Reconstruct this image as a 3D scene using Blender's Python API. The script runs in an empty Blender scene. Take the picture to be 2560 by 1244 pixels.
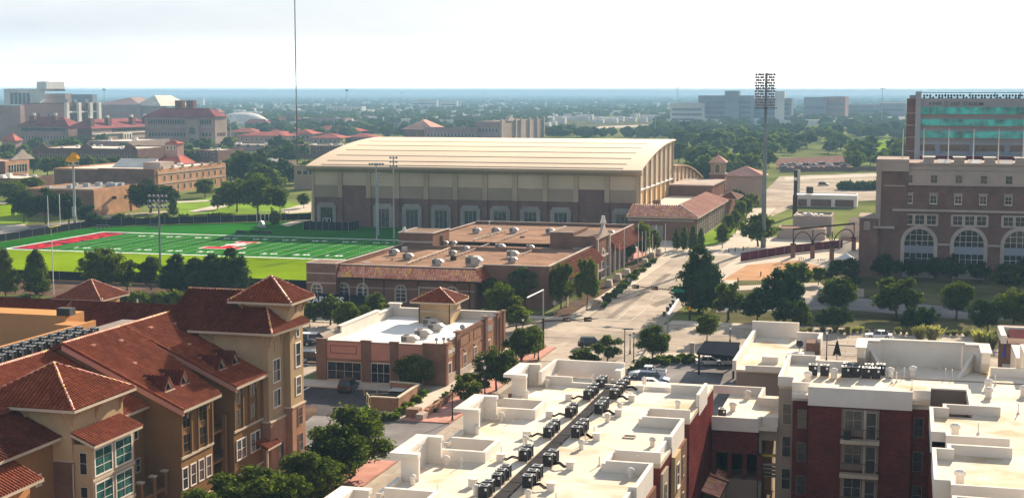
import bpy, math, random
import numpy as np
from mathutils import Vector, Matrix

C = bpy.context.scene
COL = C.collection
random.seed(7)
PI = math.pi
rad = math.radians

# ---------------------------------------------------------------- camera, sky, sun, exposure
F, HY, H, TH = 3620.0, 233.0, 41.6, 0.267          # focal length (px of a 2560 px frame), horizon row, eye height, yaw
PITCH = math.atan((622 - HY) / F)
cam = bpy.data.cameras.new('camera')
camo = bpy.data.objects.new('camera', cam)
COL.objects.link(camo)
camo.location = (0, 0, H)
camo.rotation_euler = (PI / 2 - PITCH, 0, TH)
cam.sensor_width = 36
cam.sensor_fit = 'HORIZONTAL'
cam.lens = 36 * F / 2560
cam.clip_start = 1
cam.clip_end = 40000
C.camera = camo

HAZE = .00019
SUN_EL, SUN_AZ = rad(21), rad(10)                   # azimuth measured from +Y towards +X
w = bpy.data.worlds.new('World')
C.world = w
w.use_nodes = True
nt = w.node_tree
bg = nt.nodes['Background']
sky = nt.nodes.new('ShaderNodeTexSky')
sky.sky_type = 'NISHITA'
sky.sun_disc = False
sky.sun_elevation = SUN_EL
sky.sun_rotation = SUN_AZ
sky.air_density = 1.0
sky.dust_density = 1.4
sky.ozone_density = 1.5
# thin high cloud: a soft veil that whitens the sky in patches
tc = nt.nodes.new('ShaderNodeTexCoord')
mp = nt.nodes.new('ShaderNodeMapping')
mp.inputs['Scale'].default_value = (1, 1, 4)
nz = nt.nodes.new('ShaderNodeTexNoise')
nz.inputs['Scale'].default_value = 3.2
nz.inputs['Detail'].default_value = 5
nz.inputs['Roughness'].default_value = .55
rp = nt.nodes.new('ShaderNodeValToRGB')
rp.color_ramp.elements[0].position = .42
rp.color_ramp.elements[0].color = (.86, .86, .86, 1)
rp.color_ramp.elements[1].position = .66
rp.color_ramp.elements[1].color = (1, 1, 1, 1)
mx = nt.nodes.new('ShaderNodeMix')
mx.data_type = 'RGBA'
vr = nt.nodes.new('ShaderNodeValToRGB')               # blue gaps to white cloud (scaled by ten below)
vr.color_ramp.elements[0].position = .38
vr.color_ramp.elements[0].color = (.50, .60, .76, 1)
vr.color_ramp.elements[1].position = .62
vr.color_ramp.elements[1].color = (.78, .80, .84, 1)
vs = nt.nodes.new('ShaderNodeVectorMath')
vs.operation = 'SCALE'
vs.inputs['Scale'].default_value = 9.0
ml = nt.nodes.new('ShaderNodeMath')
ml.operation = 'MULTIPLY'
ml.inputs[1].default_value = .9
L = nt.links.new
L(tc.outputs['Generated'], mp.inputs['Vector'])
L(mp.outputs['Vector'], nz.inputs['Vector'])
L(nz.outputs['Fac'], rp.inputs['Fac'])
L(nz.outputs['Fac'], vr.inputs['Fac'])
L(vr.outputs['Color'], vs.inputs[0])
L(vs.outputs[0], mx.inputs[7])
L(rp.outputs['Color'], ml.inputs[0])
se0 = nt.nodes.new('ShaderNodeSeparateXYZ')
L(tc.outputs['Generated'], se0.inputs[0])
el = nt.nodes.new('ShaderNodeMapRange')              # veil thinned towards the zenith to lower the ambient light
el.inputs['From Min'].default_value = .12
el.inputs['From Max'].default_value = .8
el.inputs['To Min'].default_value = 1.0
el.inputs['To Max'].default_value = .5
L(se0.outputs['Z'], el.inputs['Value'])
m2_ = nt.nodes.new('ShaderNodeMath')
m2_.operation = 'MULTIPLY'
L(ml.outputs[0], m2_.inputs[0])
L(el.outputs[0], m2_.inputs[1])
L(m2_.outputs[0], mx.inputs[0])
L(sky.outputs['Color'], mx.inputs[6])
# sky brightened low down, all round the horizon, to offset the haze dimming
se = nt.nodes.new('ShaderNodeSeparateXYZ')
L(tc.outputs['Generated'], se.inputs[0])
lo = nt.nodes.new('ShaderNodeValToRGB')
lo.color_ramp.interpolation = 'EASE'
for pos, val in ((0.0, 10.0), (.005, 7.0), (.01, 2.9), (.02, 1.5), (.045, 1.05), (.2, 1.0)):
    e = lo.color_ramp.elements.new(pos)
    e.color = (val / 10, val / 10, val / 10, 1)
lo.color_ramp.elements.remove(lo.color_ramp.elements[0])
lo.color_ramp.elements.remove(lo.color_ramp.elements[-1])
L(se.outputs['Z'], lo.inputs['Fac'])
l4 = nt.nodes.new('ShaderNodeMath')
l4.operation = 'MULTIPLY'
l4.inputs[1].default_value = 10.0
L(lo.outputs['Color'], l4.inputs[0])
vm = nt.nodes.new('ShaderNodeVectorMath')
vm.operation = 'SCALE'
L(mx.outputs[2], vm.inputs[0])
L(l4.outputs[0], vm.inputs['Scale'])
L(vm.outputs[0], bg.inputs['Color'])
bg.inputs['Strength'].default_value = .042
sv = Vector((math.sin(SUN_AZ) * math.cos(SUN_EL), math.cos(SUN_AZ) * math.cos(SUN_EL), math.sin(SUN_EL)))
sl = bpy.data.lights.new('sun', 'SUN')
sl.energy = 5.0
sl.angle = rad(.55)
sl.color = (1, .87, .70)
so = bpy.data.objects.new('sun', sl)
COL.objects.link(so)
so.rotation_euler = sv.to_track_quat('Z', 'Y').to_euler()
so.location = (0, 0, 150)

C.render.engine = 'CYCLES'
C.view_settings.view_transform = 'Standard'
C.view_settings.look = 'None'
C.view_settings.use_curve_mapping = False
C.view_settings.gamma = 1
C.view_settings.exposure = 1.7
C.cycles.max_bounces = 5
C.cycles.diffuse_bounces = 3
C.cycles.glossy_bounces = 2
C.cycles.transmission_bounces = 3
C.cycles.transparent_max_bounces = 4
C.cycles.volume_bounces = 0
C.cycles.caustics_reflective = False
C.cycles.caustics_refractive = False
C.cycles.use_denoising = True

# ---------------------------------------------------------------- helpers
cp, sp, ct, st = math.cos(PITCH), math.sin(PITCH), math.cos(TH), math.sin(TH)

def ray(px, py):
    a, b = (px - 1280) / F, (622 - py) / F
    f, u = cp + b * sp, -sp + b * cp
    return ct * a - st * f, st * a + ct * f, u

def at(px, py, z=0.0):
    """where the line of sight through a photo pixel meets the level z"""
    x, y, u = ray(px, py)
    t = (z - H) / u
    return x * t, y * t

def zat(px, py, X, Y):
    """height seen at row py above the ground point X, Y"""
    r = ray(px, py)
    return H + r[2] * math.hypot(X, Y) / math.hypot(r[0], r[1])

def depth(X, Y, Z=0):
    return (-st * X + ct * Y) * cp - (Z - H) * sp

def atX(px, py, X):
    r = ray(px, py)
    t = X / r[0]
    return r[1] * t, H + r[2] * t

class MB:
    """collects vertices and faces of ONE mesh object"""
    def __init__(s):
        s.v, s.f = [], []
    def poly(s, pts):
        n = len(s.v)
        s.v += [tuple(p) for p in pts]
        s.f.append(tuple(range(n, n + len(pts))))
        return s
    def prism(s, p2, z0, z1):
        a = sum(p2[i][0] * p2[(i + 1) % len(p2)][1] - p2[(i + 1) % len(p2)][0] * p2[i][1] for i in range(len(p2)))
        if a < 0:
            p2 = p2[::-1]
        n, k = len(s.v), len(p2)
        s.v += [(x, y, z0) for x, y in p2] + [(x, y, z1) for x, y in p2]
        s.f.append(tuple(range(n + k - 1, n - 1, -1)))
        s.f.append(tuple(range(n + k, n + 2 * k)))
        for i in range(k):
            j = (i + 1) % k
            s.f.append((n + i, n + j, n + k + j, n + k + i))
        return s
    def box(s, x0, x1, y0, y1, z0, z1):
        return s.prism([(x0, y0), (x1, y0), (x1, y1), (x0, y1)], z0, z1)
    def obox(s, cx, cy, lx, ly, z0, z1, a=0):
        c, d = math.cos(a), math.sin(a)
        return s.prism([(cx + x * c - y * d, cy + x * d + y * c) for x, y in
                        ((-lx / 2, -ly / 2), (lx / 2, -ly / 2), (lx / 2, ly / 2), (-lx / 2, ly / 2))], z0, z1)
    def extr(s, pts, vec):
        """closed outline swept along vec, capped"""
        n, k = len(s.v), len(pts)
        s.v += [tuple(p) for p in pts] + [tuple(p[i] + vec[i] for i in range(3)) for p in pts]
        s.f.append(tuple(range(n + k - 1, n - 1, -1)))
        s.f.append(tuple(range(n + k, n + 2 * k)))
        for i in range(k):
            j = (i + 1) % k
            s.f.append((n + i, n + j, n + k + j, n + k + i))
        return s
    def cyl(s, p0, p1, r0, r1=None, n=8, caps=True):
        r1 = r0 if r1 is None else r1
        p0, p1 = Vector(p0), Vector(p1)
        d = (p1 - p0).normalized()
        u = d.orthogonal().normalized()
        v = d.cross(u)
        b = len(s.v)
        for p, r in ((p0, r0), (p1, r1)):
            for i in range(n):
                a = 2 * PI * i / n
                s.v.append(tuple(p + u * (math.cos(a) * r) + v * (math.sin(a) * r)))
        for i in range(n):
            j = (i + 1) % n
            s.f.append((b + i, b + j, b + n + j, b + n + i))
        if caps:
            s.f.append(tuple(range(b + n - 1, b - 1, -1)))
            s.f.append(tuple(range(b + n, b + 2 * n)))
        return s
    def bar(s, p0, p1, t, t2=None):
        return s.cyl(p0, p1, t * .7071, None, 4)
    def blob(s, c, r, n=8, m=5):
        b = len(s.v)
        for i in range(1, m):
            th = PI * i / m
            for j in range(n):
                a = 2 * PI * j / n
                s.v.append((c[0] + r[0] * math.sin(th) * math.cos(a), c[1] + r[1] * math.sin(th) * math.sin(a), c[2] + r[2] * math.cos(th)))
        s.v += [(c[0], c[1], c[2] + r[2]), (c[0], c[1], c[2] - r[2])]
        t = len(s.v) - 2
        for j in range(n):
            k = (j + 1) % n
            s.f.append((b + j, b + k, t))
            for i in range(m - 2):
                s.f.append((b + i * n + j, b + (i + 1) * n + j, b + (i + 1) * n + k, b + i * n + k))
            s.f.append((b + (m - 2) * n + k, b + (m - 2) * n + j, t + 1))
        return s
    def build(s, name, m, parent=None, kind=None, smooth=False):
        me = bpy.data.meshes.new(name)
        v = s.v
        if parent is not None:
            o = ORG.get(parent.name, (0, 0, 0))
            v = [(x - o[0], y - o[1], z - o[2]) for x, y, z in v]
        me.from_pydata(v, [], s.f)
        me.update()
        if smooth:
            me.polygons.foreach_set('use_smooth', [True] * len(me.polygons))
        return link(name, me, m, parent, kind)

def each(b, name, m, parent=None):
    """one object per loose piece"""
    par = list(range(len(b.v)))
    def find(i):
        while par[i] != i:
            par[i] = par[par[i]]
            i = par[i]
        return i
    for f in b.f:
        for i in f[1:]:
            par[find(i)] = find(f[0])
    groups = {}
    for f in b.f:
        groups.setdefault(find(f[0]), []).append(f)
    for fs in groups.values():
        q = MB()
        mp_ = {}
        for f in fs:
            for i in f:
                if i not in mp_:
                    mp_[i] = len(q.v)
                    q.v.append(b.v[i])
            q.f.append(tuple(mp_[i] for i in f))
        q.build(name, m, parent)

ORG = {}          # world position of each parent, so that children can be given in world coordinates

def link(name, me, m=None, parent=None, kind=None):
    ob = bpy.data.objects.new(name, me)
    COL.objects.link(ob)
    if m is not None and not me.materials:
        me.materials.append(m)
    if parent is not None:
        ob.parent = parent
        ORG[ob.name] = ORG.get(parent.name, (0, 0, 0))
    if kind:
        ob['kind'] = kind
    return ob

def tag(o, label, cat, group=None):
    o['label'] = label
    o['category'] = cat
    if group:
        o['group'] = group
    return o

def thing(name, label, cat, loc=(0, 0, 0), group=None, rz=0):
    o = bpy.data.objects.new(name, None)
    COL.objects.link(o)
    o.location = loc
    o.rotation_euler = (0, 0, rz)
    o.empty_display_size = .5
    ORG[o.name] = tuple(loc)
    return tag(o, label, cat, group)

def proto(name):
    """a prototype's root, used as the first of its kind or removed at the end"""
    o = bpy.data.objects.new(name, None)
    COL.objects.link(o)
    return o

def copy_tree(o, parent=None):
    c = o.copy()
    COL.objects.link(c)
    if parent is not None:
        c.parent = parent
    for ch in KIDS.get(o.name, ()):
        copy_tree(ch, c)
    return c

KIDS = {}
def freeze(o):
    """remember the children of a prototype"""
    ks = [c for c in o.children]
    KIDS[o.name] = ks
    for c in ks:
        freeze(c)

class Stamp:
    """first use moves the prototype itself, later uses copy it"""
    def __init__(s, root):
        s.r, s.used = root, False
        freeze(root)
    def put(s, loc, rz, label, cat, group=None, scale=None):
        if s.used:
            o = copy_tree(s.r)
        else:
            o = s.r
            s.used = True
        o.location = loc
        o.rotation_euler = (0, 0, rz)
        if scale is not None:
            o.scale = scale
        for k in ('group',):
            if k in o.keys():
                del o[k]
        return tag(o, label, cat, group)

# ---------------------------------------------------------------- materials
def nodes(name):
    m = bpy.data.materials.new(name)
    m.use_nodes = True
    t = m.node_tree
    return m, t, t.nodes['Principled BSDF']

def N(t, kind, **kw):
    n = t.nodes.new(kind)
    for k, v in kw.items():
        if k.startswith('_'):
            setattr(n, k[1:], v)
        else:
            n.inputs[k.replace('__', ' ')].default_value = v
    return n

def ramp(t, p0, c0, p1, c1):
    r = t.nodes.new('ShaderNodeValToRGB')
    e = r.color_ramp.elements
    e[0].position, e[1].position = p0, p1
    e[0].color, e[1].color = tuple(c0) + (1,), tuple(c1) + (1,)
    return r

def sc(c, k):
    return tuple(min(.95, x * k) for x in c)

def mix(t, a, b, fac, mode='MIX'):
    m = t.nodes.new('ShaderNodeMix')
    m.data_type = 'RGBA'
    m.blend_type = mode
    for i, x in ((6, a), (7, b), (0, fac)):
        if hasattr(x, 'is_output'):
            t.links.new(x, m.inputs[i])
        elif i == 0:
            m.inputs[0].default_value = x
        else:
            m.inputs[i].default_value = tuple(x) + (1,) if len(x) == 3 else x
    return m.outputs[2]

def mat(name, c, rough=.85, var=.14, s=.5, stain=.12, bump=0, metal=0, spec=.0, c2=None, grime=None):
    m, t, b = nodes(name)
    g = t.nodes.new('ShaderNodeNewGeometry')
    n1 = N(t, 'ShaderNodeTexNoise', Scale=s, Detail=6, Roughness=.65)
    n2 = N(t, 'ShaderNodeTexNoise', Scale=s * .12, Detail=3)
    t.links.new(g.outputs['Position'], n1.inputs['Vector'])
    t.links.new(g.outputs['Position'], n2.inputs['Vector'])
    r1 = ramp(t, .3, sc(c, 1 - var), .7, c2 or sc(c, 1 + var))
    t.links.new(n1.outputs['Fac'], r1.inputs['Fac'])
    r2 = ramp(t, .35, grime or (1 - stain * 1.6,) * 3, .65, (1 + stain * .6,) * 3)
    t.links.new(n2.outputs['Fac'], r2.inputs['Fac'])
    o = mix(t, r1.outputs['Color'], r2.outputs['Color'], 1.0, 'MULTIPLY')
    t.links.new(o, b.inputs['Base Color'])
    b.inputs['Roughness'].default_value = rough
    b.inputs['Metallic'].default_value = metal
    b.inputs['Specular IOR Level'].default_value = spec
    if bump:
        bp = N(t, 'ShaderNodeBump', Strength=bump, Distance=.05)
        n3 = N(t, 'ShaderNodeTexNoise', Scale=s * 9, Detail=3)
        t.links.new(g.outputs['Position'], n3.inputs['Vector'])
        t.links.new(n3.outputs['Fac'], bp.inputs['Height'])
        t.links.new(bp.outputs['Normal'], b.inputs['Normal'])
    return m

def wall_uv(t):
    """metres along the wall and up, whichever way the wall faces"""
    g = t.nodes.new('ShaderNodeNewGeometry')
    p = t.nodes.new('ShaderNodeSeparateXYZ')
    q = t.nodes.new('ShaderNodeSeparateXYZ')
    t.links.new(g.outputs['Position'], p.inputs[0])
    t.links.new(g.outputs['Normal'], q.inputs[0])
    a = N(t, 'ShaderNodeMath', _operation='ABSOLUTE')
    t.links.new(q.outputs['X'], a.inputs[0])
    k = N(t, 'ShaderNodeMath', _operation='GREATER_THAN')
    k.inputs[1].default_value = .6
    t.links.new(a.outputs[0], k.inputs[0])
    mm = t.nodes.new('ShaderNodeMix')
    t.links.new(k.outputs[0], mm.inputs[0])
    t.links.new(p.outputs['X'], mm.inputs[2])
    t.links.new(p.outputs['Y'], mm.inputs[3])
    cb = t.nodes.new('ShaderNodeCombineXYZ')
    t.links.new(mm.outputs[0], cb.inputs[0])
    t.links.new(p.outputs['Z'], cb.inputs[1])
    return cb.outputs[0], g

def brick(name, c1, c2, mortar, bw=.3, bh=.1, stain=.12, band=None):
    m, t, b = nodes(name)
    uv, g = wall_uv(t)
    k = N(t, 'ShaderNodeTexBrick', Scale=1.0, Mortar__Size=.012, Bias=-.1, Brick__Width=bw, Row__Height=bh)
    k.inputs['Color1'].default_value = tuple(c1) + (1,)
    k.inputs['Color2'].default_value = tuple(c2) + (1,)
    k.inputs['Mortar'].default_value = tuple(mortar) + (1,)
    t.links.new(uv, k.inputs['Vector'])
    n2 = N(t, 'ShaderNodeTexNoise', Scale=.35, Detail=5)
    t.links.new(g.outputs['Position'], n2.inputs['Vector'])
    r2 = ramp(t, .3, (1 - stain * 2,) * 3, .7, (1 + stain,) * 3)
    t.links.new(n2.outputs['Fac'], r2.inputs['Fac'])
    o = mix(t, k.outputs['Color'], r2.outputs['Color'], 1.0, 'MULTIPLY')
    t.links.new(o, b.inputs['Base Color'])
    b.inputs['Roughness'].default_value = .95
    b.inputs['Specular IOR Level'].default_value = .0
    return m

def tilemat(name, c1, c2, c3, rough=.8, spec=.04):
    """clay tile: every tile (loose piece or object) gets its own shade"""
    m, t, b = nodes(name)
    g = t.nodes.new('ShaderNodeNewGeometry')
    oi = t.nodes.new('ShaderNodeObjectInfo')
    a = N(t, 'ShaderNodeMath', _operation='ADD')
    t.links.new(g.outputs['Random Per Island'], a.inputs[0])
    t.links.new(oi.outputs['Random'], a.inputs[1])
    f = N(t, 'ShaderNodeMath', _operation='FRACT')
    t.links.new(a.outputs[0], f.inputs[0])
    r = ramp(t, 0, c1, .75, c2)
    e = r.color_ramp.elements.new(1)
    e.color = tuple(c3) + (1,)
    t.links.new(f.outputs[0], r.inputs['Fac'])
    n2 = N(t, 'ShaderNodeTexNoise', Scale=.4, Detail=4)
    t.links.new(g.outputs['Position'], n2.inputs['Vector'])
    r2 = ramp(t, .3, (.78,) * 3, .7, (1.12,) * 3)
    t.links.new(n2.outputs['Fac'], r2.inputs['Fac'])
    o = mix(t, r.outputs['Color'], r2.outputs['Color'], 1.0, 'MULTIPLY')
    t.links.new(o, b.inputs['Base Color'])
    b.inputs['Roughness'].default_value = rough
    b.inputs['Specular IOR Level'].default_value = spec
    return m

def glass(name, c, rough=.12, var=.5, ns=.9):
    m, t, b = nodes(name)
    g = t.nodes.new('ShaderNodeNewGeometry')
    n1 = N(t, 'ShaderNodeTexNoise', Scale=ns, Detail=4)
    t.links.new(g.outputs['Position'], n1.inputs['Vector'])
    r1 = ramp(t, .35, sc(c, 1 - var), .65, sc(c, 1 + var))
    t.links.new(n1.outputs['Fac'], r1.inputs['Fac'])
    t.links.new(r1.outputs['Color'], b.inputs['Base Color'])
    b.inputs['Roughness'].default_value = rough
    b.inputs['Specular IOR Level'].default_value = .6
    return m

def leafmat(name, c1, c2, trans=.35, tc_=None):
    m, t, b = nodes(name)
    t.nodes.remove(b)
    g = t.nodes.new('ShaderNodeNewGeometry')
    oi = t.nodes.new('ShaderNodeObjectInfo')
    n1 = N(t, 'ShaderNodeTexNoise', Scale=.9, Detail=3)
    t.links.new(g.outputs['Position'], n1.inputs['Vector'])
    a = N(t, 'ShaderNodeMath', _operation='MULTIPLY_ADD')
    a.inputs[1].default_value = .45
    t.links.new(oi.outputs['Random'], a.inputs[0])
    a2 = N(t, 'ShaderNodeMath', _operation='MULTIPLY_ADD')
    a2.inputs[1].default_value = .6
    a2.inputs[2].default_value = -.22
    t.links.new(g.outputs['Random Per Island'], a2.inputs[0])
    t.links.new(a2.outputs[0], a.inputs[2])
    a3 = N(t, 'ShaderNodeMath', _operation='ADD')
    t.links.new(n1.outputs['Fac'], a3.inputs[0])
    t.links.new(a.outputs[0], a3.inputs[1])
    r = ramp(t, .35, c1, 1.1, c2)
    t.links.new(a3.outputs[0], r.inputs['Fac'])
    d = t.nodes.new('ShaderNodeBsdfDiffuse')
    tr = t.nodes.new('ShaderNodeBsdfTranslucent')
    t.links.new(r.outputs['Color'], d.inputs['Color'])
    tint = mix(t, r.outputs['Color'], tc_ or (1.5, 1.7, .5), 1.0, 'MULTIPLY')
    t.links.new(tint, tr.inputs['Color'])
    ms = t.nodes.new('ShaderNodeMixShader')
    ms.inputs[0].default_value = trans
    t.links.new(d.outputs[0], ms.inputs[1])
    t.links.new(tr.outputs[0], ms.inputs[2])
    t.links.new(ms.outputs[0], t.nodes['Material Output'].inputs['Surface'])
    return m

def membrane_mat(name, c):
    """roof membrane: welded seams, ponding marks, faint rusty runs"""
    m = mat(name, c, .9, .05, .4, .08, .04)
    t = m.node_tree
    b = t.nodes['Principled BSDF']
    src = b.inputs['Base Color'].links[0].from_socket
    g = t.nodes.new('ShaderNodeNewGeometry')
    k = N(t, 'ShaderNodeTexBrick', Scale=1.0, Mortar__Size=.025, Brick__Width=9.0, Row__Height=2.4)
    k.inputs['Color1'].default_value = (1, 1, 1, 1)
    k.inputs['Color2'].default_value = (.965, .96, .95, 1)
    k.inputs['Mortar'].default_value = (.84, .82, .79, 1)
    t.links.new(g.outputs['Position'], k.inputs['Vector'])
    n = N(t, 'ShaderNodeTexNoise', Scale=.22, Detail=7, Roughness=.62, Distortion=.6)
    t.links.new(g.outputs['Position'], n.inputs['Vector'])
    r = ramp(t, .47, (1, 1, 1), .68, (.76, .63, .49))
    t.links.new(n.outputs['Fac'], r.inputs['Fac'])
    o = mix(t, src, k.outputs['Color'], 1.0, 'MULTIPLY')
    o = mix(t, o, r.outputs['Color'], 1.0, 'MULTIPLY')
    t.links.new(o, b.inputs['Base Color'])
    return m

def road_mat(name, c):
    """jointed concrete road with repairs, oil and tyre polish"""
    m = mat(name, c, .9, .08, .5, .16, .1)
    t = m.node_tree
    b = t.nodes['Principled BSDF']
    src = b.inputs['Base Color'].links[0].from_socket
    g = t.nodes.new('ShaderNodeNewGeometry')
    k = N(t, 'ShaderNodeTexBrick', Scale=1.0, Mortar__Size=.05, Brick__Width=6.0, Row__Height=4.2)
    k.inputs['Color1'].default_value = (1, 1, 1, 1)
    k.inputs['Color2'].default_value = (.90, .90, .90, 1)
    k.inputs['Mortar'].default_value = (.66, .64, .62, 1)
    t.links.new(g.outputs['Position'], k.inputs['Vector'])
    n = N(t, 'ShaderNodeTexNoise', Scale=.16, Detail=8, Roughness=.7, Distortion=1.2)
    t.links.new(g.outputs['Position'], n.inputs['Vector'])
    r = ramp(t, .48, (1, 1, 1), .74, (.62, .60, .58))
    t.links.new(n.outputs['Fac'], r.inputs['Fac'])
    o = mix(t, src, k.outputs['Color'], 1.0, 'MULTIPLY')
    o = mix(t, o, r.outputs['Color'], 1.0, 'MULTIPLY')
    t.links.new(o, b.inputs['Base Color'])
    return m

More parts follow.
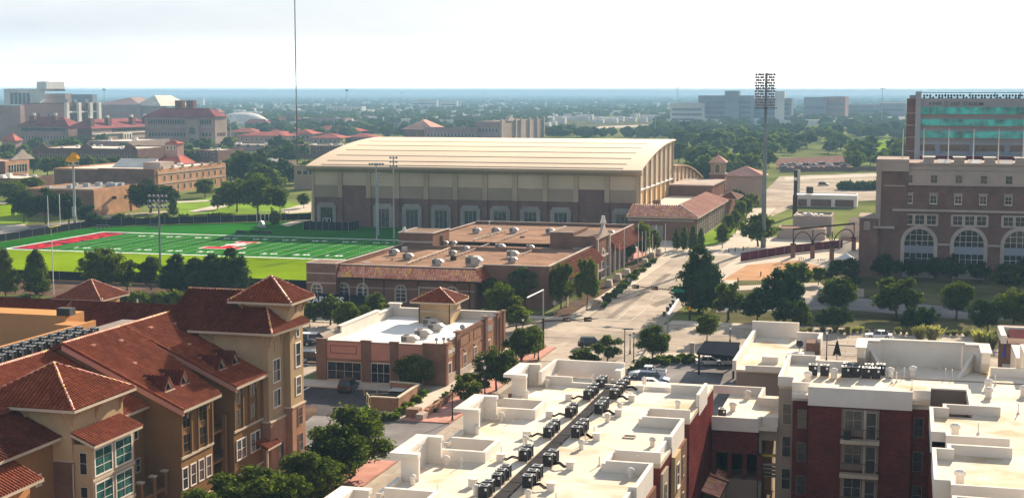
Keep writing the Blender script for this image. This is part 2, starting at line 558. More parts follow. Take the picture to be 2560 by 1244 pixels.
M = dict(
    membrane=membrane_mat('white_roof_membrane', (.68, .60, .485)),
    stucco_w=mat('white_stucco', (.70, .63, .545), .9, .06, .5, .08),
    trim_w=mat('white_trim', (.70, .64, .56), .7, .05, 1),
    trim_c=mat('cream_trim', (.52, .43, .32), .8, .06, 1),
    brick_red=brick('dark_red_brick', (.175, .030, .027), (.075, .017, .017), (.12, .07, .06), .34, .12),
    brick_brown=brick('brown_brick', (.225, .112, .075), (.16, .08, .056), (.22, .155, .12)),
    brick_tan=brick('tan_brick', (.34, .18, .108), (.27, .14, .085), (.30, .21, .15)),
    brick_st=brick('stadium_brick', (.20, .105, .083), (.14, .075, .060), (.20, .15, .125), .45, .15),
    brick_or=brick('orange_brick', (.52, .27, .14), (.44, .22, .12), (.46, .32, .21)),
    taupe=mat('taupe_siding', (.36, .29, .225), .85, .06, .6),
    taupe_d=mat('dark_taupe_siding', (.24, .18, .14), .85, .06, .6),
    stucco_b=mat('beige_stucco', (.45, .32, .185), .9, .07, .6),
    stucco_br=mat('brown_stucco', (.23, .128, .058), .9, .08, .6),
    stucco_or=mat('orange_stucco', (.50, .25, .105), .9, .07, .6),
    pink=mat('pink_stucco', (.52, .25, .18), .9, .06, .6),
    stone=mat('cast_stone', (.44, .36, .305), .85, .08, .8),
    stone_d=mat('grey_stone', (.29, .265, .24), .85, .08, .8),
    tan_wall=mat('tan_precast', (.40, .315, .265), .9, .06, .4),
    arena_c=mat('cream_panel', (.54, .425, .295), .85, .05, .4),
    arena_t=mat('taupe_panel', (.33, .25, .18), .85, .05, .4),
    arena_p=mat('pilaster_panel', (.42, .32, .22), .85, .05, .4),
    arena_roof=mat('cream_metal_roof', (.70, .51, .325), .6, .03, .3, .05, 0, 0, .4),
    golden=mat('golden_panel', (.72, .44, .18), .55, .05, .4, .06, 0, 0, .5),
    roof_brown=mat('brown_gravel_roof', (.28, .17, .115), .95, .16, 1.6, .16, .3),
    roof_grey=mat('grey_gravel_roof', (.30, .25, .215), .95, .14, 1.2, .16, .3),
    roof_pale=mat('pale_flat_roof', (.62, .54, .45), .95, .08, .8, .12),
    tile=tilemat('red_clay_tile', (.19, .042, .018), (.23, .056, .024), (.265, .074, .035)),
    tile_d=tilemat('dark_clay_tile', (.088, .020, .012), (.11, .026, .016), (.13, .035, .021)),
    tile_mix=tilemat('blended_clay_tile', (.62, .20, .11), (.80, .42, .31), (.90, .55, .10), .5, .4),
    deck=mat('tile_underlay', (.17, .05, .035), .9, .1, 1),
    roof_red=mat('red_tile_roof', (.40, .13, .10), .8, .14, .8, .14),
    roof_pk=mat('pink_tile_roof', (.56, .31, .24), .8, .12, .8, .12),
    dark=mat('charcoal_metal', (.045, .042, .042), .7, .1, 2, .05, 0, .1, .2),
    black=mat('black_fabric', (.018, .02, .026), .9, .2, 1.5),
    bronze=mat('dark_bronze_metal', (.05, .034, .026), .8, .1, 2, .05),
    grey_metal=mat('galvanised_metal', (.36, .37, .37), .5, .08, 2, .08, 0, .5, .5),
    pale_metal=mat('pale_metal', (.60, .57, .52), .5, .06, 2, .08, 0, .2, .5),
    pole_g=mat('grey_green_pole', (.20, .24, .24), .6, .06, 2),
    walkpad=mat('dark_walkway_pad', (.06, .055, .055), .9, .1, 2),
    concrete=mat('pale_concrete', (.50, .42, .33), .92, .08, .5, .12, .1),
    concrete_w=mat('white_concrete', (.50, .43, .345), .92, .06, .5, .1),
    road=road_mat('concrete_road', (.43, .355, .28)),
    asphalt=mat('asphalt', (.085, .075, .075), .95, .15, 1.2, .2, .2),
    asphalt_p=mat('worn_asphalt', (.22, .20, .19), .95, .12, .8, .2, .2),
    paver=brick('red_pavers', (.52, .27, .21), (.44, .22, .17), (.42, .28, .22), .4, .2),
    paver_o=mat('orange_paving', (.44, .25, .14), .9, .08, 1.2, .08),
    paint=mat('white_paint', (.78, .78, .75), .8, .05, 2),
    paint_y=mat('yellow_paint', (.62, .42, .06), .8, .05, 2),
    earth=mat('dry_earth', (.27, .20, .13), .95, .2, .4, .2, .2),
    mulch_or_shade=mat('brown_mulch_or_shade', (.13, .085, .06), .95, .25, 1.5, .2, .3),  # planting beds, and the painted shade under the pergola
    drygrass=mat('dry_grass', (.155, .13, .075), .95, .25, .5, .3, .3, c2=(.12, .125, .05)),
    campus=mat('campus_grass', (.20, .20, .07), .95, .25, .12, .3, .2, c2=(.14, .17, .05)),
    lawn=mat('green_lawn', (.17, .26, .03), .95, .15, .5, .2, .3),
    prac=mat('bright_practice_grass', (.155, .235, .004), .95, .10, .25, .14, .2),
    turf=mat('green_turf', (.018, .115, .012), .9, .10, .3, .12, .15),
    turf_l=mat('lighter_turf', (.026, .138, .014), .9, .08, .3, .1, .15),
    red=mat('red_turf', (.50, .028, .04), .9, .1, 1),
    maroon=mat('maroon_screen', (.13, .022, .04), .8, .1, 1),
    glass=glass('dark_glass', (.022, .026, .03)),
    glass_g=glass('green_tinted_glass', (.03, .10, .085), .1, .45),
    glass_t=glass('teal_glass', (.02, .36, .31), .25, .6, .35),
    glass_b=glass('blue_grey_glass', (.10, .13, .17), .15, .3),
    car_w=mat('white_car_paint', (.72, .72, .72), .3, .02, 1, .02, 0, 0, .5),
    car_k=mat('black_car_paint', (.012, .012, .014), .25, .05, 1, .02, 0, 0, .5),
    car_b=mat('blue_car_paint', (.05, .08, .16), .3, .05, 1, .02, 0, .3, .5),
    car_s=mat('silver_car_paint', (.40, .41, .42), .3, .05, 1, .02, 0, .4, .5),
    car_r=mat('maroon_car_paint', (.22, .02, .025), .3, .05, 1, .02, 0, .1, .5),
    tyre=mat('rubber', (.02, .02, .02), .9),
    chrome=mat('bright_metal', (.6, .6, .6), .3, .02, 1, .02, 0, .8, .5),
    lampw=mat('clear_lens', (.75, .75, .72), .2, .02, 1, .02, 0, 0, .6),
    lampr=mat('red_lens', (.4, .02, .02), .2),
    green_sign=mat('green_sign', (.02, .17, .10), .5),
    orange=mat('orange_fabric', (.78, .33, .02), .8, .25, .8),
    blue=mat('blue_fabric', (.10, .12, .42), .8),
    yellow=mat('yellow_metal', (.60, .45, .08), .6),
    bark=mat('bark', (.10, .07, .05), .95, .2, 3),
    sign_w=mat('white_lettering', (.8, .78, .74), .6, .02),
    sign_d=mat('dark_lettering', (.10, .10, .105), .6, .05),
    end_glass=mat('bronze_glazing', (.58, .43, .30), .35, .12, .5, .08, 0, 0, .6),
    press=mat('press_box_grey', (.33, .33, .345), .8, .06, .2),
    roof_plum=mat('plum_tile_roof', (.25, .085, .085), .85, .14, .8, .14),
    membrane_w=mat('bright_white_membrane', (.80, .765, .70), .9, .04, .4, .07),
    patch=mat('tar_repair', (.235, .195, .16), .9, .15, 1, .15),
    faded=mat('faded_paint', (.52, .49, .44), .85, .15, 2),
    unit_metal=mat('weathered_metal', (.44, .40, .355), .6, .1, 2, .1, 0, .1, .4),
    far_blue=mat('grey_concrete_facade', (.25, .26, .30), .85, .08, .2),
    far_tan=mat('buff_brick_facade', (.36, .27, .22), .9, .10, .3),
    far_pink=mat('rose_brick_facade', (.34, .225, .20), .9, .1, .3),
    far_white=mat('pale_facade', (.62, .58, .53), .9, .06, .3),
    leaf=leafmat('oak_leaves', (.026, .041, .012), (.088, .108, .028), .32),
    leaf_d=leafmat('dark_needles', (.014, .030, .014), (.045, .070, .028), .2),
    leaf_l=leafmat('light_leaves', (.035, .054, .013), (.105, .122, .026), .34),
    leaf_g=leafmat('grey_green_leaves', (.035, .05, .025), (.085, .105, .05), .28),
    leaf_f=leafmat('distant_leaves', (.045, .075, .030), (.115, .15, .058), .3),
    pampas=leafmat('pampas_plumes', (.10, .105, .05), (.24, .215, .13), .3),
)

# ---------------------------------------------------------------- ground, streets, lawns
def sheet(name, m, pts, z=0.0, parent=None, kind='structure'):
    return MB().poly([(x, y, z) for x, y in ccw(pts)]).build(name, m, parent, kind)

def ccw(p):
    a = sum(p[i][0] * p[(i + 1) % len(p)][1] - p[(i + 1) % len(p)][0] * p[i][1] for i in range(len(p)))
    return p if a > 0 else p[::-1]

def pix(pts, z=0.0):
    return [at(x, y, z) for x, y in pts]

def rect(x0, x1, y0, y1):
    return [(x0, y0), (x1, y0), (x1, y1), (x0, y1)]

def slab(name, m, pts, z=.12, kind='structure'):
    return MB().prism(pts, -.3, z).build(name, m, None, kind)

g = MB()
RG = [-26000, -9000, -3000, -1000, 0, 1000, 3000, 9000, 26000]
for i in range(8):
    for j in range(8):
        g.poly([(RG[i], RG[j], -.03), (RG[i + 1], RG[j], -.03), (RG[i + 1], RG[j + 1], -.03), (RG[i], RG[j + 1], -.03)])
g.build('ground', M['campus'], None, 'structure')

sheet('cross_street', M['road'], rect(-420, 160, 229, 257))
sheet('street', M['road'], rect(-55, -41, 30, 229))
sheet('street', M['road'], [(-56.8, 257), (-42, 257), (-41.5, 330), (-40, 372), (-46, 388), (-56.9, 372)])
sheet('alley', M['asphalt_p'], rect(-112, -55, 152, 171.5), .004)
sheet('parking_lot', M['asphalt'], rect(-130, -64.5, 171.5, 191.8), .004)
sheet('parking_lot', M['road'], rect(-150, -85, 191.8, 229), 0)
sheet('parking_lot', M['asphalt_p'], rect(-39, -22.5, 176, 222), .004)
sheet('terrain_bed_or_shade', M['earth'], rect(-41, -12, 140, 229), -.012)
sheet('walkway_ground', M['concrete'], rect(-39.5, -34.7, 60, 176), .002)
sheet('courtyard_ground', M['concrete'], rect(-34, 12, 60, 131), -.008)
sheet('yard_ground', M['mulch_or_shade'], rect(-125, -57, 60, 152), -.008)

# pavements: raised slabs
slab('pavement', M['concrete'], rect(-60.5, -56.9, 257.2, 372))
slab('pavement', M['paver'], rect(-61.5, -55.1, 188, 228.8))
slab('pavement', M['concrete'], rect(-64.5, -61.6, 171.6, 228.8), .121)
slab('pavement', M['paver'], rect(-61.5, -55.1, 171.6, 187.9))
slab('pavement', M['paver'], rect(-65.0, -55.1, 60, 151.8))
slab('pavement', M['concrete'], [(-85.3, 188.5), (-64.6, 188.5), (-64.6, 193.2), (-85.3, 193.2)], .13)
slab('pavement', M['concrete'], rect(-41, -39.6, 60, 228.8))
slab('pavement', M['concrete'], rect(-39.5, 60, 222.5, 228.8), .119)
slab('pavement', M['concrete'], [(-41.4, 257.2), (40, 257.2), (40, 259.5), (-41.0, 262)], .12)
slab('pavement', M['concrete'], rect(-130, -60.6, 257.2, 260.5), .119)
slab('median_kerb', M['concrete'], rect(-12, 120, 243.2, 244.2), .14)
slab('median_kerb', M['concrete'], rect(-130, -72, 243.2, 244.2), .14)
slab('planting_island', M['mulch_or_shade'], pix([(745, 1035), (770, 1015), (792, 1020), (792, 1030), (768, 1050), (745, 1058)]), .14)

sheet('terrain_bed_or_shade', M['mulch_or_shade'], rect(-340, -130.2, 260.6, 283.9), .003)
sheet('terrain_bed_or_shade', M['mulch_or_shade'], rect(-130.1, -108.6, 264.1, 283.9), .003)
# south lawn and walk by the store
sheet('lawn', M['lawn'], rect(-69.5, -64.6, 171.6, 184.5), .01)
sheet('walk', M['concrete'], rect(-66.5, -64.6, 171.6, 188), .016)
sheet('lawn', M['lawn'], rect(-64.4, -61.7, 176, 190), .125)

# football building plaza, flag walk, arena walk
sheet('terrain_bed_or_shade', M['mulch_or_shade'], rect(-64.5, -60.6, 260.5, 372), .01)
sheet('plaza', M['paver'], pix([(1505, 690), (1500, 660), (1590, 620), (1620, 635)]), .02)
sheet('terrain_bed_or_shade', M['drygrass'], rect(-130, -64.5, 257, 264), .002)
sheet('plaza', M['concrete'], rect(-77, -45, 372, 424), -.004)
sheet('lawn', M['lawn'], pix([(1735, 600), (1800, 560), (1850, 545), (1830, 590), (1790, 612), (1740, 618)]), .01)
sheet('walk', M['concrete_w'], pix([(1770, 640), (1850, 570), (1880, 520), (1940, 520), (1900, 560), (1880, 600), (1850, 640)]), .006)
sheet('plaza', M['concrete_w'], pix([(1850, 640), (1880, 600), (1950, 590), (2150, 600), (2150, 690), (2000, 705), (1800, 712), (1760, 700)]), .001)
sheet('plaza', M['paver_o'], pix([(1805, 700), (1868, 662), (1990, 650), (2060, 668), (1990, 700)]), .008)
sheet('walk', M['concrete'], pix([(1790, 716), (2050, 706), (2060, 716), (1780, 728)]), .012)
sheet('road', M['road'], pix([(1890, 500), (1950, 440), (2190, 432), (2190, 500), (2000, 510), (1930, 540)]), .003)
sheet('walk', M['concrete_w'], pix([(1960, 442), (2200, 434), (2200, 440), (1965, 450)]), .01)

# stadium lawn, car park strips
sheet('stadium_lawn', M['drygrass'], rect(-36, 70, 259.6, 342), .002)
sheet('road', M['asphalt_p'], pix([(1800, 745), (2060, 735), (2300, 760), (2560, 780), (2560, 800), (2400, 797), (2100, 772), (1790, 780)]), .006)
sheet('parking_lot', M['road'], pix([(1960, 720), (2080, 712), (2160, 722), (2160, 742), (1960, 745)]), .01)
sheet('terrain_bed_or_shade', M['mulch_or_shade'], rect(-28, 70, 259.6, 263.5), .012)

# campus lawns and paths
sheet('lawn', M['lawn'], pix([(420, 512), (560, 486), (640, 492), (770, 512), (770, 536), (560, 534), (420, 536)]), 0)
sheet('lawn', M['lawn'], pix([(0, 500), (70, 495), (70, 560), (0, 580)]), 0)
sheet('path', M['concrete_w'], pix([(440, 503), (540, 499), (545, 502), (445, 507)]), .02)
sheet('path', M['concrete_w'], pix([(470, 528), (560, 508), (590, 510), (500, 532)]), .024)
sheet('path', M['concrete_w'], pix([(240, 540), (420, 527), (425, 530), (245, 545)]), .02)
sheet('path', M['concrete'], pix([(700, 525), (778, 505), (778, 530), (720, 534)]), .02)
sheet('road', M['asphalt_p'], pix([(0, 570), (230, 548), (330, 540), (330, 548), (235, 556), (0, 590)]), .02)
sheet('path', M['concrete_w'], pix([(0, 562), (60, 560), (75, 570), (0, 580)]), .028)
sheet('lawn', M['prac'], pix([(0, 512), (40, 510), (30, 540), (0, 545)]), .02)
sheet('path', M['concrete_w'], pix([(0, 503), (60, 500), (62, 506), (0, 510)]), .028)
sheet('path', M['concrete_w'], pix([(700, 562), (778, 540), (778, 549), (720, 566)]), .03)

# far road and fields
sheet('field', M['drygrass'], pix([(1360, 322), (1640, 318), (1640, 300), (1370, 298)]), .0)
sheet('road', M['concrete'], pix([(1410, 332), (1500, 316), (1620, 312), (1620, 316), (1510, 322), (1440, 336)]), .2)
sheet('field', M['prac'], pix([(2120, 372), (2262, 376), (2262, 352), (2130, 350)]), .0)
sheet('field', M['prac'], pix([(2200, 356), (2262, 358), (2262, 350), (2210, 349)]), .02)
sheet('lawn', M['lawn'], pix([(1680, 395), (1760, 395), (1750, 380), (1690, 380)]), 0)
sheet('lawn', M['lawn'], pix([(1840, 390), (1880, 390), (1880, 370), (1850, 372)]), 0)
sheet('field', M['drygrass'], pix([(560, 285), (760, 285), (740, 266), (580, 266)]), 0)

# paint on the streets
def stripe(name, pts, wd, z, m='paint'):
    (x0, y0), (x1, y1) = pts
    d = Vector((x1 - x0, y1 - y0)).normalized() * wd / 2
    return sheet(name, M[m], [(x0 - d.y, y0 + d.x), (x0 + d.y, y0 - d.x), (x1 + d.y, y1 - d.x), (x1 - d.y, y1 + d.x)], z)
stripe('lane_line', [(-51.2, 261), (-51.2, 282)], .16, .006, 'faded')
stripe('lane_line', [(-48.4, 261), (-48.4, 276)], .16, .006, 'faded')
stripe('stop_line', [(-56, 260.2), (-48.4, 260.2)], .45, .006, 'faded')
for y0 in range(290, 368, 12):
    stripe('lane_line', [(-50, y0), (-50, y0 + 4)], .14, .006, 'faded')
stripe('lane_line', [(-48, 150), (-48, 226)], .13, .006, 'faded')
for k in range(8):
    stripe('lane_line', [(-10 + k * 9, 236.5), (-6 + k * 9, 236.5)], .14, .006)
    stripe('lane_line', [(-10 + k * 9, 250), (-6 + k * 9, 250)], .14, .006)
for k in range(13):
    stripe('bay_line', [(-118 + k * 3.05, 183), (-118 + k * 3.05, 188.3)], .24, .012)
for k in range(5):
    stripe('bay_line', [(-39 + k * 3, 199), (-39 + k * 3, 204)], .12, .008)

# ---------------------------------------------------------------- football field
FX, FY = -178.5, 362.4
practice = sheet('practice_lawn', M['prac'], rect(-340, -108.6, 284, 336.2), .0)
turf = sheet('football_field', M['turf'], [(-245.6, 336.2), (-108.8, 336.2), (-108.8, 423.5), (-182, 423.5), (-189, 441), (-217, 421.6), (-245.6, 400.5)], .0)
YD = .9144
fl, fr, fn, ff = FX - 60 * YD, FX + 60 * YD, FY - 26.67 * YD, FY + 26.67 * YD
for k in range(20):
    if k % 2 == 0:
        sheet('turf_band', M['turf_l'], rect(FX + (-50 + 5 * k) * YD, FX + (-45 + 5 * k) * YD, fn, ff), .004, turf, None)
for k in range(21):
    x = FX + (-50 + 5 * k) * YD
    sheet('yard_line', M['faded'], rect(x - .07, x + .07, fn, ff), .009, turf, None)
for a in (rect(fl - .9, fr + .9, fn - 1.1, fn), rect(fl - .9, fr + .9, ff, ff + 1.1), rect(fl - .9, fl, fn, ff), rect(fr, fr + .9, fn, ff)):
    sheet('side_line', M['paint'], a, .009, turf, None)
hm = MB()
for k in range(101):
    x = FX + (k - 50) * YD
    for yy in (fn + .8, FY - 20 * .3048, FY + 20 * .3048, ff - .8):
        hm.poly([(x - .06, yy - .3, .0095), (x + .06, yy - .3, .0095), (x + .06, yy + .3, .0095), (x - .06, yy + .3, .0095)])
hm.build('hash_mark', M['paint'], turf, 'stuff')
sheet('end_zone', M['black'], rect(fl, FX - 50 * YD - .12, fn, ff), .005, turf, None)
sheet('end_zone', M['black'], rect(FX + 50 * YD + .12, fr, fn, ff), .005, turf, None)

def text(name, s, m, parent, ux, uy, org, wd, ht, bold=0.0, ext=0.0):
    """flat lettering: ux, uy are unit vectors of the writing, org its lower left corner, fitted to wd x ht"""
    cu = bpy.data.curves.new(name, 'FONT')
    cu.body = s
    cu.size = 1
    cu.offset = bold
    cu.extrude = 0
    ob = bpy.data.objects.new(name, cu)
    COL.objects.link(ob)
    bpy.context.view_layer.update()
    me = bpy.data.meshes.new_from_object(ob.evaluated_get(bpy.context.evaluated_depsgraph_get()))
    bpy.data.objects.remove(ob)
    n = len(me.vertices)
    a = np.empty(n * 3)
    me.vertices.foreach_get('co', a)
    a = a.reshape(n, 3)
    lo, hi = a.min(0), a.max(0)
    u = (a[:, 0] - lo[0]) / (hi[0] - lo[0]) * wd
    v = (a[:, 1] - lo[1]) / max(1e-6, hi[1] - lo[1]) * ht
    o = ORG.get(parent.name, (0, 0, 0)) if parent else (0, 0, 0)
    p = np.array(org)[None] - np.array(o)[None] + u[:, None] * np.array(ux)[None] + v[:, None] * np.array(uy)[None]
    me.vertices.foreach_set('co', p.ravel())
    me.update()
    me.materials.clear()
    return link(name, me, m, parent)

for k, s in enumerate(('1 0', '2 0', '3 0', '4 0', '5 0', '4 0', '3 0', '2 0', '1 0')):
    x = FX + (k - 4) * 10 * YD
    text('number_marking', s, M['paint'], turf, (1, 0, 0), (0, 1, 0), (x - 2.3, fn + 7 * YD, .013), 4.6, 2.2, .03)
    text('number_marking', s, M['paint'], turf, (-1, 0, 0), (0, -1, 0), (x + 2.3, ff - 7 * YD, .013), 4.6, 2.2, .03)
text('end_zone_lettering', 'RED RAIDERS', M['red'], turf, (0, 1, 0), (-1, 0, 0), (FX - 50.8 * YD, fn + 2.2, .012), 44.5, 7.6, .045)
text('end_zone_lettering', 'RED RAIDERS', M['red'], turf, (0, -1, 0), (1, 0, 0), (FX + 50.8 * YD, ff - 2.2, .012), 44.5, 7.6, .045)
def tt(o, z, m, name):
    """two nested letters T, their tops towards the near side line"""
    b = MB()
    for pts in ([(-5.6, -9.2), (5.6, -9.2), (5.6, -4.6), (1.6, -4.6), (1.6, 7.2), (3.2, 7.2), (3.2, 9.6), (-3.2, 9.6), (-3.2, 7.2), (-1.6, 7.2), (-1.6, -4.6), (-5.6, -4.6)],):
        q = []
        for i, (x, y) in enumerate(pts):
            q.append((FX + x + math.copysign(o, x), FY + y + (o if i in (2, 3, 8, 7, 10, 11) and False else (-o if i in (0, 1) else (o if i in (2, 11, 7, 8) else 0)))))
        b.poly([(x, y, z) for x, y in q])
    return b.build(name, m, turf)
tt(.45, .012, M['paint'], 'logo_outline')
tt(0, .016, M['red'], 'logo')
b = MB()
for pts in (rect(-2.9, 2.9, 1.4, 3.6), rect(-.65, .65, 3.6, 8.4)):
    b.poly([(FX + x, FY + y - 1.6, .02) for x, y in pts])
b.build('logo_inner_outline', M['paint'], turf)

# tar repairs and worn tracks in the road surface
for pts in (pix([(1625, 762), (1690, 735), (1704, 742), (1640, 768)]), rect(-53.6, -52.2, 262, 331), rect(-46.9, -45.6, 300, 352), rect(-54, -50.5, 180, 206), rect(-46, -43.2, 206, 224), rect(-62, -50, 238, 238.9), rect(-34, -12, 247, 247.8), rect(-30, 4, 233.2, 234.2), rect(6, 16, 238, 241)):
    sheet('road_repair', M['patch'], pts, .005)
for y in (262.5, 290, 318):
    sheet('manhole_cover', M['asphalt_p'], rect(-49.6, -48.8, y, y + .8), .009)

# ================================================================ windows used on every building
WIN = {}
def win_proto(w, h, nx, ny, fw, fm, gm, sill=False, proud=.07):
    key = (round(w, 2), round(h, 2), nx, ny, fw, fm, gm, sill)
    if key in WIN:
        return WIN[key]
    b = MB()
    d = proud
    b.box(-w / 2 - fw, -w / 2, -d, 0, -fw, h + fw)
    b.box(w / 2, w / 2 + fw, -d, 0, -fw, h + fw)
    b.box(-w / 2, w / 2, -d, 0, h, h + fw)
    b.box(-w / 2, w / 2, -d, 0, -fw, 0)
    mt = min(.05, fw * .6)
    for i in range(1, nx):
        x = -w / 2 + w * i / nx
        b.box(x - mt / 2, x + mt / 2, -d * .8, -.012, 0, h)
    for j in range(1, ny):
        z = h * j / ny
        xs = [-w / 2 + w * i / nx for i in range(nx + 1)]
        for i in range(nx):
            b.box(xs[i] + (mt / 2 if i else 0), xs[i + 1] - (mt / 2 if i < nx - 1 else 0), -d * .7, -.012, z - mt / 2, z + mt / 2)
    if sill:
        b.box(-w / 2 - fw - .06, w / 2 + fw + .06, -d - .08, 0, -fw - .12, -fw)
    fme = mesh_of(b, 'window', M[fm])
    pme = mesh_of(MB().box(-w / 2 + .003, w / 2 - .003, -.025, -.003, .003, h - .003), 'pane', M[gm])
    WIN[key] = (fme, pme)
    return WIN[key]

def mesh_of(b, name, m, smooth=False):
    me = bpy.data.meshes.new(name)
    me.from_pydata(b.v, [], b.f)
    me.update()
    if smooth:
        me.polygons.foreach_set('use_smooth', [True] * len(me.polygons))
    me.materials.append(m)
    return me

ROT = dict(S=0, E=PI / 2, N=PI, W=-PI / 2)
def window(par, face, x, y, z, w, h, nx=2, ny=2, fw=.1, fm='trim_w', gm='glass', sill=False, name='window', proud=.07, pane=True):
    """face S looks to -Y, E to +X; x, y, z is the middle of the lower edge, on the wall's surface"""
    f, p = win_proto(w, h, nx, ny, fw, fm, gm, sill, proud)
    o = link(name, f, None, par)
    q = ORG.get(par.name, (0, 0, 0))
    o.location = (x - q[0], y - q[1], z - q[2])
    o.rotation_euler = (0, 0, ROT[face])
    if pane:
        k = link('pane', p, None, o)
    return o

def part_at(me, name, par, loc, rz=0, m=None):
    o = link(name, me, m, par)
    q = ORG.get(par.name, (0, 0, 0))
    o.location = (loc[0] - q[0], loc[1] - q[1], loc[2] - q[2])
    o.rotation_euler = (0, 0, rz)
    ORG[o.name] = loc
    return o

def wallring(par, name, m, pts, z0, z1, th, closed=False):
    """a parapet: one wall piece per side, butted"""
    b = MB()
    n = len(pts)
    for i in range(n if closed else n - 1):
        (x0, y0), (x1, y1) = pts[i], pts[(i + 1) % n]
        if abs(x1 - x0) > abs(y1 - y0):
            s = 1 if x1 > x0 else -1
            b.box(min(x0, x1) + (th / 2 if 1 else 0), max(x0, x1) - th / 2, y0 - th / 2, y0 + th / 2, z0, z1)
        else:
            b.box(x0 - th / 2, x0 + th / 2, min(y0, y1) - th / 2, max(y0, y1) + th / 2, z0, z1)
    return b.build(name, m, par)

# ================================================================ centre apartment block with the white roof
ZR = 14.0
ca = thing('apartment_building', 'long flat white roofed apartment block with a dark walkway of condensers down its middle', 'building', (-26, 110, 0))
PER = 15.1
# roof deck with notches cut out at both sides
def cells():
    out = [(-30.3, -20.8, 78, 136)]
    ys = [78]
    for k in (-1, 0, 1):
        ys += [102.4 + PER * k, 105.9 + PER * k]
    ys += [136]
    for a, b in zip(ys[0::2], ys[1::2]):
        out.append((-34.4, -30.3, a, b))
    ys = [78]
    for k in (-1, 0, 1):
        ys += [102.3 + PER * k, 105.4 + PER * k]
    ys += [136]
    for a, b in zip(ys[0::2], ys[1::2]):
        out.append((-20.8, -17.3, a, b))
    return out
dk = MB()
wl = MB()
for x0, x1, y0, y1 in cells():
    dk.box(x0, x1, y0, y1, ZR - .35, ZR)
    wl.box(x0 + .002, x1 - .002, y0 + .002, y1 - .002, 0, ZR - .352)
dk.build('roof', M['membrane'], ca)
wl.build('wall', M['brick_red'], ca)
# parapets and cream bands
pb = MB()
zt = ZR + .85
for k in (-1, 0, 1):
    o = PER * k
    # left notch surround
    pb.box(-33.9, -30.0, 102.1 + o, 102.4 + o, ZR, zt)
    pb.box(-33.9, -30.0, 105.9 + o, 106.2 + o, ZR, zt)
    pb.box(-30.3, -30.0, 102.4 + o, 105.9 + o, ZR, zt)
    # right notch surround
    pb.box(-20.8, -17.3, 102.0 + o, 102.3 + o, ZR, zt)
    pb.box(-20.8, -17.3, 105.4 + o, 105.7 + o, ZR, zt)
    pb.box(-21.1, -20.8, 102.0 + o, 105.7 + o, ZR, zt - .2)
    # right edge: two bays, one a little proud
    pb.box(-17.55, -17.25, 95.6 + o, 102.0 + o, ZR - .8, zt)
    pb.box(-17.85, -17.55, 90.6 + o, 95.6 + o, ZR - .8, zt - .15)
    pb.box(-17.85, -17.25, 95.3 + o, 95.6 + o, ZR, zt + .05)
    # left edge
    pb.box(-34.6, -34.3, 91.1 + o, 95.6 + o, ZR, ZR + .35)
pb.box(-17.55, -17.25, 125.9, 131.3, ZR - .8, zt + .25)
pb.box(-20.6, -17.55, 131.0, 131.3, ZR, zt)
pb.box(-30.2, -20.6, 131.9, 132.2, ZR, ZR + .35)
pb.box(-33.9, -30.2, 132.0, 132.3, ZR, zt)
each(pb, 'parapet', M['stucco_w'], ca)
# corner feature towers: three walls open to the roof, with a projecting cap
for k in (-1, 0, 1, 2):
    o = PER * k
    t_ = MB()
    t_.box(-34.5, -34.2, 95.9 + o, 101.3 + o, ZR - 1.6, ZR + 1.75)
    t_.box(-34.2, -33.15, 95.9 + o, 96.2 + o, ZR - .01, ZR + 1.75)
    t_.box(-34.2, -33.15, 101.0 + o, 101.3 + o, ZR - .01, ZR + 1.75)
    tw = t_.build('corner_parapet', M['stucco_w'], ca)
    c_ = MB()
    c_.box(-35.25, -34.15, 95.6 + o, 101.6 + o, ZR + 1.75, ZR + 2.05)
    c_.box(-34.15, -33.1, 95.6 + o, 96.25 + o, ZR + 1.75, ZR + 2.05)
    c_.box(-34.15, -33.1, 100.95 + o, 101.6 + o, ZR + 1.75, ZR + 2.05)
    c_.build('cap', M['trim_w'], tw)
    MB().box(-34.75, -34.51, 95.5 + o, 95.88 + o, ZR - 1.5, ZR + .25).build('downpipe_box', M['brick_brown'], ca)
# roof of the raised bay at the far end
bb = MB()
bb.box(-33.0, -32.7, 130.1, 136.8, ZR + .35, ZR + 1.6)
bb.box(-32.7, -26.0, 136.5, 136.8, ZR + .0, ZR + 1.6)
bb.box(-26.6, -26.0, 134.6, 136.5, ZR + .0, ZR + 1.2)
bb.build('corner_parapet', M['stucco_w'], ca)
# dark walkway pads down the middle, one object per pad
pad = mesh_of(MB().box(-.52, .52, -1.17, 1.17, 0, .07), 'walkway_pad', M['walkpad'])
for k in range(18):
    part_at(pad, 'walkway_pad', ca, (-26.35, 91.2 + 2.46 * k, ZR + .002))
# right hand facade (looks to +X)
for k in (-1, 0, 1):
    o = PER * k
    f = MB()
    f.box(-17.3, -17.0, 95.65 + o, 98.6 + o, 0, ZR - .82)
    f.build('stucco_panel', M['stucco_b'], ca)
    MB().box(-17.297, -17.06, 98.62 + o, 102.25 + o, 0, ZR - .82).build('brick_pier', M['brick_brown'], ca)
    MB().box(-17.297, -17.1, 90.4 + o, 93.0 + o, 0, ZR - .82).build('stucco_panel', M['taupe'], ca)
    for fz in (1.4, 4.5, 7.6, 10.6):
        window(ca, 'E', -17.0, 97.1 + o, fz, 1.0, 1.7, 1, 2, .12, 'trim_w', 'glass', True)
        window(ca, 'E', -17.06, 100.3 + o, fz, .55, 1.5, 1, 2, .08, 'trim_c', 'glass')
        window(ca, 'E', -17.1, 91.7 + o, fz, .55, 1.5, 1, 2, .08, 'trim_c', 'glass')
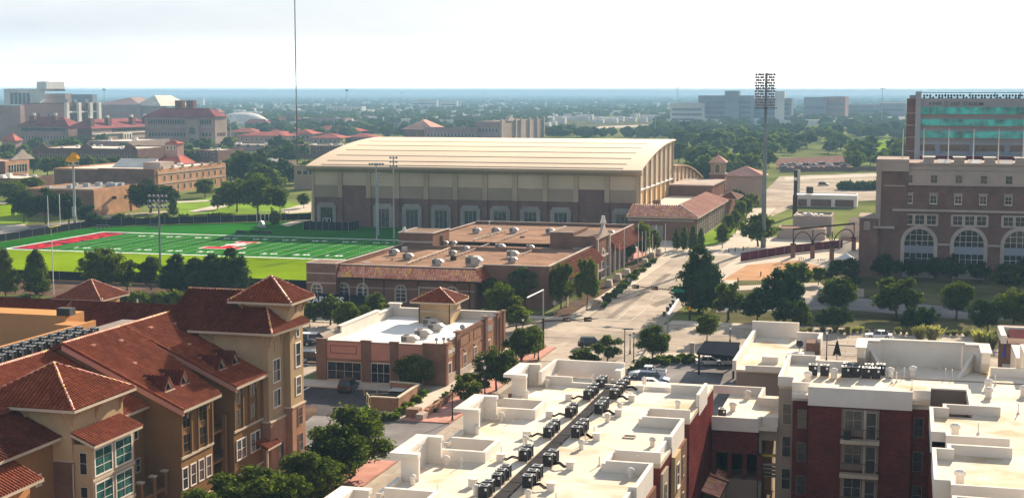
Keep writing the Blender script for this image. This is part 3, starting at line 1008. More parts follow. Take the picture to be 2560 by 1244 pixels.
# small tiled porches between this block and the next
for (x0, x1, y0, y1, lab) in ((-18.5, -15.6, 128.4, 133.6, 'nearer'), (-18.5, -15.5, 134.1, 137.0, 'further')):
    p = thing('porch_roof', 'small brown tiled lean-to roof at the foot of the block, the %s of the two' % lab, 'roof', (x0, y0, 0), 'tiled lean-to roofs')
    MB().box(x0, x1 - .4, y0 + .3, y1 - .3, 0, 4.9).build('wall', M['stucco_b'], p)
    r = MB().extr([(x0, y0, 6.1), (x1, y0, 5.2), (x1, y0, 5.05), (x0, y0, 5.95)], (0, y1 - y0, 0)).build('roof', M['deck'], p)
    for i in range(int((y1 - y0) / .3)):
        yy = y0 + .18 + i * .3
        b = MB()
        for j in range(6):
            t0, t1 = j / 6, (j + 1) / 6 + .02
            xa, xb = x0 + (x1 - x0) * t0, x0 + (x1 - x0) * min(1.0, t1)
            za, zb = 6.1 - .9 * t0 + .07, 6.1 - .9 * min(1, t1) + .09
            b.poly([(xa, yy - .12, za - .06), (xb, yy - .12, zb - .06), (xb, yy, zb + .03), (xa, yy, za + .03)])
            b.poly([(xa, yy, za + .03), (xb, yy, zb + .03), (xb, yy + .12, zb - .06), (xa, yy + .12, za - .06)])
            b.poly([(xb, yy - .12, zb - .06), (xb, yy + .12, zb - .06), (xb, yy, zb + .03)])
        b.build('tile_row', M['tile_mix'], r)

# ================================================================ condensers, vents and pipes on white roofs
def condenser():
    r = proto('condenser')
    b = MB()
    for z in range(7):
        b.box(-.33, .33, -.33, .33, .10 + z * .1, .175 + z * .1)
    b.box(-.30, .30, -.30, .30, .1, .8)
    for sx in (-1, 1):
        for sy in (-1, 1):
            b.box(sx * .35 - .03, sx * .35 + .03, sy * .35 - .03, sy * .35 + .03, .08, .86)
    b.build('casing', M['dark'], r)
    b = MB().box(-.37, .37, -.37, .37, .86, .9)
    b.build('lid', M['grey_metal'], r)
    b = MB().cyl((0, 0, .9), (0, 0, .915), .29, .29, 14)
    b.build('fan_opening', M['black'], r)
    b = MB()
    for i in range(5):
        a = i * PI / 5
        b.bar((-.29 * math.cos(a), -.29 * math.sin(a), .925), (.29 * math.cos(a), .29 * math.sin(a), .925), .018)
    b.build('fan_guard', M['grey_metal'], r)
    MB().box(-.42, .42, -.42, .42, 0, .08).build('base', M['concrete'], r)
    MB().box(.14, .30, -.372, -.352, .58, .74).build('service_plate', M['sign_w'], r)
    return Stamp(r)
CND = condenser()
ORD = ['first', 'second', 'third', 'fourth', 'fifth', 'sixth', 'seventh', 'eighth', 'ninth', 'tenth', 'eleventh', 'twelfth', 'thirteenth', 'fourteenth', 'fifteenth', 'sixteenth', 'seventeenth', 'eighteenth']
LY = [92.9, 94.1, 96.0, 97.2, 98.4, 103.3, 104.6, 111.0, 112.2, 113.5, 118.6, 120.1, 126.0, 127.4, 128.9, 131.5, 132.7]
RY = [96.2, 97.6, 98.9, 102.3, 103.6, 111.6, 113.0, 114.3, 120.6, 121.7, 123.0, 126.9, 128.4, 130.0, 131.3, 132.8]
for side, ys, x in (('left', LY, -27.35), ('right', RY, -25.15)):
    for i, y in enumerate(ys):
        CND.put((x + random.uniform(-.05, .05), y, ZR), random.uniform(-.06, .06) + (PI / 2) * random.randint(0, 3) * 0,
                'dark condenser, %s from the near end in the row %s of the roof walkway' % (ORD[i], side), 'air conditioner', 'condensers along the roof walkway', (.9, .9, 1.12))
# refrigerant hoses and white roof boxes beside the clusters
def hose(x, y, s, lab):
    b = MB()
    pts = [(x, y, ZR + .3), (x + s * .5, y - .1, ZR + .42), (x + s * .9, y - .25, ZR + .2), (x + s * 1.15, y - .3, ZR + .3)]
    for a, c in zip(pts, pts[1:]):
        b.cyl(a, c, .06, .06, 6)
    for a, c in zip(pts, pts[1:]):
        b.cyl((a[0], a[1] - .2, a[2] - .05), (c[0], c[1] - .22, c[2] - .05), .05, .05, 6)
    o = b.build('refrigerant_hose', M['black'])
    tag(o, lab, 'hose', 'hoses beside the condensers')
    b = MB().box(x + s * 1.35 - .28, x + s * 1.35 + .28, y - .55, y, ZR, ZR + .55)
    b.box(x + s * 1.35 - .33, x + s * 1.35 + .33, y - .6, y + .05, ZR + .55, ZR + .6)
    o = b.build('roof_curb_box', M['stucco_w'])
    tag(o, lab.replace('pair of black hoses serving', 'white box by the hoses of'), 'roof box', 'white boxes beside the condensers')
for i, y in enumerate((96, 103.3, 111, 118.6, 126)):
    hose(-27.7, y, -1, 'pair of black hoses serving the %s group of condensers left of the walkway' % ORD[i])
for i, y in enumerate((96.4, 102.4, 111.8, 120.8, 127, 131.5)):
    hose(-24.8, y, 1, 'pair of black hoses serving the %s group of condensers right of the walkway' % ORD[i])
def roofvent():
    r = proto('roof_vent')
    MB().cyl((0, 0, 0), (0, 0, .55), .36, .34, 12).build('stem', M['stucco_w'], r)
    b = MB().cyl((0, 0, .55), (0, 0, .78), .50, .46, 14)
    b.cyl((0, 0, .78), (0, 0, .9), .46, .2, 14)
    b.build('cap', M['trim_w'], r, None, False)
    return Stamp(r)
RV = roofvent()
VP = [(-32.6, 100.7, 'beside the corner parapet second from the near end'), (-32.6, 115.9, 'beside the corner parapet third from the near end'), (-32.4, 130.9, 'beside the corner parapet at the far end'),
      (-32.9, 125.2, 'in front of the far corner parapet'), (-33.3, 110.9, 'in front of the third corner parapet'), (-33.3, 95.0, 'in front of the second corner parapet'),
      (-28.2, 93.6, 'nearest on the left of the walkway'), (-28.6, 108.5, 'left of the walkway, past the second hose group'), (-24.0, 108.3, 'right of the walkway near the third group'),
      (-23.9, 117.9, 'right of the walkway between groups three and four'), (-23.7, 122.4, 'right of the walkway by the fourth group'), (-28.6, 134.4, 'left of the walkway at its far end'),
      (-18.7, 100.9, 'on the nearest right hand bay'), (-18.8, 110.6, 'on the middle right hand bay'), (-19.0, 124.8, 'on the far right hand bay'), (-23.7, 134.4, 'right of the walkway at its far end'), (-24.4, 93.4, 'nearest on the right of the walkway')]
for x, y, s in VP:
    RV.put((x, y, ZR), 0, 'white mushroom roof vent ' + s, 'roof vent', 'white roof vents', (.54, .54, .85))
def pipevent():
    r = proto('vent_pipe')
    MB().cyl((0, 0, .12), (0, 0, .75), .045, .045, 6).build('pipe', M['pale_metal'], r)
    MB().cyl((0, 0, 0), (0, 0, .14), .16, .06, 8).build('flashing', M['stucco_w'], r)
    return Stamp(r)
PV = pipevent()
for x, y in ((-21.6, 103.6), (-24.1, 110.1), (-24.0, 113), (-29.5, 104.7), (-31.4, 100.6), (-22.4, 93.2), (-30.8, 93.0), (-31.6, 116.0), (-20.4, 129.9), (-18.9, 104.7), (-19, 119.6), (-23.6, 127.0)):
    PV.put((x, y, ZR), 0, 'thin upright vent pipe standing on the long white roof', 'pipe', 'thin vent pipes on the long roof')
h_ = MB()
for a in ((-21.6, -20.6, 112.6, 112.68), (-21.6, -20.6, 113.5, 113.58), (-21.6, -21.52, 112.68, 113.5), (-20.68, -20.6, 112.68, 113.5)):
    h_.box(*a, ZR, ZR + .1)
tag(h_.build('hatch_frame', M['taupe']), 'flat square hatch frame lying on the bare part of the white roof', 'hatch')

# ================================================================ right apartment block (dark red brick)
ZF = 14.5
fb = thing('apartment_building', 'dark red brick apartment block with stacked balconies and a white parapet', 'building', (0, 132, 0))
def rf(x0, x1, y0, y1, z=ZF):
    return (x0, x1, y0, y1, z)
dk, wr, wt = MB(), MB(), MB()
for x0, x1, y0, y1 in ((-9.6, 2.4, 131.3, 149), (2.4, 5.8, 134.3, 149), (5.8, 26, 78, 149), (2.4, 5.8, 116, 125.4), (3.5, 5.8, 115.2, 116), (2.4, 5.8, 101.6, 111.0), (3.5, 5.8, 111, 111.9), (2.4, 5.8, 86, 96), (-11.1, -9.6, 135.4, 149)):
    dk.box(x0, x1, y0, y1, ZF - .35, ZF)
dk.build('roof', M['membrane'], fb)
wr.box(-8.05, .9, 131.3, 149, 0, ZF - .352)
wr.box(-9.6, -8.05, 133.0, 149, 0, ZF - .352)
wr.box(.9, 2.4, 132.2, 149, 0, ZF - .352)
wr.box(2.4, 5.8, 86, 96, 0, ZF - .352)
wr.box(2.4, 5.8, 101.6, 111.0, 0, ZF - .352)
wr.box(2.4, 5.8, 116, 125.4, 0, ZF - .352)
wr.box(5.8, 26, 78, 134, 0, ZF - .354)
wr.build('wall', M['brick_red'], fb)
wt.box(2.402, 26, 134.3, 149, 0, ZF - .352)
wt.box(2.502, 5.6, 134.05, 134.3, 0, ZF + .548)
wt.build('wall', M['taupe_d'], fb)
wt = MB().box(-11.1, -9.602, 135.4, 149, 0, ZF - .352)
wt.build('siding_wall', M['taupe'], fb)
# parapet pieces (white), cream band in front
P_ = MB()
zt = ZF + .8
def pw(x0, x1, y0, y1, a=ZF - .9, b=None):
    P_.box(x0, x1, y0, y1, a, b or zt)
pw(-8.15, .95, 131.1, 131.45)
pw(-9.7, -8.15, 132.8, 133.15)
pw(-9.7, -9.35, 133.15, 135.2)
pw(-11.2, -10.85, 135.25, 147.3, ZF - .1)
pw(-10.85, -9.7, 135.25, 135.55, ZF - .1)
pw(-10.85, -8.0, 146.95, 147.3, ZF)
pw(-8.35, -8.0, 144.7, 146.95, ZF)
pw(-8.0, -4.0, 144.4, 144.7, ZF)
pw(.95, 2.5, 132.0, 132.35)
pw(2.15, 2.5, 132.35, 134.1)
pw(2.5, 5.95, 134.0, 134.3, ZF + .55, ZF + .68)
pw(5.6, 5.95, 126.9, 134.0, ZF - .2, ZF + .68)
for o in (0, -14.7, -29.4):
    pw(3.7, 8.1, 126.6 + o, 126.9 + o, ZF)
    pw(2.3, 2.6, 116.3 + o, 125.1 + o)
    pw(2.3, 3.4, 116.0 + o, 116.3 + o)
    pw(2.3, 3.9, 125.1 + o, 125.4 + o, ZF - .9)
    pw(3.4, 3.7, 125.4 + o, 126.9 + o, ZF - .9)
    pw(3.4, 3.7, 114.9 + o, 116.3 + o)
    pw(3.7, 8.1, 114.9 + o, 115.2 + o)
each(P_, 'parapet', M['stucco_w'], fb)
dn = MB()
for o in (0, -14.7):
    dn.box(3.6, 7.9, 112.2 + o, 114.85 + o, 0, ZF - .5)
each(dn, 'light_well', M['taupe_d'], fb)
# balconies in the brick front: recess, slabs, rails, window and door
for f in range(5):
    z = 10.7 - 3.1 * f
    if z < -2:
        break
    MB().box(-5.15, -1.85, 131.16, 131.298, z + .28, z + 2.75).build('balcony_recess', M['taupe_d'], fb)
    MB().box(-5.2, -1.8, 130.4, 131.2, z - .28, z + .05).build('balcony_slab', M['trim_c'], fb)
    b = MB()
    for i in range(18):
        x = -5.15 + i * .195
        b.box(x - .012, x + .012, 130.46, 130.484, z + .05, z + 1.05)
    b.box(-5.17, -1.83, 130.45, 130.495, z + 1.05, z + 1.1)
    b.build('railing', M['dark'], fb)
    window(fb, 'S', -4.1, 131.15, z + .95, 1.45, 1.65, 2, 2, .07, 'taupe', 'glass')
    window(fb, 'S', -2.55, 131.15, z + .12, .8, 2.35, 1, 2, .09, 'taupe', 'glass', False, 'balcony_door')
    MB().box(-3.2, -3.02, 131.05, 131.155, z + .06, z + 2.7).build('pier', M['trim_c'], fb)
    for xx in (-8.75, 1.55):
        yy = 132.98 if xx < 0 else 132.18
        window(fb, 'S', xx, yy, z + .35, .75, 1.7, 1, 2, .05, 'taupe_d', 'glass')
    window(fb, 'S', -10.3, 135.38, z + .1, .75, 1.9, 1, 2, .06, 'trim_c', 'glass')
tb = MB().box(-4.9, -4.3, 130.6, 131.0, 10.78, 11.5)
tag(tb.build('patio_chair', M['dark']), 'dark folded chair on the top balcony of the brick block', 'chair')
# downpipe
MB().cyl((2.47, 131.95, 0), (2.47, 131.95, 13.4), .06, .06, 6).build('downpipe', M['dark'], fb)
# gutter line across the roof
MB().box(-1.2, 20, 141.2, 141.32, ZF + .002, ZF + .1).build('roof_conduit', M['taupe'], fb)

# the big sloped parapet at the far side
zi = 17.0
q = MB()
def wallseg(b, p0, p1, z0, z1, th=.32):
    d = Vector((p1[0] - p0[0], p1[1] - p0[1])).normalized()
    n_ = Vector((-d.y, d.x)) * th / 2
    b.prism([(p0[0] + n_.x, p0[1] + n_.y), (p0[0] - n_.x, p0[1] - n_.y), (p1[0] - n_.x, p1[1] - n_.y), (p1[0] + n_.x, p1[1] + n_.y)], z0, z1)
wallseg(q, (-2.0, 148.2), (5.7, 148.2), ZF - .02, zi)
wallseg(q, (-3.6, 146.6), (-2.1, 148.1), ZF - .02, zi - .05)
wallseg(q, (5.8, 148.1), (7.4, 146.6), ZF - .02, zi - .05)
# flanking fins, deep at the top and cut back towards the roof
for x0, s in ((-4.3, 1), (7.3, -1)):
    q.extr([(x0, 142.8, zi), (x0, 147.9, zi), (x0, 147.9, ZF - .02), (x0, 145.9, ZF - .02), (x0, 143.2, ZF + 1.5)], (.75, 0, 0))
pi_ = q.build('stage_parapet', M['stucco_w'], fb)
c_ = MB()
c_.box(-2.2, 5.9, 147.9, 148.55, zi, zi + .14)
c_.box(-4.45, -3.4, 142.6, 148.1, zi, zi + .14)
c_.box(7.15, 8.2, 142.6, 148.1, zi, zi + .14)
c_.box(-3.4, -2.2, 146.9, 148.3, zi, zi + .135)
c_.box(5.9, 7.15, 146.9, 148.3, zi, zi + .135)
c_.build('cap', M['trim_w'], pi_)
for sx, xa, xb in ((1, -3.45, -1.7), (-1, 7.05, 5.3)):
    b = MB()
    for d in (0, .3 * sx):
        b.v += [(xa + d, 147.6, ZF + .01), (xb + d, 142.9, ZF + .01), (xa + d, 147.6, ZF + 2.0)]
    b.f = [(0, 1, 2), (5, 4, 3), (0, 3, 4, 1), (1, 4, 5, 2), (2, 5, 3, 0)]
    b.build('brace', M['stucco_w'], fb)
# long low parapet further right, and the tile roofed block behind
pr = MB()
pr.box(8.2, 11.2, 144.8, 145.1, ZF, ZF + .85)
pr.extr([(11.2, 144.8, ZF), (11.2, 144.8, ZF + 2.4), (11.2, 150, ZF + 2.4), (11.2, 150, ZF)], (.8, 0, 0))
pr.box(10.9, 12.4, 150.0, 158, ZF - 2, ZF + 1.0)
each(pr, 'parapet', M['stucco_w'], fb)
ub = thing('apartment_building', 'white edged wing with a red brown tiled slope at the right edge', 'building', (14, 168, 0))
MB().box(11.0, 30, 166.5, 180, 0, 14.2).build('wall', M['brick_brown'], ub)
u = MB()
u.box(10.4, 11.0, 166.2, 173.2, 14.2, 15.1)
u.box(11.0, 30, 172.6, 173.2, 14.2, 15.1)
each(u, 'parapet', M['stucco_w'], ub)
MB().extr([(11.6, 166.6, 12.6), (11.6, 172.4, 14.9), (11.6, 172.4, 14.6), (11.6, 166.6, 12.3)], (18, 0, 0)).build('roof', M['roof_red'], ub)
# condensers on this roof
for i, (x, y) in enumerate(((-8.3, 140.4), (-7.2, 140.4), (-5.2, 140.2), (-4.3, 140.4), (-3.3, 140.2), (-2.4, 140.2), (-5.1, 142.0), (-4.2, 141.9), (-3.1, 141.9), (-2.0, 142.3))):
    CND.put((x, y, ZF), 0, 'dark condenser on the brick block roof, %s of the %s row' % (ORD[i] if i < 6 else ORD[i - 6], 'front' if i < 6 else 'rear'), 'air conditioner', 'condensers on the brick block roof', (1.05, 1.05, 1.3))
for x, y, s in ((-8.6, 137.6, 'at the left corner'), (-6.3, 139.8, 'left of the condensers'), (1.0, 142.9, 'below the sloped white parapet'), (-1.1, 141.6, 'right of the condensers'), (7.7, 138.2, 'upper of the pair on the right'),
                (7.5, 134.3, 'lower of the pair on the right'), (10.6, 135.8, 'at the right edge of the picture'), (4.2, 118.6, 'in the bay behind the dark notch'), (4.1, 103.8, 'in the nearest bay')):
    RV.put((x, y, ZF), 0, 'white roof vent on the brick block, ' + s, 'roof vent', 'white vents on the brick block', (.85, .85, 1.1))
for x, y in ((.2, 141.9), (-.9, 138.8), (-.5, 139.3), (4.0, 142.4), (4.6, 142.1), (8.4, 140.2), (6, 119.5), (9.6, 128), (-.4, 147.2), (3.6, 147.4), (.9, 136.2)):
    PV.put((x, y, ZF), 0, 'thin upright vent pipe standing on the brick block roof', 'pipe', 'thin vent pipes on the brick block', (1, 1, 1.3))

# ================================================================ low link between the two blocks
lk = thing('link_building', 'lower white roofed link between the two apartment blocks with dark openings below', 'building', (-15, 140, 0))
ZL = 10.5
MB().box(-17.2, -11.12, 134.5, 149.2, ZL - .3, ZL).build('roof', M['membrane'], lk)
l_ = MB()
l_.box(-17.2, -12.9, 134.5, 149.2, 7.9, ZL - .302)
l_.box(-17.2, -16.9, 134.9, 149.2, 0, 7.9)
l_.build('wall', M['brick_red'], lk)
l_ = MB()
l_.box(-12.88, -12.6, 135.4, 149.0, 0, ZL - .302)
l_.box(-11.3, -11.12, 135.4, 149.0, 0, ZL - .302)
l_.box(-12.6, -11.3, 135.4, 136.0, 9.1, ZL - .302)
l_.build('siding_wall', M['taupe'], lk)
l_ = MB()
l_.box(-17.2, -12.8, 134.3, 134.62, ZL - .45, ZL + .85)
l_.box(-12.8, -11.1, 135.2, 135.5, ZL - .1, ZL + .85)
l_.box(-12.95, -12.65, 134.62, 135.2, ZL - .1, ZL + .85)
l_.box(-19.6, -13.6, 149.0, 149.3, ZL, ZL + .85)
l_.box(-13.9, -13.6, 144.2, 149.0, ZL, ZL + .85)
l_.box(-13.6, -11.1, 143.9, 144.2, ZL, ZL + .85)
each(l_, 'parapet', M['stucco_w'], lk)
for x in (-17.0, -15.5, -14.1, -12.75):
    MB().box(x - .2, x + .2, 134.55, 135.0, 5.4, 7.9).build('pier', M['brick_red'], lk)
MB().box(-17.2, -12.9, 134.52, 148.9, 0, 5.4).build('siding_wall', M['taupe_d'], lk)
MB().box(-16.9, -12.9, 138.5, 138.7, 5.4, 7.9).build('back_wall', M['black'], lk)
for f, (z, m_) in enumerate(((7.6, 'paint_y'), (6.6, 'trim_c'), (6.1, 'trim_c'), (5.6, 'trim_c'), (5.1, 'trim_c'))):
    MB().box(-12.58, -11.32, 136 + .5 * f, 136.3 + .5 * f, z - .22, z).build('stair_tread' if f else 'landing', M[m_], lk)
MB().box(-12.58, -11.9, 138.6, 138.75, 3, 9.0).build('stair_wall', M['stucco_or'], lk)
b = MB()
for i in range(7):
    b.box(-12.5 + .18 * i, -12.47 + .18 * i, 135.5, 135.53, 3.1, 4.2)
b.box(-12.55, -11.35, 135.49, 135.54, 4.2, 4.25)
b.build('railing', M['dark'], lk)
for x, y, s in ((-16.0, 141.0, 'nearer'), (-15.2, 147.0, 'further')):
    RV.put((x, y, ZL), 0, 'white roof vent on the low link roof, the %s one' % s, 'roof vent', 'vents on the link roof', (.8, .8, 1))
CND.put((-17.0 + .4, 137.3, ZL), 0, 'single dark condenser at the edge of the low link roof', 'air conditioner')

# ================================================================ small white roofed building beside the carport
hb = thing('office_building', 'small dark walled building with a stepped white parapet and open roof', 'building', (-18, 210, 0))
ZH = 4.9
MB().box(-21.4, -12.2, 192, 221, 0, ZH - .3).build('wall', M['taupe_d'], hb)
MB().box(-21.5, -12.1, 192, 221, ZH - .298, ZH).build('roof', M['membrane'], hb)
h = MB()
h.box(-21.9, -21.4, 191.5, 219.5, ZH - .1, ZH + 1.3)
h.box(-22.2, -15.2, 219.5, 220.1, ZH - .1, ZH + 2.3)
h.box(-15.2, -11.4, 214.6, 215.2, ZH - .1, ZH + 1.7)
h.box(-11.9, -11.4, 209.6, 214.6, ZH - .1, ZH + 1.7)
h.box(-20.2, -14.9, 191.6, 192.0, ZH - .1, ZH + .7)
each(h, 'parapet', M['stucco_w'], hb)
MB().box(-13.4, -11.5, 208.6, 212, 0, ZH + 1.2).build('brick_pier', M['brick_brown'], hb)
ru = MB().box(-18.6, -16.4, 197.5, 199.2, ZH, ZH + .9)
ru.box(-15.6, -13.4, 203.5, 205, ZH, ZH + .5)
tag(ru.build('roof_unit', M['stucco_w']), 'low white boxes on the roof with the stepped parapet', 'roof unit')
d_ = thing('satellite_dish', 'dark satellite dish on the stepped white roof', 'satellite dish', (-14.2, 206.5, ZH))
MB().cyl((-14.2, 206.5, ZH), (-14.2, 206.5, ZH + 1.2), .05).build('post', M['dark'], d_)
MB().cyl((-14.2, 206.4, ZH + 1.4), (-14.05, 206.2, ZH + 1.45), .55, .5, 10).build('dish', M['dark'], d_)
# carport with a dark roof on posts
cp_ = thing('carport', 'flat dark carport roof on posts over parked cars', 'carport', (-28, 231, 0))
MB().prism(pix([(1741, 880), (1838, 890), (1850, 855), (1762, 851)], 3.4), 3.1, 3.4).build('roof', M['black'], cp_)
for i, (px, py) in enumerate(((1748, 884), (1834, 893), (1846, 862), (1768, 858))):
    x, y = at(px, py, 3.1)
    MB().box(x - .15, x + .15, y - .15, y + .15, 0, 3.1).build('post', M['dark'], cp_)
bl = MB()
for i in range(16):
    a = at(1744 + i * 6.0, 884 + i * .75, 3.0)
    bl.box(a[0] - .06, a[0] + .06, a[1] - .1, a[1] + .1, 2.9, 3.1)
bl.build('rafter_end', M['bronze'], cp_, 'stuff')
tag(MB().box(*(lambda p: (p[0] - .35, p[0] + .35, p[1] - .25, p[1] + .25))(at(1730, 900)), 0, 2.6).box(*(lambda p: (p[0] - .45, p[0] + .45, p[1] - .35, p[1] + .35))(at(1730, 900)), 2.6, 2.8).build('pillar', M['concrete_w']), 'pale concrete pillar left of the dark carport', 'pillar')

# ================================================================ clay tiles laid piece by piece
TW, TL = .40, .50
def tile_shape():
    v, f = [], []
    for k, (y, lift) in enumerate(((0, .05), (TL * 1.14, .012))):
        for i in range(5):
            a = PI * i / 4
            v.append((-math.cos(a) * TW * .44, y, lift + math.sin(a) * .15))
    for i in range(4):
        f.append((i + 1, i, 5 + i, 6 + i))
    f.append((0, 1, 2, 3, 4))
    return np.array(v), f
TV, TF = tile_shape()
TILE_ME = {}
def tile_me(mn):
    if mn not in TILE_ME:
        me = bpy.data.meshes.new('tile')
        me.from_pydata([tuple(p) for p in TV], [], TF)
        me.update()
        me.materials.append(M[mn])
        TILE_ME[mn] = me
    return TILE_ME[mn]

def inpoly(x, y, P):
    c = np.zeros(len(x), bool)
    j = len(P) - 1
    for i in range(len(P)):
        xi, yi, xj, yj = P[i][0], P[i][1], P[j][0], P[j][1]
        if abs(yj - yi) > 1e-9:
            c ^= ((yi > y) != (yj > y)) & (x < (xj - xi) * (y - yi) / (yj - yi) + xi)
        j = i
    return c

def tiled(par, pts, mn='tile', nobj=0, thick=.16, s=1.0):
    """a roof plane: underlay slab (part) with barrel tiles (sub-parts); the nobj nearest tiles are objects"""
    p = [Vector(q) for q in pts]
    n = Vector((0, 0, 0))
    for i in range(len(p)):
        a, b_ = p[i], p[(i + 1) % len(p)]
        n += Vector(((a.y - b_.y) * (a.z + b_.z), (a.z - b_.z) * (a.x + b_.x), (a.x - b_.x) * (a.y + b_.y)))
    n.normalize()
    if n.z < 0:
        n = -n
        p = p[::-1]
    v = (Vector((0, 0, 1)) - n * n.z).normalized()
    u = v.cross(n)
    o = p[0]
    roof = MB().extr([q - n * thick for q in p], n * thick).build('roof', M['tile_mix' if mn == 'tile_mix' else 'deck'], par)
    P2 = [((q - o).dot(u), (q - o).dot(v)) for q in p]
    us, vs = [a for a, _ in P2], [b for _, b in P2]
    tw, tl = TW * s, TL * s
    gu, gv = np.meshgrid(np.arange(min(us) + tw / 2, max(us), tw), np.arange(min(vs) - tl * .1, max(vs), tl))
    gu, gv = gu.ravel(), gv.ravel()
    ok = inpoly(gu, gv + tl * .5, P2)
    gu, gv = gu[ok], gv[ok]
    if not len(gu):
        return roof
    U, V_, Nn, O = (np.array(x) for x in (u, v, n, o))
    pos = O + gu[:, None] * U + gv[:, None] * V_
    jit = np.random.RandomState(len(gu)).uniform(-.012, .012, len(gu))
    pos = pos + jit[:, None] * Nn
    order = np.argsort(((pos - np.array((0, 0, H))) ** 2).sum(1))
    pos = pos[order]
    org = np.array(ORG.get(roof.name, (0, 0, 0)))
    rot = Matrix((u, v, n)).transposed().to_4x4()
    me = tile_me(mn)
    for q in pos[:nobj]:
        t_ = link('tile', me, None, roof)
        t_.matrix_local = Matrix.Translation(Vector(q - org)) @ rot
    rest = pos[nobj:]
    if len(rest):
        R = np.stack([U, V_, Nn]) * s
        base = TV @ R
        vv = (rest[:, None, :] + base[None] - org).reshape(-1, 3)
        k = len(rest)
        m2 = bpy.data.meshes.new('tile_field')
        m2.vertices.add(len(vv))
        m2.vertices.foreach_set('co', vv.ravel())
        lens = [len(f) for f in TF]
        idx = np.concatenate([np.array(f) for f in TF])
        allidx = (idx[None] + (np.arange(k) * len(TV))[:, None]).ravel()
        m2.loops.add(len(allidx))
        m2.loops.foreach_set('vertex_index', allidx)
        ls = np.array([0] + list(np.cumsum(lens)[:-1]))
        starts = (ls[None] + (np.arange(k) * sum(lens))[:, None]).ravel()
        m2.polygons.add(len(starts))
        m2.polygons.foreach_set('loop_start', starts)
        m2.polygons.foreach_set('loop_total', np.tile(lens, k))
        m2.update(calc_edges=True)
        m2.materials.append(M[mn])
        link('tile_field', m2, None, roof, 'stuff')
    return roof

def ridge(roof, a, b_, m='tile_mix', r=.13):
    a, b_ = Vector(a), Vector(b_)
    n = max(2, int((b_ - a).length / .42))
    k = MB()
    for i in range(n):
        p, q = a.lerp(b_, i / n), a.lerp(b_, (i + 1.08) / n)
        k.cyl(p, q, r * 1.12, r * .9, 6)
    return k.build('ridge_cap', M[m], roof)

def fascia(par, a, b_, h=.26, t=.12, m='trim_c', name='fascia'):
    """a board hung below an eave or rake from a to b"""
    a, b_ = Vector(a), Vector(b_)
    d = (b_ - a).normalized()
    s = Vector((-d.y, d.x, 0)).normalized() * t / 2
    dz = Vector((0, 0, h))
    return MB().extr([a - s, a + s, a + s - dz, a - s - dz], b_ - a).build(name, M[m], par)

def pyramid(par, cx, cy, hx, hy, ze, za, mn, nobj=0, rm='tile_mix'):
    c = [(cx - hx, cy - hy, ze), (cx + hx, cy - hy, ze), (cx + hx, cy + hy, ze), (cx - hx, cy + hy, ze)]
    ap = (cx, cy, za)
    rs = []
    for i in range(4):
        rs.append(tiled(par, [c[i], c[(i + 1) % 4], ap], mn, nobj if i in (0, 1) else 0))
    for i in range(4):
        ridge(rs[0], (c[i][0], c[i][1], c[i][2] + .06), (ap[0], ap[1], ap[2] + .08), rm)
        fascia(par, c[i], c[(i + 1) % 4])
    MB().box(cx - hx + .1, cx + hx - .1, cy - hy + .1, cy + hy - .1, ze - .22, ze - .19).build('soffit', M['stucco_b'], par)
    return rs

def bracket(par, x, y, z, dx, dy, out=.8, h=1.1, m='stucco_b'):
    """a curved eave bracket standing on a wall, reaching out along dx, dy"""
    sx, sy = -dy * .1, dx * .1
    pts = []
    for s_, k in ((0, 0), (out, 0), (out, -.16), (out * .55, -.35 * h), (out * .22, -.65 * h), (.1, -h), (0, -h)):
        pts.append((x - sx + dx * s_, y - sy + dy * s_, z + k))
    MB().extr(pts, (2 * sx, 2 * sy, 0)).build('bracket', M[m], par)

# ================================================================ left apartment complex with red tile roofs
la = thing('apartment_building', 'brown apartment block with red tiled roofs, dormers and hipped corner towers', 'building', (-76, 130, 0))
# --- near tower
NX, NY, NH = -75.1, 115.2, 5.3
MB().box(NX - 4.4, NX + 4.4, NY - 4.4, NY + 4.4, 9.3, 13.8).build('tower_wall', M['stucco_b'], la)
MB().box(NX - 4.38, NX + 4.38, NY - 4.38, NY + 4.38, 0, 9.1).build('tower_wall', M['brick_brown'], la)
MB().box(NX - 4.46, NX + 4.46, NY - 4.46, NY + 4.46, 9.1, 9.3).build('belt_course', M['trim_c'], la)
pyramid(la, NX, NY, NH, NH, 14.0, 17.0, 'tile', 150)
for yy in (NY - 4.1, NY - .3, NY + 3.9):
    bracket(la, NX + 4.4, yy, 13.78, 1, 0, .8, 1.5)
for xx in (NX - 3.9, NX, NX + 4.1):
    bracket(la, xx, NY - 4.4, 13.78, 0, -1, .8, 1.5)
# bay window
bx = -68.9
MB().box(NX + 4.4, bx, 111.1, 118.3, 0, 10.7).build('bay', M['stucco_b'], la)
r = tiled(la, [(bx + .55, 110.6, 10.75), (bx + .55, 118.9, 10.75), (NX + 4.4, 118.9, 11.75), (NX + 4.4, 110.6, 11.75)], 'tile', 0)
fascia(la, (bx + .55, 110.6, 10.75), (bx + .55, 118.9, 10.75), .22)
fascia(la, (NX + 4.4, 110.6, 11.75), (bx + .55, 110.6, 10.75), .22)
for fz in (7.85, 4.75, 1.65):
    for yc in (112.95, 116.4):
        window(la, 'E', bx, yc, fz, 2.75, 2.25, 2, 3, .16, 'trim_w', 'glass_g')
    window(la, 'S', -69.75, 111.1, fz + .2, .65, 1.9, 1, 2, .1, 'trim_c', 'glass')
    MB().box(bx, bx + .09, 111.1, 118.3, fz - .55, fz - .3).build('belt_course', M['trim_c'], la)
MB().cyl((NX + 4.5, 110.72, 0), (NX + 4.5, 110.72, 9.0), .07, .07, 6).build('downpipe', M['trim_c'], la)
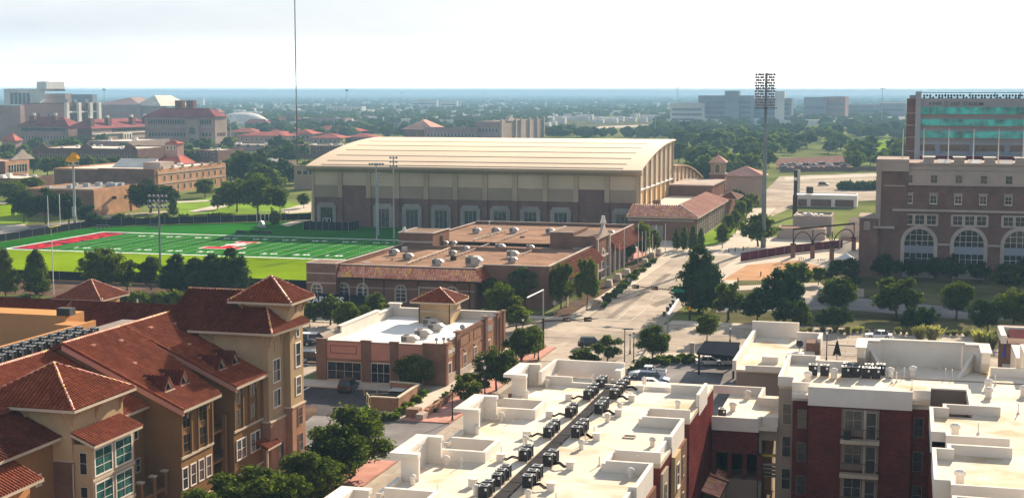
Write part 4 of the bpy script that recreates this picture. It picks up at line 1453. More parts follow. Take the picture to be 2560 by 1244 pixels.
# --- wing to the near side
MB().box(-85, -72.6, 90, 110.8, 0, 11.2).build('wall', M['stucco_br'], la)
tiled(la, [(-71.7, 90, 11.35), (-71.7, 110.79, 11.35), (-80.5, 110.79, 15.3), (-80.5, 90, 15.3)], 'tile_d')
fascia(la, (-71.7, 90, 11.35), (-71.7, 110.75, 11.35))
window(la, 'E', -72.6, 105.6, 7.6, 1.5, 1.7, 2, 2, .12, 'trim_c', 'glass')
window(la, 'E', -72.6, 108.4, 7.6, .6, .8, 1, 1, .14, 'trim_w', 'glass')
window(la, 'E', -72.6, 108.4, 4.5, .6, .8, 1, 1, .14, 'trim_w', 'glass')
MB().box(-78, -70.2, 92, 103.6, 0, 9.2).build('bay', M['stucco_or'], la)
r = tiled(la, [(-69.4, 91.5, 9.45), (-69.4, 104.4, 9.45), (-74.2, 104.4, 11.75), (-74.2, 91.5, 11.75)], 'tile')
fascia(la, (-69.4, 91.5, 9.45), (-69.4, 104.4, 9.45))
fascia(la, (-74.2, 104.4, 11.75), (-69.4, 104.4, 9.45))
# --- recess between near tower and the first gable
MB().box(-84, -71.6, 119.7, 124.9, 0, 11.2).build('wall', M['stucco_br'], la)
r = tiled(la, [(-70.8, 119.9, 11.35), (-70.8, 124.8, 11.35), (-81.6, 124.8, 16.2), (-81.6, 103, 16.2), (-76, 103, 13.7), (-76, 119.9, 13.68)], 'tile')
ridge(r, (-81.6, 103, 16.3), (-81.6, 124.6, 16.3))
fascia(la, (-70.8, 119.7, 11.35), (-70.8, 124.6, 11.35))
window(la, 'E', -71.6, 120.6, 8.0, 1.2, 1.8, 2, 2, .12, 'trim_c', 'glass')
window(la, 'E', -71.6, 123.3, 8.3, .6, .8, 1, 1, .14, 'trim_w', 'glass')
window(la, 'E', -71.6, 120.9, 4.6, 1.1, 2.3, 1, 2, .12, 'trim_c', 'glass')
window(la, 'E', -71.6, 123.5, 5.0, .7, 1.2, 1, 2, .12, 'trim_c', 'glass')
MB().box(-71.6, -69.0, 119.4, 124.3, 3.2, 3.5).build('balcony_slab', M['stucco_br'], la)
b = MB()
for yy in (119.6, 122.0, 124.2):
    b.box(-69.35, -68.9, yy - .22, yy + .22, 2.6, 5.0)
each(b, 'balcony_pier', M['stucco_br'], la)
b = MB()
for yy in (119.6, 122.0, 124.2):
    b.box(-69.45, -68.8, yy - .32, yy + .32, 5.0, 5.15)
each(b, 'pier_cap', M['trim_c'], la)
b = MB()
for k in range(17):
    yy = 119.9 + k * .25
    b.box(-69.06, -69.03, yy - .012, yy + .012, 3.5, 4.55)
b.box(-69.07, -69.02, 119.8, 124.0, 4.55, 4.6)
b.build('railing', M['dark'], la)
# --- the two gabled units
def unit(y0, y1, yr, wm):
    X0, XE, XR, ZE, ZG = -67.7, -67.0, -80.0, 11.1, 17.0
    sl = (ZG - ZE) / (XE - XR)
    # body with the sloping top of the gable end
    MB().extr([(X0, y0 + .6, 0), (X0, y0 + .6, ZE + .1), (XR, y0 + .6, ZG - .25), (XR - 4, y0 + .6, ZG - 1.9), (XR - 4, y0 + .6, 0)], (0, y1 - y0 - 1.3, 0)).build('wall', M[wm], la)
    r = tiled(la, [(XE, y0, ZE), (XE, y1, ZE), (XR, y1 + 4.4, ZG), (XR, y0, ZG)], 'tile')
    ridge(r, (XR, y0, ZG + .1), (XR, y1 + 4.4, ZG + .1))
    ridge(r, (XE, y0 + .05, ZE + .08), (XR, y0 + .05, ZG + .08), 'tile')
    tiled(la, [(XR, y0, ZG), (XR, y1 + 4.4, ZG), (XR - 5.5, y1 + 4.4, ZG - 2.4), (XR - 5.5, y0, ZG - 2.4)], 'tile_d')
    fascia(la, (XR - .1, y0 + .06, ZG - .1), (XE, y0 + .06, ZE - .05), .5, .34, 'pink', 'rake_board')
    fascia(la, (XE, y0, ZE), (XE, y1, ZE), .28)
    # dormers
    for k in (0, 1):
        yc = y0 + 2.35 + 3.1 * k
        xf, zb = -69.9, ZE + sl * (XE + 69.9) + .02
        zp, hw = zb + 1.25, .95
        xb = XE - (zp - ZE) / sl
        fr = [(xf, yc - hw, zb), (xf, yc + hw, zb), (xf, yc, zp)]
        d_ = MB().poly(fr).build('dormer', M['trim_c'], la)
        MB().poly([(xf + .03, yc - hw * .5, zb + .12), (xf + .03, yc + hw * .5, zb + .12), (xf + .03, yc, zp - .45)]).build('louvre', M['black'], d_)
        for s_ in (-1, 1):
            fascia(d_, (xf + .06, yc + s_ * (hw + .25), zb - .2), (xf + .06, yc, zp + .12), .16, .12)
            xk = XE - (zb - ZE - .2) / sl - .2
            tiled(la, [(xf + .15, yc + s_ * (hw + .3), zb - .2), (xf + .15, yc, zp + .12), (xb - .3, yc, zp + .12), (xk - .2, yc + s_ * (hw + .3), zb - .2)], 'tile_d', 0, .08)
        MB().box(xf, xf + .3, yc - hw, yc + hw, zb - .1, zb + .06).build('sill', M['trim_c'], d_)
    # roof vents
    for (xx, yy) in ((-78.5, y0 + 3), (-78.0, y0 + 7.5), (-74.5, y0 + 4), (-72.2, y0 + 2.2), (-72.0, y0 + 5.3)):
        zz = ZE + sl * (XE - xx)
        MB().box(xx - .2, xx + .2, yy - .25, yy + .25, zz, zz + .22).build('roof_vent', M['pink'], r)
    # front: pilasters, tall openings, belt, windows
    ym = (y0 + y1) / 2
    for yy in (y0 + .75, y0 + 2.75, ym + .15, ym + 2.05, y1 - .85):
        MB().box(X0, X0 + .16, yy - .14, yy + .14, 6.3, ZE - .2).build('pilaster', M['stucco_br'], la)
    for yc in (y0 + 1.75, ym + 1.1):
        for zz in (6.6, 9.0):
            window(la, 'E', X0, yc, zz, 1.5, 1.75, 2, 2, .06, 'stucco_br', 'glass')
    MB().box(X0, X0 + .14, y0 + .55, y1 - .65, 6.0, 6.22).build('belt_course', M['trim_c'], la)
    MB().box(X0, X0 + .14, y0 + .55, y1 - .65, 1.2, 1.4).build('belt_course', M['trim_c'], la)
    return X0
unit(124.4, 132.4, None, 'stucco_br')
unit(135.9, 144.2, None, 'stucco_br')
for yc in (126.0, 127.7, 129.4, 131.0):
    window(la, 'E', -67.7, yc - .3, 3.0, .95, 2.0, 1, 2, .13, 'trim_w', 'glass')
for yc in (137.6, 138.75, 141.0, 142.15):
    window(la, 'E', -67.7, yc, 3.0, .95, 2.0, 1, 2, .13, 'trim_w', 'glass')
for yy in (126.4, 130.9, 138.5, 141.9):
    bracket(la, -67.7, yy, 10.9, 1, 0, .6, 1.0)
# recess between the gables
MB().box(-84, -71.0, 131.7, 136.5, 0, 11.5).build('wall', M['stucco_br'], la)
for zz in (.6, 3.7, 6.8):
    MB().box(-71.0, -68.4, 132.0, 136.3, zz - .28, zz).build('balcony_slab', M['stucco_br'], la)
    window(la, 'E', -71.0, 134.2, zz + .1, 2.6, 2.2, 2, 1, .1, 'stucco_br', 'glass', False, 'balcony_door')
    b = MB()
    for k in range(16):
        yy = 132.3 + k * .25
        b.box(-68.46, -68.43, yy - .012, yy + .012, zz, zz + 1.0)
    b.box(-68.47, -68.42, 132.2, 136.2, zz + 1.0, zz + 1.05)
    b.build('railing', M['dark'], la)
b = MB()
b.box(-68.6, -68.1, 131.9, 132.3, 0, 7.4)
b.box(-68.6, -68.1, 135.3, 135.7, 0, 8.2)
each(b, 'balcony_pier', M['stucco_br'], la)
# --- far tower
MB().box(-75.2, -66.9, 143.5, 149.9, 5.8, 15.5).build('tower_wall', M['stucco_b'], la)
MB().box(-75.0, -66.7, 143.45, 149.9, 0, 5.6).build('tower_wall', M['brick_tan'], la)
MB().box(-75.1, -66.6, 143.35, 147.55, 5.6, 5.8).build('belt_course', M['trim_c'], la)
MB().box(-70, -66.1, 147.6, 151.2, 6.6, 15.5).build('bay', M['stucco_b'], la)
MB().box(-70, -65.95, 147.58, 151.2, 0, 6.4).build('bay', M['brick_tan'], la)
MB().box(-70, -65.85, 147.5, 151.3, 6.4, 6.6).build('belt_course', M['trim_c'], la)
r = tiled(la, [(-80, 142.5, 15.7), (-65.9, 142.5, 15.7), (-70.6, 150.6, 19.1), (-80, 150.6, 19.1)], 'tile_d')
r2 = tiled(la, [(-65.9, 142.5, 15.7), (-65.4, 151.6, 15.7), (-70.6, 151.6, 19.1), (-70.6, 150.6, 19.1)], 'tile')
ridge(r, (-65.9, 142.5, 15.78), (-70.6, 150.6, 19.18))
ridge(r, (-80, 150.6, 19.2), (-72.5, 150.6, 19.2))
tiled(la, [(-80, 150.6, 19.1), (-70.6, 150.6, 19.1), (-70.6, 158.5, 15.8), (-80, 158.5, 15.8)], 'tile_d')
fascia(la, (-76, 142.5, 15.7), (-65.9, 142.5, 15.7))
fascia(la, (-65.9, 142.5, 15.7), (-65.4, 151.6, 15.7))
MB().box(-75.5, -66, 142.7, 151.4, 15.47, 15.5).build('soffit', M['stucco_b'], la)
MB().box(-72.2, -66.3, 147.3, 152.0, 15.5, 18.4).build('tower_wall', M['stucco_b'], la)
pyramid(la, -69.2, 149.7, 3.85, 3.3, 18.5, 21.0, 'tile')
for yy in (147.6, 149.7, 151.7):
    bracket(la, -66.3, yy, 18.3, 1, 0, .75, 1.3)
for xx in (-71.6, -66.5):
    bracket(la, xx, 147.3, 18.3, 0, -1, .7, 1.3)
for yy in (143.9, 146.9):
    bracket(la, -66.9, yy, 15.45, 1, 0, .7, 1.5)
for xx in (-73.6, -67.3):
    bracket(la, xx, 143.5, 15.45, 0, -1, .7, 1.5)
window(la, 'E', -66.9, 145.6, 9.9, 1.7, 2.4, 2, 2, .14, 'trim_w', 'glass')
window(la, 'E', -66.9, 145.6, 7.1, 1.7, 1.8, 2, 1, .14, 'trim_w', 'glass')
window(la, 'E', -66.9, 145.6, 13.4, .7, 1.0, 1, 1, .12, 'stucco_b', 'stucco_b')
for z0, h_ in ((10.9, 2.6), (7.7, 1.9)):
    window(la, 'E', -66.1, 149.7, z0, 1.2, h_, 1, 2, .15, 'trim_w', 'glass')
window(la, 'E', -66.1, 149.7, 14.3, .6, .75, 1, 1, .13, 'trim_w', 'glass')
window(la, 'E', -65.95, 149.7, 4.2, 1.1, 1.9, 1, 2, .08, 'brick_tan', 'glass')
window(la, 'E', -65.95, 149.7, 1.2, 1.1, 1.9, 1, 2, .08, 'brick_tan', 'glass')
window(la, 'E', -66.7, 145.9, .3, 1.4, 2.6, 1, 1, .1, 'brick_tan', 'glass')
tiled(la, [(-66.2, 141.5, 3.2), (-66.2, 145.0, 3.2), (-68.5, 145.0, 4.3), (-68.5, 141.5, 4.3)], 'tile')
fascia(la, (-66.2, 141.5, 3.2), (-66.2, 145.0, 3.2), .2)
MB().box(-66.5, -66.3, 141.7, 141.9, 0, 3.0).build('post', M['trim_c'], la)
# --- back wing, courtyard mechanical well
MB().box(-130, -80, 156.5, 170, 0, 11.6).build('wall', M['stucco_br'], la)
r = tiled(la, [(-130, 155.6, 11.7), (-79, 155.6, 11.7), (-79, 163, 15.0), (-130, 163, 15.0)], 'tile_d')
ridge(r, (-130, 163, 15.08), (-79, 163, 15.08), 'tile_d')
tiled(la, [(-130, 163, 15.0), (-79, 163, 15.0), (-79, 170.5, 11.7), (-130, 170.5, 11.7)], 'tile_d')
fascia(la, (-103.3, 163, 15.1), (-101.2, 155.6, 11.9), .1, .5, 'pink', 'valley_flashing')
MB().box(-91.9, -84.5, 119, 156, 0, 14.2).build('mechanical_deck', M['roof_grey'], la)
MB().box(-92.3, -91.92, 119, 150, 12, 15.0).build('parapet', M['stucco_or'], la)
MB().box(-118, -97.2, 152.0, 156, 9, 15.0).build('parapet', M['stucco_or'], la)
MB().box(-97.2, -93.8, 149.2, 152.0, 9, 14.4).build('parapet', M['stucco_or'], la)
MB().box(-130, -92.4, 110, 149, 0, 11.0).build('mechanical_deck', M['roof_grey'], la)
tag(MB().box(-98.4, -96.6, 151.9, 153.2, 15.02, 15.9).build('roof_unit', M['dark']), 'dark square unit on the end of the orange courtyard wall', 'roof unit')
i = 0
for row, x in (('wall side', -90.6), ('ridge side', -88.6)):
    for k in range(11):
        y = 126.5 + 1.75 * k
        CND.put((x, y, 14.2), 0, 'dark condenser in the tiled roof courtyard, %s of the row on the %s' % (ORD[k], row), 'air conditioner', 'condensers in the tiled roof courtyard', (1.15, 1.15, 1.15))
for i, (x, y) in enumerate(((-99, 170.2), (-94, 171))):
    PV.put((x, 163.2, 15), 0, 'short pale vent on the ridge of the dark tiled back wing', 'pipe', 'vents on the dark tiled ridge', (2, 2, .8))

# small pavilion behind the complex
pv = thing('pavilion', 'small pavilion with a red hipped roof behind the dark tiled back wing', 'pavilion', (-146, 237, 0))
MB().box(-149.5, -142.5, 233, 241, 0, 4.0).build('wall', M['stucco_or'], pv)
pyramid(pv, -146, 237, 5.0, 5.0, 4.1, 7.2, 'tile')

# ================================================================ arched windows
def arch_pts(w, h, n=14, g=0.0):
    """outline (x, z) of an arched opening: w wide, h to the crown, grown by g"""
    r = w / 2 + g
    pts = [(-r, -0.0), (r, -0.0)]
    for i in range(n + 1):
        a = PI * i / n
        pts.append((r * math.cos(a), (h - w / 2) + r * math.sin(a)))
    return pts
ARCH = {}
def arch_window(par, face, x, y, z, w, h, fw, nx, nz, sm='stone', fm='trim_w', gm='glass', band=False, panes=True):
    key = (w, h, fw, nx, nz, sm, fm, gm, band)
    if key not in ARCH:
        inn, out = arch_pts(w, h), arch_pts(w, h, 14, fw)
        s_ = MB()
        for i in range(1, len(inn)):
            j = (i + 1) % len(inn)
            if i == len(inn) - 1:
                j = 0
            a, b_, c, d = inn[i], inn[j], out[j], out[i]
            v0 = len(s_.v)
            for q in (a, b_, c, d):
                s_.v.append((q[0], -.16, q[1]))
            for q in (a, b_, c, d):
                s_.v.append((q[0], 0.0, q[1]))
            s_.f += [(v0, v0 + 1, v0 + 2, v0 + 3), (v0 + 2, v0 + 3, v0 + 7, v0 + 6), (v0, v0 + 1, v0 + 5, v0 + 4)]
        s_.box(-w / 2 - fw, w / 2 + fw, -.2, 0, -.25, 0)
        gl = MB().poly([(a, -.02, b_) for a, b_ in inn])
        mu = MB()
        hs = h - w / 2
        for i in range(1, nx):
            xx = -w / 2 + w * i / nx
            zt = hs + math.sqrt(max(0, (w / 2) ** 2 - xx * xx))
            mu.box(xx - .04, xx + .04, -.07, -.022, 0, zt)
        for j in range(1, nz + 1):
            zz = h * j / (nz + 1)
            hw = w / 2 if zz < hs else math.sqrt(max(0, (w / 2) ** 2 - (zz - hs) ** 2))
            mu.box(-hw, hw, -.066, -.024, zz - .04, zz + .04)
        bd = None
        if band:
            bd = mesh_of(MB().box(-w / 2, w / 2, -.10, -.03, hs * .52, hs * .88), 'spandrel', M['far_blue'])
        ARCH[key] = (mesh_of(s_, 'arch_surround', M[sm]), mesh_of(gl, 'glazing', M[gm]), mesh_of(mu, 'mullions', M[fm]), bd)
    a = ARCH[key]
    o = part_at(a[0], 'arched_window', par, (x, y, z), ROT[face])
    for me, nm in ((a[1], 'glazing'), (a[2], 'mullion_grid'), (a[3], 'spandrel')):
        if me:
            link(nm, me, None, o)
    return o

# ================================================================ corner store with the white roof
sb = thing('store_building', 'single storey tan brick corner store with a white roof and a tiled corner tower', 'store', (-72, 208, 0))
SX0, SX1, SY0, SY1, SZ = -82.3, -62.8, 193.5, 224.5, 4.9
MB().box(SX0 + .3, SX1 - .3, SY0 + .3, SY1 - .3, SZ - .3, SZ).build('roof', M['membrane_w'], sb)
b = MB()
b.box(SX0, SX1, SY0, SY0 + .298, 0, 5.9)
b.box(SX0, SX0 + .298, SY0 + .3, SY1, 0, 5.8)
b.box(SX0 + .3, SX1, SY1 - .298, SY1, 0, 6.2)
b.box(SX1 - .298, SX1, SY0 + .3, SY1 - .3, 0, 6.2)
b.build('wall', M['brick_tan'], sb)
# stucco panels between the piers, front
for x0, x1 in ((-80.85, -75.45), (-74.05, -71.05), (-69.85, -66.05)):
    MB().box(x0, x1, SY0 - .1, SY0 - .002, 3.35, 5.75).build('stucco_panel', M['pink'], sb)
b = MB()
for a in ((-80.3, -76.2, 4.1, 4.17), (-80.3, -76.2, 5.2, 5.27), (-80.3, -80.23, 4.17, 5.2), (-76.27, -76.2, 4.17, 5.2)):
    b.box(a[0], a[1], SY0 - .13, SY0 - .1, a[2], a[3])
b.build('sign_outline', M['maroon'], sb)
for x0, x1 in ((-82.45, -80.85), (-75.45, -74.05), (-71.05, -69.85), (-66.05, -62.65)):
    MB().box(x0, x1, SY0 - .25, SY0 - .003, 0, 6.0).build('brick_pier', M['brick_brown'], sb)
    MB().box(x0 - .1, x1 + .1, SY0 - .33, SY0 + .3, 6.0, 6.2).build('cap', M['brick_brown'], sb)
MB().box(SX0 - .05, SX1 + .05, SY0 - .12, SY0 + .35, 5.9, 6.02).build('coping', M['trim_w'], sb)
window(sb, 'S', -78.15, SY0 - .02, .3, 5.1, 2.5, 4, 2, .12, 'trim_c', 'glass', True)
window(sb, 'S', -72.55, SY0 - .02, .12, 2.8, 2.75, 3, 2, .12, 'trim_w', 'glass', False, 'door')
window(sb, 'S', -68.0, SY0 - .02, .3, 3.5, 2.5, 3, 2, .12, 'trim_c', 'glass', True)
# east side
for y0, y1, h_ in ((193.3, 194.3, 6.1), (198.3, 199.9, 7.0), (213.2, 214.6, 7.0), (219.8, 221.4, 6.6), (223.6, 224.7, 6.4)):
    MB().box(SX1, SX1 + .25, y0, y1, 0, h_).build('brick_pier', M['brick_brown'], sb)
    MB().box(SX1 - .35, SX1 + .35, y0 - .1, y1 + .1, h_, h_ + .2).build('cap', M['brick_brown'], sb)
MB().box(SX1 - .35, SX1 + .1, 199.9, 213.2, 6.2, 6.75).build('coping', M['brick_brown'], sb)
MB().box(SX1, SX1 + .16, 194.3, 198.3, .0, 1.5).build('stone_base', M['stone'], sb)
MB().box(SX1, SX1 + .16, 199.9, 213.2, .0, 1.2).build('stone_base', M['stone'], sb)
for y, hh in ((195.6, 2.9), (203.0, 2.9), (208.4, 2.5), (215.8, 2.9)):
    window(sb, 'E', SX1, y, .15 if hh > 2.6 else 1.2, 1.3, hh if hh > 2.6 else 2.0, 2, 2, .14, 'trim_w', 'glass')
for y0, y1 in ((200.8, 205.4), (207.6, 212.0)):
    b = MB()
    for a in ((y0, y1, 4.5, 4.58), (y0, y1, 6.0, 6.08), (y0, y0 + .08, 4.58, 6.0), (y1 - .08, y1, 4.58, 6.0)):
        b.box(SX1, SX1 + .06, a[0], a[1], a[2], a[3])
    b.build('recessed_panel', M['brick_brown'], sb)
MB().box(SX1, SX1 + .05, 194.4, 198.2, 3.9, 5.5).build('stucco_panel', M['stucco_b'], sb)
text('lettering', 'Great Clips', M['sign_w'], sb, (0, 1, 0), (0, 0, 1), (SX1 + .12, 194.7, 4.3), 3.2, .85, .02)
MB().box(SX1, SX1 + .08, 215.0, 217.6, 4.4, 5.4).build('sign_box', M['glass_b'], sb)
for y in (202, 207, 211):
    MB().cyl((SX1 + .05, y, 3.9), (SX1 + .35, y, 3.75), .1, .14, 6).build('wall_lamp', M['dark'], sb)
for y in (193.0 + 6.2, 220.9):
    MB().cyl((SX1 + .33, y, 0), (SX1 + .33, y, 6.0), .07, .07, 6).build('downpipe', M['dark'], sb)
# inner faces of the stepped parapet
b = MB()
b.box(SX0 + .3, SX0 + .55, SY0 + .3, 201.5, SZ, 5.7)
b.box(SX0 + .3, SX0 + .55, 201.5, 217.5, SZ, 6.7)
b.box(SX0 + .3, SX0 + .55, 217.5, SY1 - .3, SZ, 6.2)
b.box(SX0 + .55, SX1 - .3, SY1 - .55, SY1 - .3, SZ, 6.2)
b.build('parapet', M['stucco_w'], sb)
b = MB()
b.box(SX0 - .1, SX0 + .65, 201.3, 217.7, 6.7, 6.85)
b.box(SX0 - .1, SX0 + .65, 217.7, SY1, 6.2, 6.35)
b.box(SX0 + .65, SX1 + .05, SY1 - .65, SY1 + .1, 6.2, 6.35)
b.box(SX0 - .2, SX0 + 2.0, SY1 - .9, SY1 + .2, 6.9, 7.1)
b.build('coping', M['trim_w'], sb)
MB().box(SX0, SX0 + 1.8, SY1 - .66, SY1, 6.36, 6.9).build('corner_post', M['stucco_w'], sb)
# tower
TX0, TX1, TY0, TY1 = -75.2, -69.9, 218.2, 223.6
MB().box(TX0, TX1, TY0, TY1, SZ, 8.3).build('tower_wall', M['stucco_b'], sb)
b = MB().box(TX0 - .1, TX1 + .1, TY0 - .1, TY1 + .1, 6.7, 6.95)
b.build('belt_course', M['trim_c'], sb)
pyramid(sb, (TX0 + TX1) / 2, (TY0 + TY1) / 2, 3.75, 3.75, 8.45, 10.3, 'tile')
for x in (TX0 + .1, TX1 - .1):
    MB().cyl((x, TY0 - .18, SZ), (x, TY0 - .18, 8.2), .08, .08, 6).build('downpipe', M['dark'], sb)
# units on this roof
def rtu():
    r = proto('rooftop_unit')
    MB().box(-.95, .95, -.6, .6, .2, 1.15).build('casing', M['unit_metal'], r)
    MB().box(-.85, .85, -.5, .5, 0, .2).build('curb', M['concrete'], r)
    b = MB()
    for i in range(6):
        b.box(-.85 + i * .13, -.78 + i * .13, -.625, -.602, .35, 1.0)
    b.build('louvre', M['dark'], r)
    b = MB().extr([(.95, -.5, 1.05), (1.45, -.5, .75), (1.45, -.5, .55), (.95, -.5, .45)], (0, 1.0, 0))
    b.build('intake_hood', M['unit_metal'], r)
    b = MB().cyl((-.3, 0, 1.15), (-.3, 0, 1.22), .42, .42, 12)
    b.build('fan_ring', M['dark'], r)
    return Stamp(r)
RTU = rtu()
for x, y, s in ((-70.5, 199.9, 'nearest the front edge'), (-70.3, 205.3, 'second from the front edge'), (-70.3, 211.6, 'third from the front edge'), (-72.7, 216.2, 'right against the tower')):
    RTU.put((x, y, SZ), .05, 'pale rooftop unit on the corner store, ' + s, 'rooftop unit', 'rooftop units on the corner store', (1.05, 1.3, 1.05))
for x, y, s in ((-66.3, 200.2, 'left'), (-65.4, 200.9, 'middle'), (-64.6, 200.6, 'right')):
    o = MB().cyl((x, y, SZ), (x, y, SZ + .55), .12, .12, 8).cyl((x, y, SZ + .55), (x, y, SZ + .95), .33, .18, 10).build('exhaust_fan', M['grey_metal'])
    tag(o, 'small grey exhaust fan at the front right corner of the store roof, %s of three' % s, 'exhaust fan', 'exhaust fans on the store roof')
dd = thing('satellite_dish', 'small satellite dish near the right edge of the store roof', 'satellite dish', (-65.2, 209.5, SZ))
MB().cyl((-65.2, 209.5, SZ), (-65.2, 209.5, SZ + .9), .05).build('post', M['grey_metal'], dd)
MB().cyl((-65.2, 209.45, SZ + 1.1), (-65.1, 209.3, SZ + 1.15), .45, .4, 10).build('dish', M['grey_metal'], dd)

# walled bin yard with its gates open
ey = thing('bin_enclosure', 'brick walled bin yard with pale coping and open gates', 'enclosure', (-66, 180, 0))
E0 = [(-67.6, 176.5), (-63.9, 176.5), (-64.2, 186), (-68.6, 186.6)]
for i in ((0, 1), (1, 2), (2, 3)):
    b = MB()
    wallseg(b, E0[i[0]], E0[i[1]], 0, 1.75, .3)
    w_ = b.build('wall', M['brick_tan'], ey)
    b = MB()
    wallseg(b, E0[i[0]], E0[i[1]], 1.75, 1.9, .45)
    b.build('coping', M['trim_c'], w_)
for (p0, p1) in (((-68.6, 186.4), (-71.6, 184.4)), ((-67.7, 176.6), (-69.4, 179.6))):
    b = MB()
    for z in (.25, 1.6):
        b.bar((p0[0], p0[1], z), (p1[0], p1[1], z), .1)
    for t_ in (0, .5, 1):
        x, y = p0[0] + (p1[0] - p0[0]) * t_, p0[1] + (p1[1] - p0[1]) * t_
        b.bar((x, y, .1), (x, y, 1.7), .09)
    b.build('gate', M['trim_c'], ey)
dp = thing('dumpster', 'dark steel dumpster inside the brick bin yard', 'dumpster', (-66, 182.5, 0))
MB().extr([(-67.0, 181.4, .2), (-67.0, 183.6, .2), (-67.0, 183.6, 1.6), (-67.0, 181.4, 1.3)], (1.9, 0, 0)).build('body', M['dark'], dp)
MB().box(-67.05, -65.05, 181.5, 183.5, 1.6, 1.66).build('lid', M['grey_metal'], dp)
# path, hedges' walls, monument
sheet('walk', M['concrete'], [(-63.5, 176.5), (-61.0, 176.5), (-61.0, 228), (-63.5, 228)], .135)
mo = thing('monument_sign', 'low stepped tan block sign at the end of the path', 'sign', (-60.0, 173.4, 0))
MB().box(-61.6, -59.9, 173.2, 174.8, .12, 1.2).build('block', M['brick_tan'], mo)
MB().box(-59.9, -58.9, 172.2, 174.2, .12, .8).build('step', M['stone'], mo)
b = MB()
wallseg(b, (-59.2, 174.6), (-59.4, 189), .1, .95, .4)
pw_ = tag(b.build('planter_wall', M['brick_tan']), 'low tan planter wall beside the path to the store', 'wall')

# ================================================================ football office building (brown flat roof)
fo = thing('office_building', 'long brown brick building with a flat gravel roof and tiled skirts beside the field', 'building', (-88, 300, 0))
A0, A1, B0, B1, ZB = -108.4, -66.5, 265, 360, 7.3
MB().box(A0, -80, B0, 270, 0, ZB - .3).box(A0, A1, 270, B1, 0, ZB - .302).build('wall', M['brick_brown'], fo)
rb = MB().box(A0 + .2, -80.1, B0 + .2, 270.4, ZB - .3, ZB)
rb.box(A0 + .2, A1 - .2, 270.4, 314, ZB - .3, ZB)
rb.box(A0 + .2, A1 - .2, 314.0, B1 - .2, ZB - .3, ZB + .5)
rb.build('roof', M['roof_brown'], fo)
for p0, p1, zt in (((-108.2, 265.2), (-108.2, 360), 8.2), ((-108, 360), (-66.6, 360), 8.5), ((-66.7, 270.5), (-66.7, 311), 8.2), ((-66.7, 326), (-66.7, 360), 8.6), ((-79.9, 270.5), (-66.9, 270.5), 8.2), ((-79.9, 265.2), (-79.9, 270.3), 8.0), ((-108, 265.2), (-80.1, 265.2), 8.0)):
    b = MB()
    wallseg(b, p0, p1, ZB - .35, zt, .4)
    w_ = b.build('parapet', M['brick_brown'], fo)
    b = MB()
    wallseg(b, p0, p1, zt, zt + .12, .55)
    b.build('coping', M['stone'], w_)
for y in (303.5, 314.0):
    MB().box(A0 + .5, -76.2, y, y + .35, ZB, ZB + .75).build('roof_curb', M['roof_brown'], fo)
# tiled skirt along the front and round the corner
r = tiled(fo, [(-107.7, 263.3, 5.75), (-78.2, 263.3, 5.75), (-80.1, 265.05, 7.75), (-107.7, 265.05, 7.75)], 'tile_mix', 0, .12, 1.25)
r2 = tiled(fo, [(-78.2, 263.3, 5.75), (-78.2, 273.5, 5.75), (-80.1, 271, 7.75), (-80.1, 265.05, 7.75)], 'tile', 0, .12, 1.25)
ridge(r, (-78.2, 263.3, 5.8), (-80.1, 265.05, 7.8))
MB().box(-107.8, -78.1, 263.15, 263.35, 5.45, 5.72).build('gutter', M['bronze'], fo)
for x in (-98.5, -91.4, -84.0, -81):
    MB().cyl((x, 264.9, 0), (x, 264.9, 5.5), .09, .09, 6).build('downpipe', M['bronze'], fo)
# stone bands and windows on the front
MB().box(-107.7, -80, 264.9, 264.998, 3.55, 3.7).build('belt_course', M['stone'], fo)
for x in (-106.9, -103.0, -95.0, -84.5):
    arch_window(fo, 'S', x, 264.95, 1.2, 1.9, 3.0, .35, 2, 3)
for a in ((-91.4, -87.0, 3.9, 4.2), (-91.4, -91.1, 0, 3.9), (-87.3, -87.0, 0, 3.9)):
    MB().box(a[0], a[1], 264.75, 264.96, a[2], a[3]).build('door_surround', M['stone'], fo)
MB().box(-91.1, -87.3, 264.9, 264.99, 0, 3.9).build('roller_door', M['brick_tan'], fo)
# square corner tower at the left of the front
MB().box(-114.0, -107.75, 262.9, 270, 0, 8.3).build('tower_wall', M['brick_brown'], fo)
for z in (4.4, 6.3):
    MB().box(-114.06, -107.69, 262.84, 262.9, z, z + .22).build('belt_course', M['stone'], fo)
b = MB()
b.box(-114.1, -107.65, 262.8, 263.2, 8.3, 8.45)
b.box(-114.1, -113.7, 263.2, 270.1, 8.3, 8.45)
b.box(-108.05, -107.65, 263.2, 270.1, 8.3, 8.45)
b.build('coping', M['stone'], fo)
arch_window(fo, 'S', -111.8, 262.88, 1.2, 1.9, 3.0, .35, 2, 3)
# brick plant room at the left of the roof
MB().box(-109.4, -101.4, 304, 316, 5, 10.6).build('plant_room_wall', M['brick_brown'], fo)
MB().box(-109.46, -101.34, 303.93, 304, 8.5, 8.9).build('belt_course', M['stone'], fo)
b = MB()
b.box(-109.6, -101.2, 303.8, 304.3, 10.6, 10.8)
b.box(-109.6, -109.1, 304.3, 316.2, 10.6, 10.8)
b.box(-101.7, -101.2, 304.3, 316.2, 10.6, 10.8)
b.build('coping', M['stone'], fo)
MB().cyl((-108.4, 305, 10.6), (-108.4, 305, 11.4), .6, .45, 10).cyl((-108.4, 305, 11.4), (-108.4, 305, 11.9), .45, .15, 10).build('turbine_vent', M['trim_w'], fo)
MB().box(-101.39, -101.33, 309, 311, ZB, 9.6).build('door', M['bronze'], fo)
